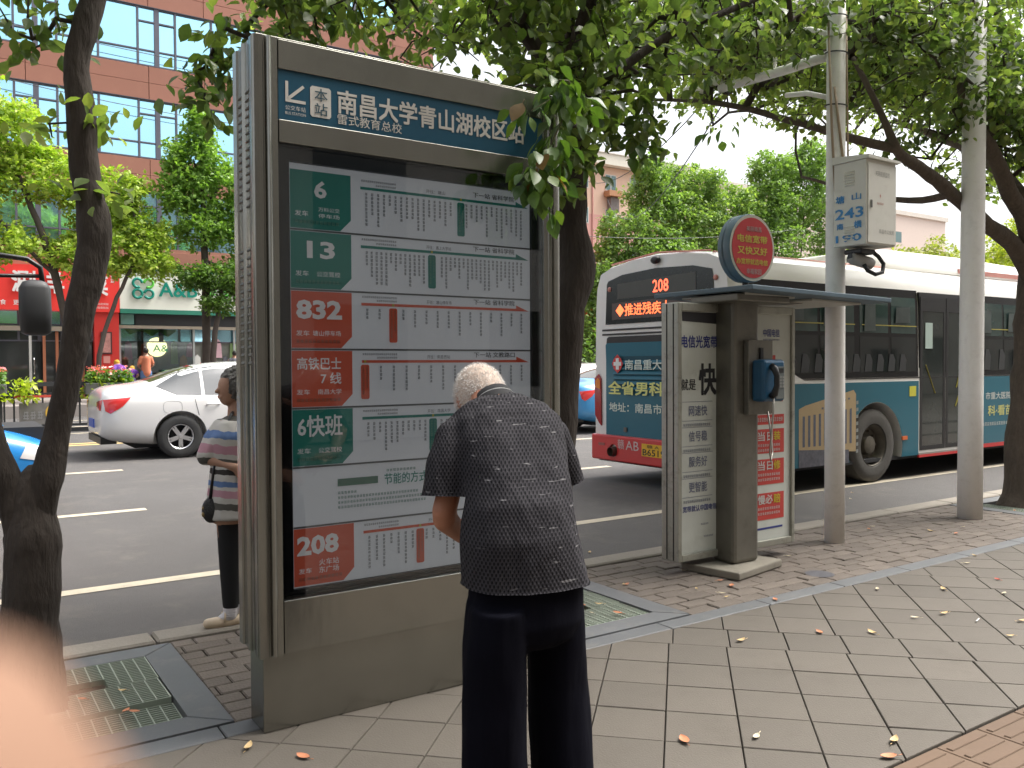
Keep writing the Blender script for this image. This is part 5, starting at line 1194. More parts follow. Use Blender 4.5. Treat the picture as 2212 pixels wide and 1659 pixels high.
def scatter_leaves(name, pts, size, mat, parent=None, flat=.0, seed=1, kindstuff=True, nrm_up=.5, aspect=.55):
    """many small two-triangle leaves, folded along the midrib, at the given points"""
    g_ = np.random.default_rng(seed); n = len(pts); pts = np.asarray(pts, dtype=np.float32)
    d = g_.normal(size=(n,3)); d[:,2] *= .7; d[:,2] -= .2; d /= np.linalg.norm(d, axis=1, keepdims=True)
    up_ = g_.normal(size=(n,3)); up_[:,2] = np.abs(up_[:,2]) + nrm_up; s = np.cross(d, up_); s /= np.linalg.norm(s, axis=1, keepdims=True)
    nn = np.cross(s, d); L_ = size*(.65+.7*g_.random((n,1))); W = L_*aspect
    v = np.empty((n,5,3), np.float32)
    v[:,0] = pts; v[:,1] = pts + d*L_*.45 + s*W*.5 + nn*L_*.08; v[:,2] = pts + d*L_; v[:,3] = pts + d*L_*.45 - s*W*.5 + nn*L_*.08; v[:,4] = pts + d*L_*.45
    me = bpy.data.meshes.new(name); me.vertices.add(n*5); me.vertices.foreach_set('co', v.ravel())
    base = (np.arange(n)*5)[:,None]; tri = np.array([0,1,4, 1,2,4, 0,4,3, 4,2,3])[None,:] + base
    me.loops.add(n*12); me.loops.foreach_set('vertex_index', tri.ravel().astype(np.int32)); me.polygons.add(n*4)
    me.polygons.foreach_set('loop_start', np.arange(n*4, dtype=np.int32)*3); me.update(calc_edges=True); me.validate()
    o = link(name, me, mat, parent)
    if kindstuff: tag(o, kind='stuff')
    return o
m_lime = leafmat('lime leaves', [(.32,.42,.03),(.45,.5,.05),(.25,.36,.04)], .4); m_pgreen = leafmat('planter green', [(.06,.16,.02),(.1,.2,.03),(.14,.24,.04)], .3)
m_petal = leafmat('pink petals', [(.75,.12,.16),(.7,.25,.25),(.8,.1,.1)], .3)
def planter(x0, x1, lab):
    p = empty('flower_planter', ((x0+x1)/2, 21, 1.0), 0, lab, 'planter', 'flower boxes on the median fence')
    RS(MB().box(x0, x1, 20.72, 21.2, .88, 1.14), 'box', M('planter grey', (.12,.12,.12), .6), p, bevel=.02)
    def blob(n, sx, z0, z1, name, mat, size, seed, cx=None):
        g_ = np.random.default_rng(seed); P_ = np.stack([(g_.random(n)*(x1-x0-.1)+x0+.05) if cx is None else cx+g_.normal(size=n)*.13, 20.93+g_.normal(size=n)*.14, z0+(z1-z0)*g_.random(n)**1.3], 1)
        o = scatter_leaves(name, P_, size, mat, p, seed=seed); o.location = -p.location
    blob(900, 0, 1.10, 1.42, 'foliage', m_pgreen, .10, int(x0*7)+1); blob(130, 0, 1.36, 1.52, 'flowers', m_petal, .08, int(x0*7)+2)
    for q, xx in enumerate((x0+.2, x0+.75)): blob(170, 0, .80, 1.25, 'trailing_leaves', m_lime, .13, int(x0*9)+3+q, xx)
    return p
planter(2.62, 3.62, 'grey planter of pink flowers and lime leaves left of the white car')
planter(5.0, 6.0, 'grey planter of flowers on the fence hidden mostly behind the white car')
planter(.75, 1.12, 'small lime green plant hanging on the fence left of the trunk')
# ================================================================== TREES
def leafy(name, P_, D_, size, mat, parent, seed=1, tagk=True):
    """close-up leaves: 8-vertex ovals with a folded midrib and a drooping tip; P_ stems, D_ directions"""
    g_ = np.random.default_rng(seed); n = len(P_); P_ = np.asarray(P_, np.float32); d = np.asarray(D_, np.float32); d = d/np.linalg.norm(d, axis=1, keepdims=True)
    up_ = g_.normal(size=(n,3))*.55; up_[:,2] += 1.0; s = np.cross(d, up_); s /= np.linalg.norm(s, axis=1, keepdims=True)+1e-6; nn = np.cross(s, d)
    L_ = size*(.7+.6*g_.random((n,1))); W = L_*(.52+.14*g_.random((n,1)))
    prof = [(0,0,0),(.22,.36,.05),(.5,.5,.07),(.78,.30,.02),(1,0,-.12),(.78,-.30,.02),(.5,-.5,.07),(.22,-.36,.05),(.5,0,0)]
    v = np.stack([P_ + d*L_*a + s*W*b + nn*L_*c for a, b, c in prof], 1).astype(np.float32); k = len(prof)
    tris = []
    for i in range(8): tris += [8, i, (i+1) % 8]
    base = (np.arange(n)*k)[:,None]; tri = np.array(tris)[None,:] + base
    me = bpy.data.meshes.new(name); me.vertices.add(n*k); me.vertices.foreach_set('co', v.ravel())
    me.loops.add(n*24); me.loops.foreach_set('vertex_index', tri.ravel().astype(np.int32)); me.polygons.add(n*8)
    me.polygons.foreach_set('loop_start', np.arange(n*8, dtype=np.int32)*3); me.update(calc_edges=True); me.validate()
    o = link(name, me, mat, parent)
    if tagk: tag(o, kind='stuff')
    return o
def gnarl(pts, rad, sub=5, amp=.012, seed=0):
    """smooth, slightly crooked path through pts"""
    P_ = [Vector(p) for p in pts]; out = []; rr = []
    for i in range(len(P_)-1):
        p0 = P_[max(i-1,0)]; p1 = P_[i]; p2 = P_[i+1]; p3 = P_[min(i+2,len(P_)-1)]
        for k in range(sub):
            t = k/sub; q = .5*((2*p1)+(-p0+p2)*t+(2*p0-5*p1+4*p2-p3)*t*t+(-p0+3*p1-3*p2+p3)*t**3)
            a = rad[i]+(rad[i+1]-rad[i])*t; nv = noise.noise_vector(q*3+Vector((seed,0,0)))*amp; out.append(q+nv*min(1, a/.05)); rr.append(a*(1+.10*noise.noise(q*5+Vector((seed,3,1)))))
    out.append(P_[-1]); rr.append(rad[-1]); return out, rr
def limb(mb, pts, rad, n=14, seed=0, amp=.012, sub=5):
    p, r = gnarl(pts, rad, sub, amp, seed); k = len(mb.v); mb.tube(p, r, n)
    if rad[0] > .05:            # knobbly bark on thick wood
        for i in range(k, len(mb.v)):
            q = Vector(mb.v[i]); j = (i-k)//n
            if j < len(p): d = (q-p[j]); mb.v[i] = tuple(p[j] + d*(1+.09*noise.noise(q*9)+.05*noise.noise(q*22)))
    return p
def grow(limbs, targets, seed=0, step=.22, r_tip=.0035):
    """connect every target point to the nearest wood; returns tube data for twigs"""
    nodes = [Vector(p) for l in limbs for p in l]; par = [-1]*len(nodes); cnt = [0]*len(nodes); isl = len(nodes)
    arr = np.array([tuple(p) for p in nodes], dtype=np.float64)
    T = sorted([Vector(t) for t in targets], key=lambda t: float(np.min(np.linalg.norm(arr-np.array(t), axis=1))))
    cap = 60000; buf = np.zeros((cap,3)); buf[:len(arr)] = arr; m = len(arr)
    for t in T:
        dd = np.linalg.norm(buf[:m]-np.array(t), axis=1); i = int(np.argmin(dd)); d = float(dd[i])
        if d < .04: continue
        k = max(1, int(d/step)); p0 = nodes[i]; prev = i
        side = noise.noise_vector(t*.8+Vector((seed,0,0)))*d*.22
        for j in range(1, k+1):
            u = j/k; q = p0.lerp(t, u) + side*math.sin(math.pi*u) + Vector((0,0,.10*d*math.sin(math.pi*u)))
            nodes.append(q); par.append(prev); cnt.append(0); prev = len(nodes)-1; buf[m] = q; m += 1
        q = prev
        while q >= isl: cnt[q] += 1; q = par[q]
    return nodes, par, cnt, isl
def twig_mesh(nodes, par, cnt, isl, rt=.0035, rmax=.05, n=5):
    mb = MB()
    for i in range(isl, len(nodes)):
        j = par[i]; r1 = min(rmax, rt*(cnt[i]**.5)); r0 = min(rmax, rt*((cnt[j] if j >= isl else cnt[i])**.5))
        d = nodes[i]-nodes[j]
        if d.length < 1e-4: continue
        mb.tube([nodes[j], nodes[i]+d*.05], [r0, r1], n, cap=False)
    return mb
def crown_points(puffs, seed):
    g_ = np.random.default_rng(seed); out = []
    for (cx,cy,cz,rx,ry,rz,n) in puffs:
        q = g_.normal(size=(n,3)); q /= np.linalg.norm(q, axis=1, keepdims=True); q *= (g_.random((n,1))**(1/2.2)); out.append(np.array([cx,cy,cz])+q*np.array([rx,ry,rz]))
    return np.concatenate(out)
def sprays(T, seed, per=11, tw=.24, size=.075):
    """a spray of leaves round every twig tip"""
    g_ = np.random.default_rng(seed); P_ = []; D_ = []
    for t in T:
        ax = g_.normal(size=3); ax[2] = ax[2]*.35-.25; ax /= np.linalg.norm(ax); k = max(4, int(per*(.6+.8*g_.random())))
        for i in range(k):
            u = i/k; b = t + ax*(u-.5)*tw*1.6 + g_.normal(size=3)*.025; d = ax*(.4+.6*u) + g_.normal(size=3)*.75; d[2] -= .35; P_.append(b); D_.append(d)
    return np.array(P_), np.array(D_)
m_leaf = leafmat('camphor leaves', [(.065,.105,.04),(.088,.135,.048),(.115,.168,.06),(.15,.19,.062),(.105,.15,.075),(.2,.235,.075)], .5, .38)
m_leafb = leafmat('camphor leaves lighter', [(.12,.175,.065),(.17,.23,.075),(.22,.28,.09),(.18,.22,.09),(.28,.31,.11)], .55, .42)  # lit copy: sunlight through the rear leaves is put into the colour
def near_tree(label, trunk_limbs, puffs_dark, puffs_light, root, seed, per=11, size=.078, bark=m_bark):  # crowns also spread overhead out of view, extended there for shade
    tr = empty('street_tree', root, 0, label, 'tree', 'camphor trees in the pavement pits')
    mb = MB(); ll = []
    for i, (pts, rad) in enumerate(trunk_limbs): ll.append(limb(mb, pts, rad, 18 if rad[0] > .06 else 9, seed+i, .02))
    o = mb.build('trunk', bark, tr, smooth=True); o.location = -tr.location
    T1 = crown_points(puffs_dark, seed); T2 = crown_points(puffs_light, seed+1) if puffs_light else np.zeros((0,3)); T = np.concatenate([T1, T2])
    nd, pr, ct, il = grow([[p for p in l] for l in ll], T, seed)
    o = twig_mesh(nd, pr, ct, il).build('branches', M('twig bark', (.05,.04,.03), .9, vary=.3), tr, smooth=True); o.location = -tr.location
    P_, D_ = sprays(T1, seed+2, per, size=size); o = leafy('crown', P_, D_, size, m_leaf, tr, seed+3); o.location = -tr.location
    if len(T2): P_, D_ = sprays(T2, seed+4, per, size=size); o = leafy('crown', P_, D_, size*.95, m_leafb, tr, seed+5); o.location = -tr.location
    return tr
# A: forked tree at the left
trA = near_tree('dark forked tree in the left grating, close to the camera',
  [([(.315,4.31,-.06),(.31,4.31,.06),(.305,4.30,.45),(.315,4.30,.75),(.325,4.30,.95),(.335,4.30,1.06)], [.165,.132,.110,.112,.085,.03]),
   ([(.335,4.30,.45),(.35,4.30,.80),(.405,4.29,1.07),(.455,4.28,1.38),(.505,4.28,1.69),(.56,4.28,1.92),(.585,4.29,2.14),(.565,4.30,2.32),(.545,4.30,2.55),(.535,4.31,2.85),(.57,4.32,3.05),(.61,4.33,3.25),(.70,4.3,4.0),(.8,4.2,4.8)], [.07,.078,.062,.056,.058,.066,.072,.062,.060,.058,.055,.05,.045,.03]),
   ([(.30,4.31,.45),(.28,4.31,.75),(.225,4.33,1.0),(.15,4.36,1.3),(.08,4.40,1.7),(.0,4.5,2.4),(-.3,4.6,3.2),(-.6,4.7,4.2)], [.07,.072,.062,.058,.056,.06,.05,.04]),
   ([(.64,4.32,3.5),(.9,4.5,3.8),(1.35,4.75,4.0),(1.9,5.0,4.1)], [.03,.024,.018,.01]),
   ([(.66,4.33,3.25),(.4,3.6,3.9),(.3,2.6,4.4),(.6,1.4,4.7)], [.04,.035,.03,.015])],
  [(.6,4.4,4.6,2.0,1.9,1.0,150),(.3,2.4,4.7,2.0,1.9,.8,80),(-1.4,4.4,4.6,1.6,1.7,1.1,60),(1.2,1.0,4.9,1.6,1.4,.7,30),(.36,4.42,3.05,.16,.2,.22,8),(.50,4.3,3.3,.3,.3,.25,12)],
  [(.63,4.30,2.62,.10,.10,.10,3),(.62,4.28,2.28,.10,.08,.05,3),(.45,4.35,2.6,.06,.1,.08,2)], (.31,4.31,0), 11)
# B: tree behind the sign
trB = near_tree('dark tree behind the right end of the stop sign, leaves hanging over its header',
  [([(3.10,4.23,-.06),(3.11,4.23,.06),(3.14,4.24,.6),(3.20,4.25,1.05),(3.25,4.25,1.5),(3.28,4.25,1.85),(3.345,4.25,2.12),(3.30,4.25,2.35),(3.30,4.25,2.6),(3.29,4.25,3.0),(3.27,4.24,3.4)], [.17,.135,.112,.100,.098,.105,.135,.105,.10,.09,.08]),
   ([(3.28,4.24,3.2),(2.9,4.5,3.75),(2.3,4.9,4.2),(1.7,5.2,4.5)], [.06,.045,.03,.018]),
   ([(3.28,4.24,3.3),(3.5,4.6,4.0),(3.8,5.1,4.7),(4.2,5.6,5.2)], [.06,.045,.035,.02]),
   ([(3.28,4.24,3.1),(3.9,4.0,3.6),(4.6,3.9,3.95),(5.2,3.8,4.3)], [.04,.028,.018,.008]),
   ([(3.27,4.24,3.4),(3.0,3.4,3.9),(2.6,2.4,4.2),(2.2,1.3,4.4)], [.04,.03,.02,.01]),
   ([(3.29,4.25,2.75),(3.05,3.85,2.78),(2.75,3.45,2.74),(2.50,3.2,2.62)], [.018,.014,.009,.006])],
  [(2.9,4.9,3.95,1.25,.9,.55,140),(3.35,4.2,3.65,.75,.7,.45,85),(3.9,4.3,3.8,1.1,.8,.55,105),(2.6,3.7,3.85,.9,.7,.35,100),(4.9,4.6,4.3,1.1,1.0,.6,95),(3.3,2.6,4.5,1.9,1.4,.6,80),(3.0,.6,4.7,2.2,1.4,.6,30),(2.93,3.85,3.05,.42,.30,.28,42),(3.05,3.95,2.75,.25,.22,.25,22),(1.75,5.1,3.75,.45,.35,.35,36),(1.33,5.0,3.25,.12,.15,.32,13),(1.28,5.0,2.98,.05,.1,.12,4),(3.55,4.1,3.1,.22,.2,.26,16),(3.68,4.0,2.98,.16,.12,.2,8)],
  [(2.5,5.6,4.2,1.0,.6,.5,110),(3.4,5.8,4.6,1.2,.8,.6,120)], (3.1,4.23,0), 31, size=.09)
# individually modelled leaves hanging in front of the header and poster
def one_leaf(L_, W, mid, cup):
    mb = MB(); o = [(0,0),(.10,.16),(.25,.38),(.45,.5),(.62,.45),(.80,.27),(.93,.09),(1,0)]
    v = [(a*L_, b*W, cup*(b*2)**2*L_*.12 - a*a*L_*.12) for a, b in o] + [(a*L_, -b*W, cup*(b*2)**2*L_*.12 - a*a*L_*.12) for a, b in reversed(o[1:-1])]
    m_ = [(a*L_, 0, -a*a*L_*.12-.0008) for a, b in o[1:-1]]; k = len(v); mb.v = v + m_; n = len(o)
    for i in range(n-1):
        def mi(j): return 0 if j == 0 else (n-1 if j == n-1 else k+j-1)
        def lo(j): return 0 if j == 0 else (n-1 if j == n-1 else len(v)-j)
        for s_ in (lambda j: j, lo):
            f = [s_(i), s_(i+1), mi(i+1), mi(i)]; f2 = []
            for q in f:
                if q not in f2: f2.append(q)
            if len(f2) > 2: mb.f.append(tuple(f2))
    mb.tube([(-.018,0,.004),(0,0,0)], .0011, 4)
    me = mb.mesh('leaf', True); return me
lm = [one_leaf(.085,.052,0,.8), one_leaf(.075,.05,0,.3), one_leaf(.095,.055,0,1.2)]
ml_g = [leafmat('hanging leaf a', [(.075,.14,.03),(.11,.19,.04)], .35, .4, True), leafmat('hanging leaf b', [(.12,.2,.045),(.17,.25,.06)], .4, .4, True), leafmat('hanging leaf c', [(.055,.11,.035),(.09,.16,.05)], .3, .4, True)]
ml_brown = leafmat('hanging brown leaf', [(.17,.085,.02),(.13,.085,.02)], .3, .5, True)
for i in range(3): lm[i].materials.append(ml_g[i])
lb_ = one_leaf(.10,.062,0,.5); lb_.materials.append(ml_brown)
g_ = np.random.default_rng(5); spots = []
def clump(c, r, n):
    for _ in range(n): q = g_.normal(size=3); q /= np.linalg.norm(q); spots.append((np.array(c)+q*np.array(r)*g_.random()**.4, np.array(c)))
clump((2.28,3.18,2.36), (.13,.09,.12), 46); clump((2.20,3.15,2.62), (.10,.06,.06), 7); clump((2.38,3.2,2.53), (.11,.08,.13), 30); clump((2.50,3.28,2.75), (.15,.1,.16), 44); clump((2.34,3.2,2.22), (.06,.05,.05), 5)
clump((3.62,4.02,2.86), (.13,.08,.10), 10); clump((2.45,3.25,2.82), (.12,.08,.10), 14); clump((4.25,3.9,3.0), (.22,.12,.06), 7)
for i, (p, c) in enumerate(spots):
    d = Vector(p-c); d.z = d.z*.4-.06; d += Vector((random.uniform(-.05,.05), random.uniform(-.05,.05), -.03)); d.normalize()
    brown = i in (36, 38, 30, 52); me = lb_ if brown else lm[i % 3]
    o = link('leaf', me, None, trB); q = d.to_track_quat('X', 'Z'); o.rotation_mode = 'QUATERNION'
    o.rotation_quaternion = q @ Matrix.Rotation(random.uniform(-.9,.9), 3, 'X').to_quaternion(); o.location = Vector(p) - trB.location; s_ = random.uniform(.95,1.3); o.scale = (s_, s_, s_)
    if brown: tag(o, 'brown withered leaf')
tw_ = MB()
for c in ((2.28,3.18,2.38),(2.22,3.15,2.64),(2.38,3.2,2.55),(2.50,3.28,2.77),(2.42,3.24,2.84)): tw_.tube([(2.75,3.46,2.86),((2.75+c[0])/2,(3.46+c[1])/2,(2.95+c[2])/2),c], [.005,.004,.002], 5)
o = tw_.build('hanging_twigs', M('twig green', (.10,.10,.04), .8), trB, smooth=True); o.location = -trB.location
# C: leaning tree at the right edge
trC = near_tree('tree at the right edge with heavy dark limbs spreading over both white poles',
  [([(9.44,4.45,-.06),(9.46,4.45,.1),(9.49,4.45,.6),(9.57,4.45,1.2),(9.64,4.46,1.9),(9.78,4.48,2.5)], [.25,.20,.175,.165,.155,.14]),
   ([(9.72,4.47,2.35),(9.3,4.5,2.74),(8.85,4.48,2.86),(8.45,4.46,2.98),(8.0,4.45,3.12),(7.5,4.46,3.30),(7.2,4.48,3.42),(7.1,4.55,3.7),(7.0,4.8,4.3)], [.10,.085,.077,.072,.066,.056,.042,.032,.02]),
   ([(9.72,4.47,2.4),(9.35,4.4,2.98),(8.95,4.38,3.25),(8.62,4.36,3.55),(8.25,4.38,3.85),(8.1,4.42,4.2),(8.05,4.5,4.7)], [.10,.088,.08,.07,.055,.04,.025]),
   ([(8.62,4.36,3.55),(8.75,4.5,4.0),(8.95,4.6,4.6)], [.06,.05,.03]),
   ([(7.2,4.48,3.42),(6.7,4.9,3.62),(6.2,5.6,3.95),(5.9,6.4,4.15)], [.045,.035,.026,.012]),
   ([(9.75,4.48,2.5),(9.6,4.1,3.4),(8.9,3.5,4.6),(7.6,3.0,5.0),(6.4,2.8,5.0),(5.4,2.6,4.9)], [.10,.075,.05,.038,.026,.012]),
   ([(9.3,4.4,3.2),(9.9,5.2,3.9),(10.2,6.4,4.6)], [.08,.06,.03]),
   ([(8.05,4.45,3.1),(8.3,5.2,3.2),(8.1,6.2,3.6)], [.04,.03,.015])],
  [(7.4,4.9,4.75,1.5,1.0,.75,170),(8.3,4.3,4.0,.8,.4,.35,60),(7.0,4.2,4.35,.9,.5,.35,90),(9.2,4.4,4.0,.8,.5,.5,90),(5.3,4.6,4.1,.7,.5,.3,50),(8.8,4.6,4.75,1.2,.9,.9,180),(6.2,3.8,4.7,1.5,.9,.7,110),(5.0,3.0,4.6,1.3,.9,.6,55),(9.7,4.3,4.2,.9,.7,.8,120),(8.0,3.0,5.2,2.0,1.2,.6,80),(10.2,3.9,4.4,1.2,1.0,1.0,100),(9.0,4.4,3.85,.5,.4,.3,26),(7.9,4.7,3.7,.5,.4,.25,20)],
  [(7.5,6.6,5.2,1.8,1.2,1.0,300),(5.9,5.5,4.35,1.0,.8,.4,130),(7.2,5.5,4.6,1.1,.8,.55,220),(8.7,5.5,4.75,1.1,.8,.6,240),(10.4,5.5,5.0,1.0,.8,.7,200),(9.6,7.5,5.8,2.4,1.0,1.1,260),(9.9,6.4,5.3,1.9,1.2,1.1,210),(6.0,6.6,5.0,1.3,1.0,.6,90),(11.5,5.5,5.0,1.4,1.2,1.4,150),(10.4,5.4,3.9,.7,.7,.5,36),(6.6,5.0,3.75,.5,.4,.12,12)], (9.44,4.45,0), 53, size=.085, bark=M('brown bark', (.10,.078,.060), .95, vary=.35, vscale=9, stretch=(1,1,.4), bump=1.0, bscale=26, grain=.3, gscale=60))

# ------------------------------------------------------------------ trees across the street
def far_tree(name, label, root, puffs, seed, cols, size=.16, dens=1., trunk=None, bark=(.07,.055,.045), grp='trees across the street'):
    tr = empty(name, root, 0, label, 'tree', grp); mb = MB(); cz_ = min(p[2]-p[5] for p in puffs); lims = []
    tp_ = trunk or [([(root[0],root[1],root[2]-.1),(root[0]+.05,root[1],cz_*.5),(root[0],root[1],cz_+.5)], [.14,.12,.10])]
    for i, (pts, rad) in enumerate(tp_): lims.append(limb(mb, pts, rad, 10, seed+i, .05))
    tips = []
    for p in puffs:
        a = min((q for l in lims for q in l), key=lambda q: (q-Vector(p[:3])).length); c = Vector(p[:3]); mid = a.lerp(c, .5)+Vector((0,0,-.2)); limb(mb, [a, mid, c], [.06,.045,.02], 7, seed, .05, 3)
    o = mb.build('trunk', M('far bark '+label[:6], bark, .9, vary=.2), tr, smooth=True); o.location = -tr.location
    g_ = np.random.default_rng(seed); P_ = []
    for (cx,cy,cz,rx,ry,rz,n) in puffs:
        # small dense clumps crowd the outside of each bough, with open gaps between
        m = max(10, int(n*dens*2.6/26)); q = g_.normal(size=(m,3)); q /= np.linalg.norm(q, axis=1, keepdims=True); q *= (.45+.6*g_.random((m,1)))
        cc = np.array([cx,cy,cz])+q*np.array([rx,ry,rz]); sz = .16+.2*g_.random((m,1)); k = 26
        w = g_.normal(size=(m,k,3)); w /= np.linalg.norm(w, axis=2, keepdims=True); w *= g_.random((m,k,1))**.5; w[:,:,2] *= .7
        P_.append((cc[:,None,:]+w*sz[:,:,None]*max(.8,size/.16)*1.15).reshape(-1,3))
    P_ = np.concatenate(P_); o = scatter_leaves('crown', P_, size, leafmat('far leaves '+str(seed), cols, .35, .55), tr, seed=seed, aspect=.6); o.location = -tr.location
    return tr
YG = [(.27,.40,.06),(.37,.48,.08),(.46,.53,.10),(.19,.32,.05)]; GR = [(.15,.27,.05),(.2,.34,.07),(.27,.42,.09),(.11,.21,.04)]; DG = [(.07,.14,.03),(.11,.2,.04),(.15,.25,.05)]; OL = [(.20,.21,.05),(.28,.27,.06),(.14,.17,.04)]
Y1 = 29.0
far_tree('street_tree', 'yellow green tree showing on either side of the dark forked trunk', (3.0,Y1,.4),
  [(.9,Y1,9.4,.7,.8,1.0,900),(1.7,Y1,8.4,1.3,1.0,1.0,1700),(2.6,Y1+.2,7.3,1.5,1.0,.9,1700),(.8,Y1,6.9,1.1,1.0,1.0,1200),(4.1,Y1,6.5,1.0,.9,1.2,1500),(4.6,Y1-.3,5.0,1.2,.9,.8,1400),(3.4,Y1,4.9,.9,.8,.8,900),(1.4,Y1,5.2,1.2,1.0,.7,800)], 101, YG, .15,
  trunk=[([(3.4,Y1,.3),(3.2,Y1,2.5),(2.7,Y1,5),(2.0,Y1,7),(1.5,Y1,8.6)], [.13,.12,.10,.08,.04]), ([(3.2,Y1,2.8),(3.9,Y1,4.6),(4.3,Y1,6.2)], [.09,.07,.04]), ([(2.9,Y1,4.2),(1.8,Y1,5.4),(.8,Y1,6.6)], [.07,.05,.03])])
far_tree('street_tree', 'small yellow green tree just left of the pointed tree before the shops', (3.9,Y1-.8,.4),
  [(5.3,Y1-.6,5.6,.75,.7,.7,900),(4.9,Y1-.6,6.9,.5,.5,.6,400),(5.6,Y1-.6,4.7,.8,.7,.5,700)], 103, YG, .14, trunk=[([(3.9,Y1-.8,.3),(4.0,Y1-.8,2.2),(4.6,Y1-.7,3.9),(5.2,Y1-.6,5.2)], [.08,.07,.06,.03])])
far_tree('street_tree', 'tall pointed green tree in front of the white clothes shop sign', (7.05,Y1-.6,.4),
  [(7.0,Y1-.6,9.2,.45,.5,.8,600),(6.8,Y1-.6,8.1,.95,.8,.7,1100),(7.6,Y1-.6,7.3,1.1,.8,.9,1300),(6.4,Y1-.6,7.0,.8,.8,.7,800),(8.4,Y1-.6,6.2,1.1,.8,.9,1000),(7.0,Y1-.6,5.9,.8,.8,.7,700),(8.9,Y1-.4,4.9,1.0,.8,.8,800)], 107, GR, .15,
  trunk=[([(7.15,Y1-.6,.3),(7.12,Y1-.6,2.5),(7.1,Y1-.6,5.5),(7.0,Y1-.6,9.0)], [.15,.13,.11,.04])])
far_tree('street_tree', 'low dark green tree standing before the clothes shop window', (7.6,Y1-1.2,.4),
  [(7.7,Y1-1.2,4.35,.9,.7,.5,900),(8.6,Y1-1.1,3.9,.8,.7,.55,800),(6.6,Y1-1.1,4.3,.6,.6,.4,450),(7.4,Y1-1.2,3.5,.6,.6,.35,350)], 109, DG, .13,
  trunk=[([(7.2,Y1-1.2,.3),(7.2,Y1-1.2,2.2),(7.5,Y1-1.2,4.0)], [.10,.09,.05])])
G_ = 33.0
GR = [(.14,.23,.07),(.19,.30,.09),(.25,.37,.11),(.11,.18,.06)]
def big(label, root, puffs, seed, cols, size): return far_tree('round_tree', label, root, puffs, seed, cols, size, .62)
big('broad round green tree right of the pink block corner, above the bus rear', (28,G_,.4),
  [(27.7,G_,5.2,1.8,1.5,1.7,2800),(29.6,G_,7.8,2.0,1.7,1.9,3600),(31.3,G_+.3,10.2,1.5,1.5,1.5,2400),(28.4,G_-.4,3.4,2.0,1.4,1.5,2200),(31.4,G_-.6,6.4,2.2,1.6,2.2,3600),(30.8,G_,11.6,.8,.9,.7,700),(26.6,G_,3.0,1.2,1.1,1.5,1100),(28.3,G_,6.9,.9,1.0,.8,800)], 113, GR, .20)
big('green tree in the middle of the big trees, behind the round red sign', (35,G_+.6,.4),
  [(33.2,G_,6.4,2.2,1.6,2.2,3400),(35.4,G_+.6,9.2,2.2,1.8,1.9,3800),(37.6,G_,6.8,2.2,1.6,2.2,3400),(34.2,G_-.6,4.2,2.4,1.4,1.6,2400),(33.0,G_,9.3,1.5,1.3,1.5,1800),(34.8,G_+.4,11.2,1.7,1.4,1.3,2200),(37.6,G_+.4,10.0,1.8,1.4,1.6,2400),(32.2,G_+.6,11.2,1.1,1.2,1.0,1200)], 127, [(.13,.21,.07),(.18,.28,.09),(.24,.35,.11),(.29,.37,.11)], .20)
big('tallest bright green tree, behind the camera pole', (43,G_+.5,.4),
  [(40.6,G_,8.2,2.4,1.8,2.8,4000),(43.4,G_+.5,11.6,2.6,1.9,2.4,4400),(46.6,G_,8.8,2.6,1.8,2.8,3800),(42.4,G_-.8,5.4,2.9,1.6,2.4,3000),(44.2,G_+.3,14.0,1.4,1.4,1.1,1400),(39.6,G_+.8,9.4,1.5,1.4,2.2,2400),(41.0,G_+.6,13.0,1.5,1.4,1.2,1500),(47.4,G_,11.4,1.8,1.4,1.6,2000),(40.6,G_+.3,11.0,1.5,1.4,1.5,1700),(46.0,G_-.8,4.6,2.4,1.5,1.8,2000)], 131, GR, .22)
big('dull olive tree to the right of the grey control box', (54,G_-1,.4),
  [(51.5,G_-1,6.4,2.6,1.8,2.4,2800),(55.5,G_-1,7.6,2.8,1.8,2.2,3000),(59.0,G_-1,6.6,2.6,1.8,2.2,2800),(54.0,G_-2,4.2,3.2,1.6,1.7,2200)], 137, [(.24,.27,.07),(.34,.35,.09),(.18,.23,.06)], .24)
big('yellow olive tree between the two white poles, far back', (66,G_-1,.4),
  [(62.5,G_-1,8.0,2.8,2.0,2.6,2800),(67.5,G_-1,9.6,3.0,2.0,2.6,3000),(72,G_-1,8.4,3.0,2.0,3.0,2800),(66,G_-2,4.8,3.8,1.6,2.0,2400)], 139, [(.28,.32,.05),(.38,.40,.07),(.22,.29,.05)], .26)
big('green tree far down the street at the right edge', (86,G_-1,.4),
  [(79,G_-1,9.0,3.8,2.2,3.4,2800),(87,G_-1,11.4,4.0,2.2,3.8,3200),(95,G_-1,9.4,4.2,2.2,3.8,2800),(84,G_-2,5,5.4,1.8,2.2,2200)], 149, [(.22,.30,.06),(.30,.38,.08),(.17,.25,.05)], .30)
# hedge of ground shrubs filling the far verge behind the bus
P_ = np.stack([19+rng.random(9000)*85, 30.6+rng.normal(size=9000)*.5, .5+rng.random(9000)**1.4*2.6], 1)
o = scatter_leaves('verge_shrubs', P_, .24, leafmat('verge leaves', DG, .3, .6), None, seed=9); tag(o, 'dark green shrubs along the far verge behind the bus', 'shrubs', kind='stuff')
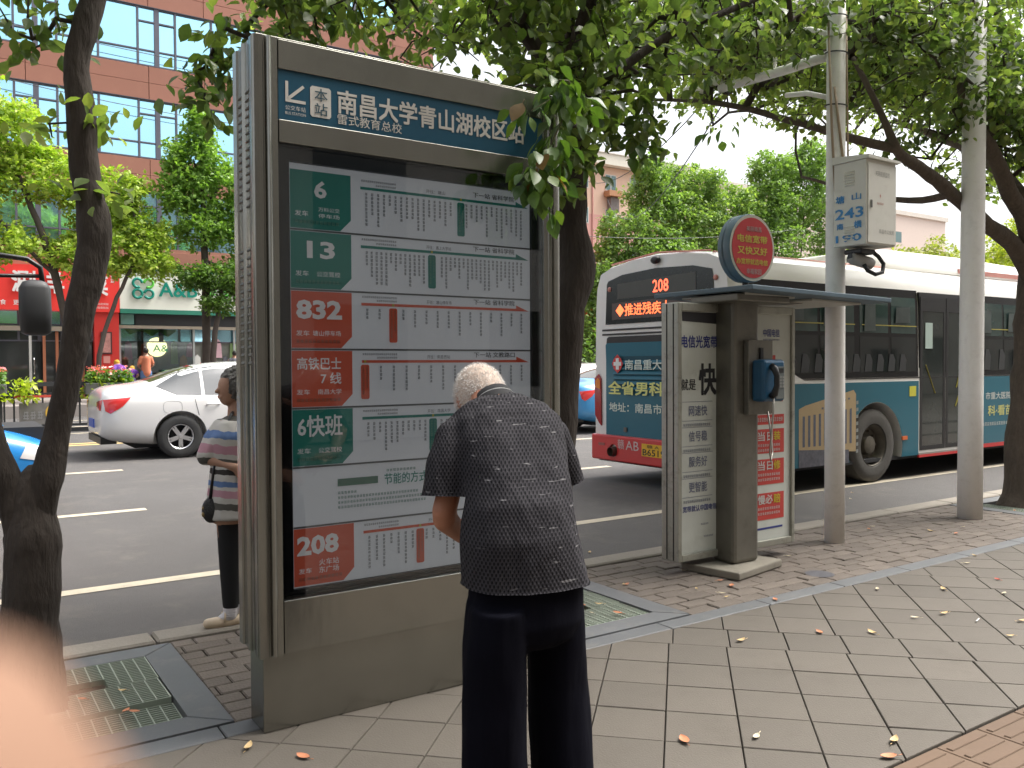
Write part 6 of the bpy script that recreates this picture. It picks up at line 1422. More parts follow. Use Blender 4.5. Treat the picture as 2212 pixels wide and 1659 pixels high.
# ================================================================== PEOPLE
def flesh(name, solids, mat, parent, voxel=.009, smooth=6, fac=.5):
    """union of overlapping closed solids as one smooth skin"""
    mb = MB()
    for s in solids:
        if s[0] == 'c':            # chain: points, radii
            _, pts, rad = s[:3]
            for i in range(len(pts)-1): mb.tube([pts[i], pts[i+1]], [rad[i], rad[i+1]], 14)
            for p, r in zip(pts, rad): mb.ellip(p, r, r, r, 14, 8)
        elif s[0] == 'e': mb.ellip(s[1], s[2], s[3], s[4], 20, 12, s[5] if len(s) > 5 else None)
        elif s[0] == 'l': mb.loft(s[1])
    o = mb.build(name, mat, parent); r = o.modifiers.new('r', 'REMESH'); r.mode = 'VOXEL'; r.voxel_size = voxel
    if smooth: sm = o.modifiers.new('s', 'SMOOTH'); sm.iterations = smooth; sm.factor = fac
    bpy.context.view_layer.update(); bake(o); o.data.materials.clear(); o.data.materials.append(mat)
    o.data.polygons.foreach_set('use_smooth', [True]*len(o.data.polygons)); return o
m_skin = M('skin tanned', (.42,.185,.11), .55, vary=.12, vscale=14, bump=.1, bscale=90); m_skinw = M('skin brown', (.42,.235,.16), .55, vary=.1, vscale=12)
m_skinp = M('scalp', (.62,.49,.40), .55, vary=.12, vscale=16)
def flatten(o, planes):
    """crisp garment edge: pull everything beyond plane (point, normal, radius) back onto it"""
    for v in o.data.vertices:
        for c, nrm, rad in planes:
            c = Vector(c); nrm = Vector(nrm).normalized(); d = (v.co-c).dot(nrm)
            if d > -.006 and (v.co-c).length < rad:
                rr_ = (v.co-c)-nrm*d; v.co = c + rr_*(1.0 if rr_.length < .02 else 1+max(0, d+.006)*3.2) - nrm*.004
def hand(c, d, up_, side, s=1.):
    """palm and five unequal bent fingers; c wrist, d pointing direction, up_ back of the hand"""
    c = Vector(c); d = Vector(d).normalized(); up_ = Vector(up_).normalized(); w = d.cross(up_).normalized()*side; up_ = w.cross(d).normalized()*side if w.cross(d).dot(up_) > 0 else up_
    out = [('c', [c, c+d*.05*s+w*.012*s, c+d*.088*s+w*.01*s], [.026*s,.030*s,.026*s]), ('c', [c+d*.02*s-w*.01*s, c+d*.085*s-w*.024*s], [.022*s,.019*s])]
    for k, (off, L_) in enumerate(((-.032,.062),(-.011,.078),(.010,.084),(.030,.074))):
        b = c+d*.088*s+w*off*s; p1 = b+d*L_*.45*s-up_*.008*s; p2 = p1+d*L_*.25*s-up_*.020*s; p3 = p2+d*L_*.10*s-up_*.022*s; out.append(('c', [b, p1, p2, p3], [.0095*s,.009*s,.008*s,.007*s]))
    b = c+d*.03*s+w*.03*s; out.append(('c', [b, b+d*.03*s+w*.022*s-up_*.01*s, b+d*.055*s+w*.022*s-up_*.02*s], [.013*s,.0105*s,.0085*s])); return out
# ---- old man reading the timetable
man = empty('person', (1.46, 2.12, 0), 0, 'white haired old man in a dark patterned polo shirt bending towards the timetable', 'person')
lat = Vector((.975,-.22,0)); fw = Vector((.22,.975,0)); Z = Vector((0,0,1))
def MP(mesh_o): mesh_o.location = -man.location; return mesh_o
def ringe(c, rx, ry, tilt=0., n=28, sq=.85, dz=0.):
    c = Vector(c); f2 = (fw*math.cos(tilt)+Z*-math.sin(tilt)) ; out = []
    for k in range(n):
        a = 2*math.pi*k/n; ca, sa = math.cos(a), math.sin(a); out.append(c + lat*rx*math.copysign(abs(ca)**sq, ca) + f2*ry*math.copysign(abs(sa)**sq, sa) + Z*dz*ca)
    return out
headc = Vector((1.605,2.61,1.380)); hrot = Matrix.Rotation(math.atan2(fw.y, fw.x), 3, 'Z') @ Matrix.Rotation(R(38), 3, 'Y')
hv = lambda x, y, z: headc + hrot @ Vector((x, y, z))
lh = hand((1.43,2.44,.93), (.75,.35,-.1), (-.2,.5,.8), 1); rh = hand((1.72,2.54,1.02), (-.8,.2,-.25), (0,.6,.7), -1)
body = [('l', [ringe((1.485,2.15,.74),.13,.09), ringe((1.485,2.15,.82),.15,.11), ringe((1.48,2.17,.98),.15,.115,.1), ringe((1.53,2.28,1.14),.155,.12,.35), ringe((1.57,2.40,1.28),.17,.11,.55), ringe((1.58,2.46,1.345),.12,.08,.6)]),
  ('c', [(1.58,2.44,1.30),(1.58,2.53,1.365),hv(-.02,0,-.05)], [.075,.060,.056]), ('e', headc, .106, .086, .115, hrot), ('e', hv(.05,0,-.06), .052, .052, .055, hrot),
  ('c', [hv(.085,0,.01),hv(.108,0,-.022)], [.012,.015]), ('c', [hv(.088,-.02,-.062),hv(.088,.02,-.062)], [.010,.010]), ('c', [hv(.082,-.032,.018),hv(.082,.032,.018)], [.016,.016]),
  ('e', hv(-.005,.081,-.012), .018, .010, .032, hrot), ('e', hv(-.005,-.081,-.012), .018, .010, .032, hrot),
  ('c', [(1.43,2.42,1.28),(1.335,2.39,1.03),(1.345,2.40,1.0),(1.43,2.44,.93)], [.040,.040,.042,.027]), ('c', [(1.74,2.38,1.26),(1.81,2.43,1.13),(1.72,2.54,1.02)], [.042,.040,.027]),
  ('c', [(1.40,2.13,.75),(1.36,2.14,.42),(1.35,2.12,.10)], [.075,.055,.045]), ('c', [(1.57,2.13,.75),(1.595,2.13,.42),(1.59,2.10,.10)], [.075,.055,.045]),
  ('c', [(1.35,2.10,.06),(1.39,2.24,.03)], [.04,.03]), ('c', [(1.59,2.08,.06),(1.62,2.22,.03)], [.04,.03])] + lh + rh
MP(flesh('body', body, m_skin, man, .0062, 5))
def cloth_shirt():
    m = bpy.data.materials.new('dark patterned knit'); m.use_nodes = True; n, l = nodes_of(m); b = n['Principled BSDF']; b.inputs['Roughness'].default_value = .9; b.inputs['Specular IOR Level'].default_value = .2
    tc = n.new('ShaderNodeTexCoord')
    def dots(sc, thr, lo, hi):
        mp = n.new('ShaderNodeMapping'); mp.inputs['Scale'].default_value = sc; l.new(tc.outputs['Object'], mp.inputs[0]); s = n.new('ShaderNodeSeparateXYZ')
        l.new(mp.outputs[0], s.inputs[0]); return s
    mp = n.new('ShaderNodeMapping'); mp.inputs['Rotation'].default_value = (0,0,R(33)); mp.inputs['Scale'].default_value = (84,84,46); l.new(tc.outputs['Object'], mp.inputs[0])
    s = n.new('ShaderNodeSeparateXYZ'); l.new(mp.outputs[0], s.inputs[0])
    def sn(sock, k, ph=0):
        a = n.new('ShaderNodeMath'); a.operation = 'MULTIPLY_ADD'; a.inputs[1].default_value = k; a.inputs[2].default_value = ph; l.new(sock, a.inputs[0]); c = n.new('ShaderNodeMath'); c.operation = 'SINE'; l.new(a.outputs[0], c.inputs[0]); return c.outputs[0]
    sx = sn(s.outputs['X'], 6.283); sz = sn(s.outputs['Z'], 6.283)
    mu = n.new('ShaderNodeMath'); mu.operation = 'MULTIPLY'; l.new(sx, mu.inputs[0]); l.new(sz, mu.inputs[1])
    r1 = n.new('ShaderNodeMapRange'); r1.inputs['From Min'].default_value = .05; r1.inputs['From Max'].default_value = .5; l.new(mu.outputs[0], r1.inputs['Value'])
    c1 = n.new('ShaderNodeMix'); c1.data_type = 'RGBA'; c1.inputs[6].default_value = (.034,.032,.037,1); c1.inputs[7].default_value = (.005,.0048,.0065,1); l.new(r1.outputs[0], c1.inputs[0])
    # pale flecks woven in
    m2 = n.new('ShaderNodeMapping'); m2.inputs['Scale'].default_value = (14,14,95); m2.inputs['Rotation'].default_value = (.12,.1,.5); l.new(tc.outputs['Object'], m2.inputs[0])
    vz = n.new('ShaderNodeTexNoise'); vz.inputs['Scale'].default_value = 1.; vz.inputs['Detail'].default_value = 2; l.new(m2.outputs[0], vz.inputs['Vector'])
    r2_ = n.new('ShaderNodeMapRange'); r2_.inputs['From Min'].default_value = .675; r2_.inputs['From Max'].default_value = .72; r2_.inputs['To Max'].default_value = .38; l.new(vz.outputs['Fac'], r2_.inputs['Value'])
    c2 = n.new('ShaderNodeMix'); c2.data_type = 'RGBA'; c2.inputs[7].default_value = (.34,.33,.34,1); l.new(r2_.outputs[0], c2.inputs[0]); l.new(c1.outputs[2], c2.inputs[6]); l.new(c2.outputs[2], b.inputs['Base Color'])
    bp = n.new('ShaderNodeBump'); bp.inputs['Strength'].default_value = .35; bp.inputs['Distance'].default_value = .003; l.new(mu.outputs[0], bp.inputs['Height'])
    wn_ = n.new('ShaderNodeTexNoise'); wn_.inputs['Scale'].default_value = 5; wn_.inputs['Detail'].default_value = 3; wn_.inputs['Distortion'].default_value = .6; mw = n.new('ShaderNodeMapping'); mw.inputs['Scale'].default_value = (1.6,1.6,.7); l.new(tc.outputs['Object'], mw.inputs[0]); l.new(mw.outputs[0], wn_.inputs['Vector'])
    b2_ = n.new('ShaderNodeBump'); b2_.inputs['Strength'].default_value = .8; b2_.inputs['Distance'].default_value = .03; l.new(wn_.outputs['Fac'], b2_.inputs['Height']); l.new(bp.outputs[0], b2_.inputs['Normal']); l.new(b2_.outputs[0], b.inputs['Normal']); return m
m_shirt = cloth_shirt()
shirt = [('l', [ringe((1.488,2.15,.818),.197,.152,0,28,.8,0), ringe((1.487,2.155,.86),.194,.150,0,28,.8,0), ringe((1.480,2.17,.96),.184,.150,.08), ringe((1.492,2.205,1.05),.176,.150,.2), ringe((1.525,2.27,1.14),.176,.148,.35), ringe((1.552,2.33,1.22),.186,.140,.5), ringe((1.570,2.385,1.28),.193,.128,.6), ringe((1.580,2.43,1.328),.172,.105,.7), ringe((1.585,2.47,1.355),.10,.07,.8)]),
  ('c', [(1.45,2.44,1.29),(1.398,2.425,1.255),(1.350,2.40,1.17),(1.328,2.385,1.072)], [.062,.068,.070,.072]),
  ('c', [(1.70,2.38,1.295),(1.755,2.37,1.25),(1.80,2.385,1.17),(1.84,2.40,1.082)], [.060,.066,.062,.060]), ('e', (1.58,2.40,1.305), .13, .09, .055)]
so = MP(flesh('polo_shirt', shirt, m_shirt, man, .0075, 5))
# gather folds into the cloth
def folds(o, amp, f, zlo=None):
    me = o.data
    for v in me.vertices:
        p = v.co; nz = noise.noise(Vector((p.x*f*1.3, p.y*f*1.3, p.z*f*.45)))+.5*noise.noise(Vector((p.x*f*2.9+5, p.y*f*2.9, p.z*f*1.2))); v.co = p + v.normal*nz*amp
folds(so, .009, 7)
flatten(so, [((1.328,2.385,1.075), (-.1,-.1,-1), .13), ((1.842,2.40,1.085), (.25,.1,-1), .13), ((1.488,2.15,.826), (.0,0,-1), .30)])
# collar
cl = MB(); cc_ = Vector((1.592,2.478,1.362)); cr = Matrix.Rotation(math.atan2(fw.y, fw.x), 3, 'Z') @ Matrix.Rotation(R(42), 3, 'Y')
def crn(rx, z, n=30): return [cc_ + cr @ Vector((rx*math.cos(2*math.pi*k/n), rx*.98*math.sin(2*math.pi*k/n), z)) for k in range(n)]
MP(cl.loft([crn(.080,-.02), crn(.076,.004), crn(.068,.024), crn(.065,.040), crn(.060,.038), crn(.060,.0)], cap=False).build('collar', M('collar black', (.012,.012,.014), .85), man, smooth=True))
MP(MB().loft([crn(.0745,.010), crn(.0735,.013), crn(.0722,.0155)], cap=False).build('collar_piping', M('piping grey', (.22,.22,.22), .8), man, smooth=True))
m_trs = M('navy trousers', (.0036,.0038,.0075), .9, vary=.2, vscale=6, bump=.5, bscale=9, stretch=(1,1,.25), spec=.08)
def lg_(pts): return ('l', [ringe(c, rx, ry, 0, 22, .9) for c, rx, ry in pts])
trs = [('l', [ringe((1.485,2.15,.93),.165,.125), ringe((1.485,2.15,.80),.178,.135), ringe((1.482,2.145,.72),.180,.133), ringe((1.480,2.14,.67),.150,.115), ringe((1.480,2.14,.645),.09,.09)]),
  lg_([((1.372,2.14,.78),.085,.12),((1.362,2.14,.66),.092,.118),((1.358,2.135,.50),.096,.105),((1.358,2.13,.32),.099,.102),((1.358,2.12,.16),.099,.102),((1.354,2.12,.035),.088,.10)]),
  lg_([((1.585,2.15,.78),.085,.12),((1.598,2.15,.66),.088,.118),((1.602,2.145,.50),.092,.105),((1.604,2.13,.32),.096,.102),((1.604,2.12,.16),.096,.102),((1.608,2.11,.035),.084,.10)])]
to = MP(flesh('trousers', trs, m_trs, man, .0085, 4)); folds(to, .011, 6)
for x, y in ((1.372,2.17),(1.625,2.15)): MP(flesh('shoe', [('c', [(x,y-.07,.04),(x+.02,y+.06,.035),(x+.03,y+.12,.03)], [.042,.044,.032])], m_black, man, .008, 3))
hairp = [('e', headc+hrot@Vector((-.012,0,.006)), .104, .089, .115, hrot)]
ho = MP(flesh('hair', hairp, m_skinp, man, .006, 2))
bmh = bmesh.new(); bmh.from_mesh(ho.data); hi = hrot.inverted()
dele = [v for v in bmh.verts if (hi @ (v.co-headc)).x > .062 or ((hi @ (v.co-headc)).z < -.05 and (hi @ (v.co-headc)).x > -.03) ]
bmesh.ops.delete(bmh, geom=dele, context='VERTS'); bmh.to_mesh(ho.data)
# short white hair: thousands of stubble strands as thin slivers
g_ = np.random.default_rng(4); hb2 = MB(); cnt_ = 0; bmh.verts.ensure_lookup_table(); vs_ = [v.co.copy() for v in bmh.verts]; ns_ = [v.normal.copy() for v in bmh.verts]
for k in range(16000):
    i = int(g_.integers(len(vs_))); p = vs_[i] + Vector(g_.normal(size=3)*.003); q = hi @ (p-headc); top = q.z/.115
    if q.x > .055: continue
    if top > .7 and g_.random() < .3: continue
    nrm = (p-headc).normalized(); t_ = Vector(g_.normal(size=3)).cross(nrm).normalized(); e = nrm*.0065 + Vector((0,0,-.002)) + t_*.004; w_ = nrm.cross(e).normalized()*.0008
    hb2.add([p-w_, p+w_, p+e], [(0,1,2)])
bmh.free()
o = hb2.build('hair_strands', M('white hair', (.74,.72,.70), .6, isl=.15, vary=.02), man); MP(o); tag(o, kind='stuff')

# ---- woman waiting on the kerb
wo = empty('person', (1.33, 4.99, 0), 0, 'grey haired woman in striped blouse and black trousers standing on the kerb', 'person')
WL = lambda o: setattr(o, 'location', -Vector((1.33, 4.99, 0))) or o
wo.location.x += .03
hc = Vector((1.372,5.0,1.375))
wf = Vector((-.55,.84,0)).normalized(); wl = Vector((wf.y,-wf.x,0))
def ringw(c, rx, ry, n=24):
    c = Vector(c); return [c + wl*rx*math.cos(2*math.pi*k/n) + wf*ry*math.sin(2*math.pi*k/n) for k in range(n)]
hr = Matrix.Rotation(math.pi+.05, 3, 'Z')     # head turned to face the traffic at the left
hw = lambda x, y, z: hc + hr @ Vector((x, y, z))
wh = hand((1.335,4.86,.925), (.8,-.2,-.45), (-.2,-.9,.1), 1, .9); wh2 = hand((1.45,4.87,.90), (-.8,-.1,.1), (0,-.9,.1), -1, .9)
wb = [('l', [ringw((1.37,4.99,.60),.14,.11), ringw((1.37,4.99,.75),.15,.12), ringw((1.37,4.99,.95),.125,.10), ringw((1.37,4.99,1.10),.14,.105), ringw((1.38,4.99,1.19),.10,.08)]),
  ('c', [(1.385,4.99,1.17),hw(-.02,0,-.07)], [.055,.048]), ('e', hc, .088, .070, .10, hr), ('e', hw(.035,0,-.06), .045, .045, .045, hr), ('c', [hw(.078,0,.0),hw(.098,0,-.022)], [.009,.012]), ('c', [hw(.078,-.015,-.052),hw(.078,.015,-.052)], [.012,.012]),
  ('c', [(1.28,5.0,1.13),(1.20,4.99,.98),(1.335,4.86,.925)], [.045,.036,.024]), ('c', [(1.50,4.98,1.13),(1.56,4.93,.98),(1.45,4.87,.90)], [.045,.036,.024]),
  ('c', [(1.33,4.98,.62),(1.325,4.98,.35),(1.335,4.98,.08)], [.07,.05,.038]), ('c', [(1.43,5.0,.62),(1.43,5.0,.35),(1.43,5.02,.08)], [.07,.05,.038])] + wh + wh2
WL(flesh('body', wb, m_skinw, wo, .0065, 4))
def stripes():
    m = bpy.data.materials.new('striped blouse'); m.use_nodes = True; n, l = nodes_of(m); b = n['Principled BSDF']; b.inputs['Roughness'].default_value = .85
    tc = n.new('ShaderNodeTexCoord'); s = n.new('ShaderNodeSeparateXYZ'); l.new(tc.outputs['Object'], s.inputs[0])
    nz = n.new('ShaderNodeTexNoise'); nz.inputs['Scale'].default_value = 22; l.new(tc.outputs['Object'], nz.inputs['Vector'])
    a = n.new('ShaderNodeMath'); a.operation = 'MULTIPLY_ADD'; a.inputs[1].default_value = .025; l.new(nz.outputs['Fac'], a.inputs[0]); l.new(s.outputs['Z'], a.inputs[2])
    x1 = n.new('ShaderNodeMath'); x1.operation = 'MULTIPLY_ADD'; x1.inputs[1].default_value = .12; l.new(s.outputs['X'], x1.inputs[0]); l.new(a.outputs[0], x1.inputs[2])
    mr = n.new('ShaderNodeMapRange'); mr.inputs['From Min'].default_value = .60+.17; mr.inputs['From Max'].default_value = 1.22+.17; l.new(x1.outputs[0], mr.inputs['Value'])
    cr_ = n.new('ShaderNodeValToRGB'); cr_.color_ramp.interpolation = 'CONSTANT'; e = cr_.color_ramp.elements
    base = (.56,.54,.51,1); bl_ = (.12,.20,.40,1); pkk = (.50,.27,.33,1); gy = (.10,.095,.085,1); dk = (.035,.03,.028,1)
    seq = [(0,base),(.13,gy),(.19,base),(.24,pkk),(.31,base),(.34,bl_),(.39,base),(.455,dk),(.50,base),(.53,gy),(.59,base),(.64,pkk),(.72,base),(.775,bl_),(.85,base),(.95,gy)]
    e[0].position = 0; e[0].color = base; e[1].position = seq[1][0]; e[1].color = seq[1][1]
    for p, c_ in seq[2:]: q = e.new(p); q.color = c_
    l.new(mr.outputs[0], cr_.inputs[0]); l.new(cr_.outputs[0], b.inputs['Base Color'])
    bp = n.new('ShaderNodeBump'); bp.inputs['Strength'].default_value = .5; bp.inputs['Distance'].default_value = .02; n2 = n.new('ShaderNodeTexNoise'); n2.inputs['Scale'].default_value = 9; l.new(tc.outputs['Object'], n2.inputs['Vector']); l.new(n2.outputs['Fac'], bp.inputs['Height']); l.new(bp.outputs[0], b.inputs['Normal']); return m
bo = WL(flesh('blouse', [('l', [ringw((1.365,4.985,.625),.168,.140), ringw((1.367,4.985,.75),.162,.138), ringw((1.37,4.99,.95),.142,.122), ringw((1.37,4.99,1.10),.150,.118), ringw((1.378,4.99,1.18),.115,.085), ringw((1.382,4.99,1.215),.06,.055)]),
   ('c', [(1.30,5.0,1.15),(1.255,5.0,1.08),(1.215,4.985,.99)], [.052,.058,.058]), ('c', [(1.48,4.98,1.15),(1.52,4.95,1.07),(1.555,4.93,.99)], [.052,.058,.058])], stripes(), wo, .008, 4)); folds(bo, .006, 10)
m_blktr = M('black leggings', (.010,.010,.012), .85)
WL(flesh('trousers', [('c', [(1.345,4.98,.68),(1.335,4.98,.36),(1.335,4.98,.12)], [.088,.062,.046]), ('c', [(1.44,5.0,.68),(1.435,5.0,.36),(1.43,5.02,.12)], [.088,.062,.046])], m_blktr, wo, .008, 3))
m_sock = M('white ribbed sock', (.72,.70,.73), .85, bump=.6, bscale=120, stretch=(.1,.1,1)); m_shoe = M('beige shoe', (.72,.58,.42), .5)
for x, y in ((1.335,4.98),(1.43,5.02)):
    WL(flesh('sock', [('c', [(x,y,.14),(x-.002,y,.06),(x-.05,y+.005,.035)], [.043,.040,.030])], m_sock, wo, .006, 2))
    WL(flesh('shoe', [('c', [(x+.03,y,.028),(x-.03,y,.024),(x-.09,y+.005,.024),(x-.125,y+.008,.026)], [.032,.034,.034,.030])], m_shoe, wo, .006, 3))
    WL(MB().tube([(x-.045,y-.038,.03),(x-.04,y-.03,.07),(x-.03,y,.085),(x-.04,y+.03,.07),(x-.045,y+.042,.03)], .006, 6).build('shoe_strap', m_shoe, wo, smooth=True))
hp = [('e', hw(-.022,0,.018), .100, .092, .112, hr), ('e', hw(-.045,0,-.03), .075, .085, .09, hr)]
hh = WL(flesh('hair', hp, M('grey curly hair', (.13,.125,.12), .85, vary=.8, vscale=35, bump=1., bscale=60), wo, .006, 2))
for v in hh.data.vertices: v.co += v.normal*.008*noise.noise(v.co*55)
bmh = bmesh.new(); bmh.from_mesh(hh.data); hri = hr.inverted(); bmesh.ops.delete(bmh, geom=[v for v in bmh.verts if (hri@(v.co-hc)).x > .05 and (hri@(v.co-hc)).z < .055], context='VERTS'); bmh.to_mesh(hh.data); bmh.free()
bag = empty('handbag', (1.20, 4.95, .66), 0, 'black leather shoulder bag hanging at the striped woman\'s side', 'handbag')
def BG(mb, n, m, **k): o = mb.build(n, m, bag, **k); o.location = -bag.location; return o
BG(MB().ellip((1.225,4.94,.685), .055, .045, .075, 18, 10), 'pouch', M('black woven leather', (.015,.015,.016), .35, bump=.8, bscale=120), smooth=True)
bag.location = bag.location
BG(MB().tube([(1.215,4.93,.75),(1.24,4.93,.92),(1.29,4.915,1.10),(1.335,4.92,1.22),(1.36,4.97,1.235)], .010, 6), 'strap', m_black, smooth=True)
BG(MB().ellip((1.178,4.93,.665), .012, .012, .016).ellip((1.176,4.93,.70), .008, .008, .010), 'tassel', M('gold tassel', (.3,.22,.1), .4, metal=.5), smooth=True)

bag.location.x += .03
# ---- small figures on the far pavement
def far_person(label, x, y, z0, h, top, bottom, hairm, bend=0., rz=0., cap=None, arms=True):
    p = empty('person', (x, y, z0), rz, label, 'person'); k = h/1.7; b = bend
    sk = [('c', [(-.09,0,.05),(-.09,0,.45*k),(-.08,0,.86*k)], [.05,.06,.08]), ('c', [(.09,0,.05),(.09,0,.45*k),(.08,0,.86*k)], [.05,.06,.08]), ('c', [(0,0,.9*k),(0,b*.15,1.15*k),(0,b*.35,1.38*k-b*.1)], [.13,.13,.13]),
          ('c', [(0,b*.4,1.42*k-b*.12),(0,b*.45,1.52*k-b*.15)], [.05,.05]), ('e', (0,b*.5,1.59*k-b*.2), .078, .092, .11), ('c', [(-.19,b*.33,1.36*k-b*.1),(-.25,.05,1.12*k),(-.16,.20,1.02*k)], [.05,.042,.032]), ('c', [(.19,b*.33,1.36*k-b*.1),(.25,.05,1.12*k),(.16,.20,1.02*k)], [.05,.042,.032]),
          ('c', [(-.09,0,.05),(-.09,.12,.03)], [.045,.035]), ('c', [(.09,0,.05),(.09,.12,.03)], [.045,.035])]
    for s_ in (-1, 1):
        for q in range(5): sk.append(('c', [(s_*.16,.20,1.02*k),(s_*(.14-.012*q),.27+.006*q,1.0*k-.012*(q-2))], [.018,.011]))
    flesh('body', sk, m_skinw, p, .022, 2)
    flesh('top', [('c', [(0,0,.86*k),(0,b*.15,1.12*k),(0,b*.33,1.34*k-b*.1)], [.165,.15,.15]), ('c', [(-.15,b*.33,1.37*k-b*.1),(-.215,b*.2,1.2*k)], [.075,.068]), ('c', [(.15,b*.33,1.37*k-b*.1),(.215,b*.2,1.2*k)], [.075,.068])], top, p, .022, 3)
    flesh('trousers', [('c', [(-.085,0,.86*k),(-.095,0,.45*k),(-.09,0,.08)], [.115,.08,.06]), ('c', [(.085,0,.86*k),(.095,0,.45*k),(.09,0,.08)], [.115,.08,.06])], bottom, p, .022, 2)
    flesh('hair' if cap is None else 'cap', [('e', (0,b*.5-.02,1.62*k-b*.2), .092, .105, .105)], cap or hairm, p, .018, 2)
    return p
hb3 = M('black hair', (.015,.013,.012), .6)
far_person('woman in an orange top and blue jeans seen from behind before the clothes shop', 5.86, 31.5, .42, 1.70, M('orange top', (.60,.20,.11), .8), M('blue jeans', (.10,.19,.36), .85, vary=.15), hb3, rz=.1)
pur = M('purple shirt', (.14,.04,.34), .8)
far_person('stooping figure in purple with a yellow hat, the left one by the red pier', 5.12, 31.8, .42, 1.38, pur, pur, hb3, bend=.5, rz=.5, cap=M('yellow hat', (.62,.33,.03), .7))
far_person('crouching figure in purple with a yellow hat, nearer the woman in orange', 5.36, 31.6, .42, 1.18, pur, pur, hb3, bend=.6, rz=-.4, cap=M('yellow hat', (.62,.33,.03), .7))
far_person('black haired person just showing above the roof of the white car', 8.95, 31.7, .42, 1.62, M('grey top', (.16,.17,.2), .8), M('dark trousers', (.03,.03,.035), .8), hb3)
# scooter by the red pier
sc_ = empty('scooter', (4.55, 33.0, .42), R(10), 'dark motor scooter parked beside the red pier of the restaurant', 'scooter')
for y in (-.62, .62):
    MB().tube([(0,y+.25*math.cos(2*math.pi*k/20),.27+.25*math.sin(2*math.pi*k/20)) for k in range(21)], .05, 8).build('wheel', m_rubber, sc_, smooth=True)
MB().box(-.14,.14,-.3,.62,.42,.78,c=.08).box(-.12,.12,-.72,-.42,.25,1.0,c=.06).box(-.13,.13,-.45,.3,.22,.34,c=.04).build('body', M('scooter black', (.03,.02,.025), .3), sc_)
MB().box(-.13,.13,-.2,.6,.781,.90,c=.05).build('seat', m_rubber, sc_); MB().tube([(-.34,-.5,1.08),(-.1,-.6,1.05),(.1,-.6,1.05),(.34,-.5,1.08)], .018, 6).build('handlebar', m_chrome, sc_); MB().box(-.05,.05,.58,.66,.55,.65).build('tail_lamp', m_tail, sc_)

# ---- the photographer's hand: a fingertip strays in front of the lens
C0 = Vector((0,0,1.5)); P3 = lambda r_, u_, f_: C0 + r2*r_ + u2*u_ + fwd*f_
m_fing = M('finger skin', (.25,.15,.105), .8, vary=.05, vscale=40, bump=.05, bscale=300, spec=.1)
ph_ = empty('person', tuple(P3(-.12,-.30,-.03)), 0, 'blurred pink fingertip of the photographer covering the bottom left corner', 'hand')
hs = [('c', [P3(-.0178,-.0140,.0222),P3(-.026,-.0205,.020),P3(-.052,-.034,.014),P3(-.080,-.050,.0)], [.0080,.0088,.0095,.0105])]
hs += [('e', P3(-.108,-.085,-.02), .042, .040, .046), ('c', [P3(-.105,-.10,-.02),P3(-.115,-.16,-.03),P3(-.12,-.30,-.05)], [.034,.028,.036])]
for k in range(3): hs.append(('c', [P3(-.085,-.075-.022*k,.0),P3(-.060,-.080-.022*k,-.005),P3(-.050,-.085-.022*k,-.025),P3(-.062,-.088-.022*k,-.040)], [.0105,.0098,.009,.008]))
hs.append(('c', [P3(-.10,-.07,-.05),P3(-.075,-.05,-.06),P3(-.055,-.045,-.06)], [.015,.012,.010]))
o = flesh('hand', hs, m_fing, ph_, .0022, 4); o.location = -Vector(ph_.location)
o = flesh('sleeve', [('c', [P3(-.118,-.22,-.038),P3(-.122,-.30,-.05),P3(-.14,-.55,-.09)], [.038,.045,.055])], M('dark sleeve', (.03,.03,.04), .85), ph_, .008, 2); o.location = -Vector(ph_.location)

# ================================================================== FALLEN LEAVES AND LITTER
def dry_leaf(L_, W, curl, mat):
    mb = MB(); n = 6; v = []
    for i in range(n+1):
        a = i/n; w = W*math.sin(math.pi*a)**.7; zc_ = curl*(a-.5)**2*L_*2; v += [((a-.5)*L_, w/2, zc_+.004+w*.12), ((a-.5)*L_, 0, zc_+.002), ((a-.5)*L_, -w/2, zc_+.004+w*.16)]
    mb.v = v
    for i in range(n): mb.f += [(3*i,3*i+3,3*i+4,3*i+1),(3*i+1,3*i+4,3*i+5,3*i+2)]
    mb.tube([(-.5*L_-.02,0,.008),(-.5*L_+.002,0,.004)], .0012, 4); me = mb.mesh('fallen_leaf', True); me.materials.append(mat); return me
mo = M('dry orange leaf', (.50,.20,.10), .7, vary=.2, vscale=60); mt_ = M('dry tan leaf', (.55,.40,.20), .7, vary=.2, vscale=60); mp_ = M('pale dry leaf', (.62,.54,.38), .7, vary=.2, vscale=60); mr_ = M('dark red leaf', (.42,.07,.04), .7, vary=.2, vscale=60)
dl = {'o': dry_leaf(.068,.033,.2,mo), 't': dry_leaf(.062,.026,.35,mt_), 'p': dry_leaf(.05,.022,.25,mp_), 'r': dry_leaf(.052,.032,.3,mr_)}
names_ = {'o': 'orange dry leaf', 't': 'tan curled dry leaf', 'p': 'pale dry leaf', 'r': 'dark red dry leaf'}
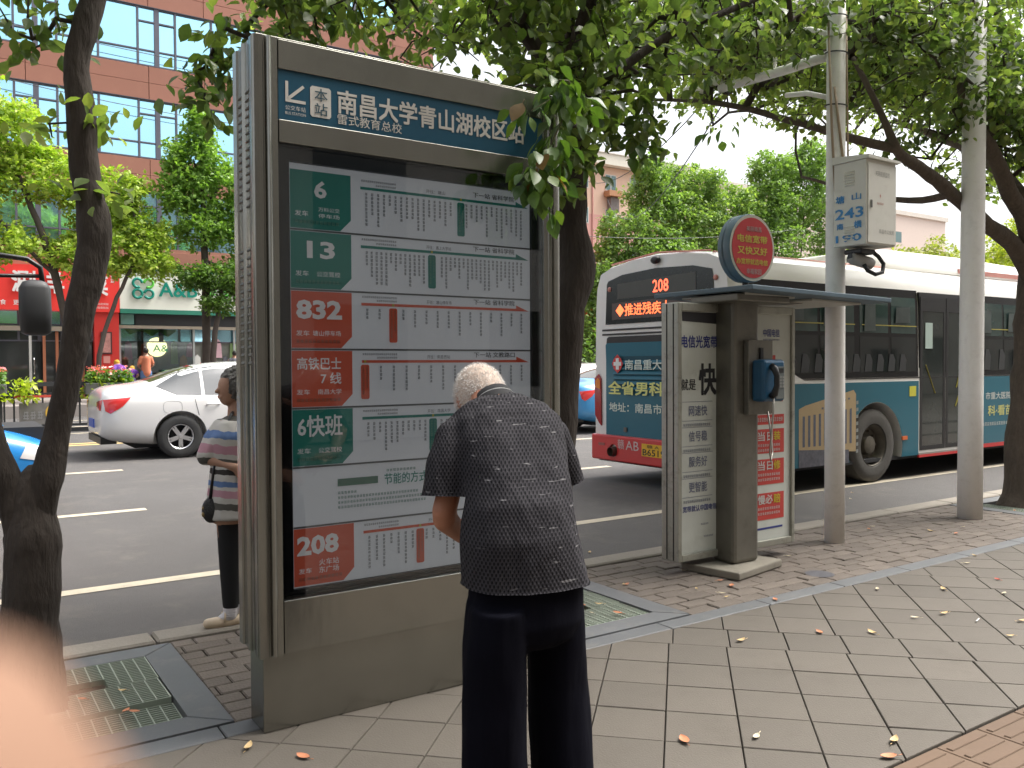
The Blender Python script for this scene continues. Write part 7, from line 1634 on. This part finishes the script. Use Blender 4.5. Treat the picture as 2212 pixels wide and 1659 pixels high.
LEAVES = [('o',2.956,1.862,'beside the brown tactile tiles, largest of the fallen leaves'),('t',3.10,1.93,'next to the large orange leaf by the brown tiles'),
 ('o',2.03,2.24,'just right of the old man\'s trousers at the bottom'),('o',2.42,2.40,'on the grey slab joint in front of the booth'),('p',2.68,2.26,'between the two orange leaves near the bottom right'),
 ('t',3.55,3.10,'on the grey slabs between the old man and the phone booth'),('o',4.02,2.95,'alone on the grey slabs below the phone booth'),('t',4.25,2.78,'on the grey slabs straight below the first white pole'),
 ('t',5.45,3.05,'long and curled on the grey slabs right of the booth'),('r',6.0,2.98,'on the grey slabs below the second white pole'),('p',5.1,3.3,'at the edge of the granite band by the booth'),
 ('t',5.15,2.42,'on the grey slabs towards the right edge'),('o',5.5,2.02,'on the grey slabs at the right edge of the picture'),('p',6.3,3.35,'small, near the granite band at right'),
 ('o',4.35,3.52,'on the granite band below the booth'),('t',6.6,3.45,'on the grey slabs close to the band, far right'),('p',5.9,2.5,'on the grey slabs at far right'),
 ('p',1.60,2.62,'at the foot of the sign left of the trousers'),('o',1.12,3.12,'in front of the sign base on the granite'),('t',.97,3.32,'on the granite left of the sign base')]
for k, x, y, w in LEAVES:
    o = link('fallen_leaf', dl[k], None, None, (x, y, .003), (0, 0, random.uniform(0, 6.28))); s_ = random.uniform(.85,1.15); o.scale = (s_, s_, s_); tag(o, names_[k]+' '+w, 'leaf', 'fallen leaves on the pavement')
ORD = ['first','second','third','fourth','fifth','sixth','seventh','eighth','ninth','tenth','eleventh','twelfth']
def many(n, x0, x1, y0, y1, where, grp, ks, z=.004):
    pts = sorted([(random.uniform(x0, x1), random.uniform(y0, y1)) for _ in range(n)], key=lambda p: Vector((p[0], p[1], -1.5)).dot(r2)/Vector((p[0], p[1], -1.5)).dot(fwd))
    for i, (x, y) in enumerate(pts):
        k = ks[i % len(ks)]; o = link('fallen_leaf', dl[k], None, None, (x, y, z), (0, 0, random.uniform(0, 6.28))); s_ = random.uniform(.6,1.05); o.scale = (s_,)*3
        tag(o, '%s %s, %s from the left' % (names_[k], where, ORD[i]), 'leaf', grp)
many(12, 5.3, 9.0, 3.9, 4.85, 'on the pavers past the booth', 'dry leaves on the brick pavers past the phone booth', 'pto')
many(8, 3.75, 4.6, 3.7, 4.85, 'on the pavers before the booth', 'dry leaves on the brick pavers between grating and booth', 'top')
many(4, .45, .85, 3.85, 4.6, 'on the left tree grating', 'dry leaves on the left tree grating', 'oto', .006)
many(4, 2.8, 3.4, 3.85, 4.3, 'on the right tree grating', 'dry leaves on the right tree grating', 'opt', .006)
many(7, 4.5, 9.5, 2.0, 3.3, 'small, out on the grey slabs', 'small dry leaves out on the grey slabs', 'pt')
many(6, 3.2, 9.5, 5.3, 6.4, 'on the asphalt beside the kerb', 'dry leaves on the asphalt beside the kerb', 'pt', -.118)
o = MB().prism([(0,0,0),(.035,.006,0),(.04,.012,.002),(.004,.010,.002)], (0,0,.002)).build('litter', M('blue scrap', (.03,.25,.5), .4)); o.location = (.955, 3.06, .003); tag(o, 'small scrap of blue plastic on the slabs at the foot of the sign', 'litter')
cg = MB().cyl((0,0,.004),(.07,.02,.004),.0035,n=8).build('litter', m_white); cg.location = (4.92, 2.56, .003); tag(cg, 'thin white paper scrap on the slabs at far right', 'litter')
# manhole stain plates on the pavers
st_ = MB().disc((5.15,3.78,.0035),(0,0,1),.10,24).build('cover', M('dark cover', (.07,.07,.08), .6, vary=.4, vscale=12)); tag(st_, 'dark round cover set in the brick pavers right of the phone booth', 'cover')
# overhead wires
wi = MB()
for (a, b, s_) in (((-2,33.6,13.5),(30,33.6,15.0),1.2),((-3,33.4,11.8),(26,33.4,12.5),1.3),((7,30,8.0),(40,31,9.0),1.2),((6.2,5,4.6),(16,20,7.0),.6),((6.2,5.5,4.1),(22,26,8.0),1.0)):
    A_, B_ = Vector(a), Vector(b); wi.tube([A_.lerp(B_, t/14)-Vector((0,0,s_*4*(t/14)*(1-t/14))) for t in range(15)], .014 if a[1] > 20 else .008, 5)
o = wi.build('overhead_wires', M('wire', (.05,.05,.055), .6)); tag(o, 'thin sagging cables strung over the street in front of the red building', 'cables')

# print, louvres and the like too fine to pick apart one by one
for o in bpy.data.objects:
    b_ = o.name.split('.')[0]
    if b_ in ('louvres','small_print','faint_green_print','faint_red_print','green_print','red_print','blue_print','black_print','white_print','yellow_print','grey_print','rules','route_numbers','stop_marks','wheel_nuts','keys','pod_vents','advert_windows','advert_balconies','small_lettering','faded_print','hair_strands','panel_print','garment_print'): o['kind'] = 'stuff'
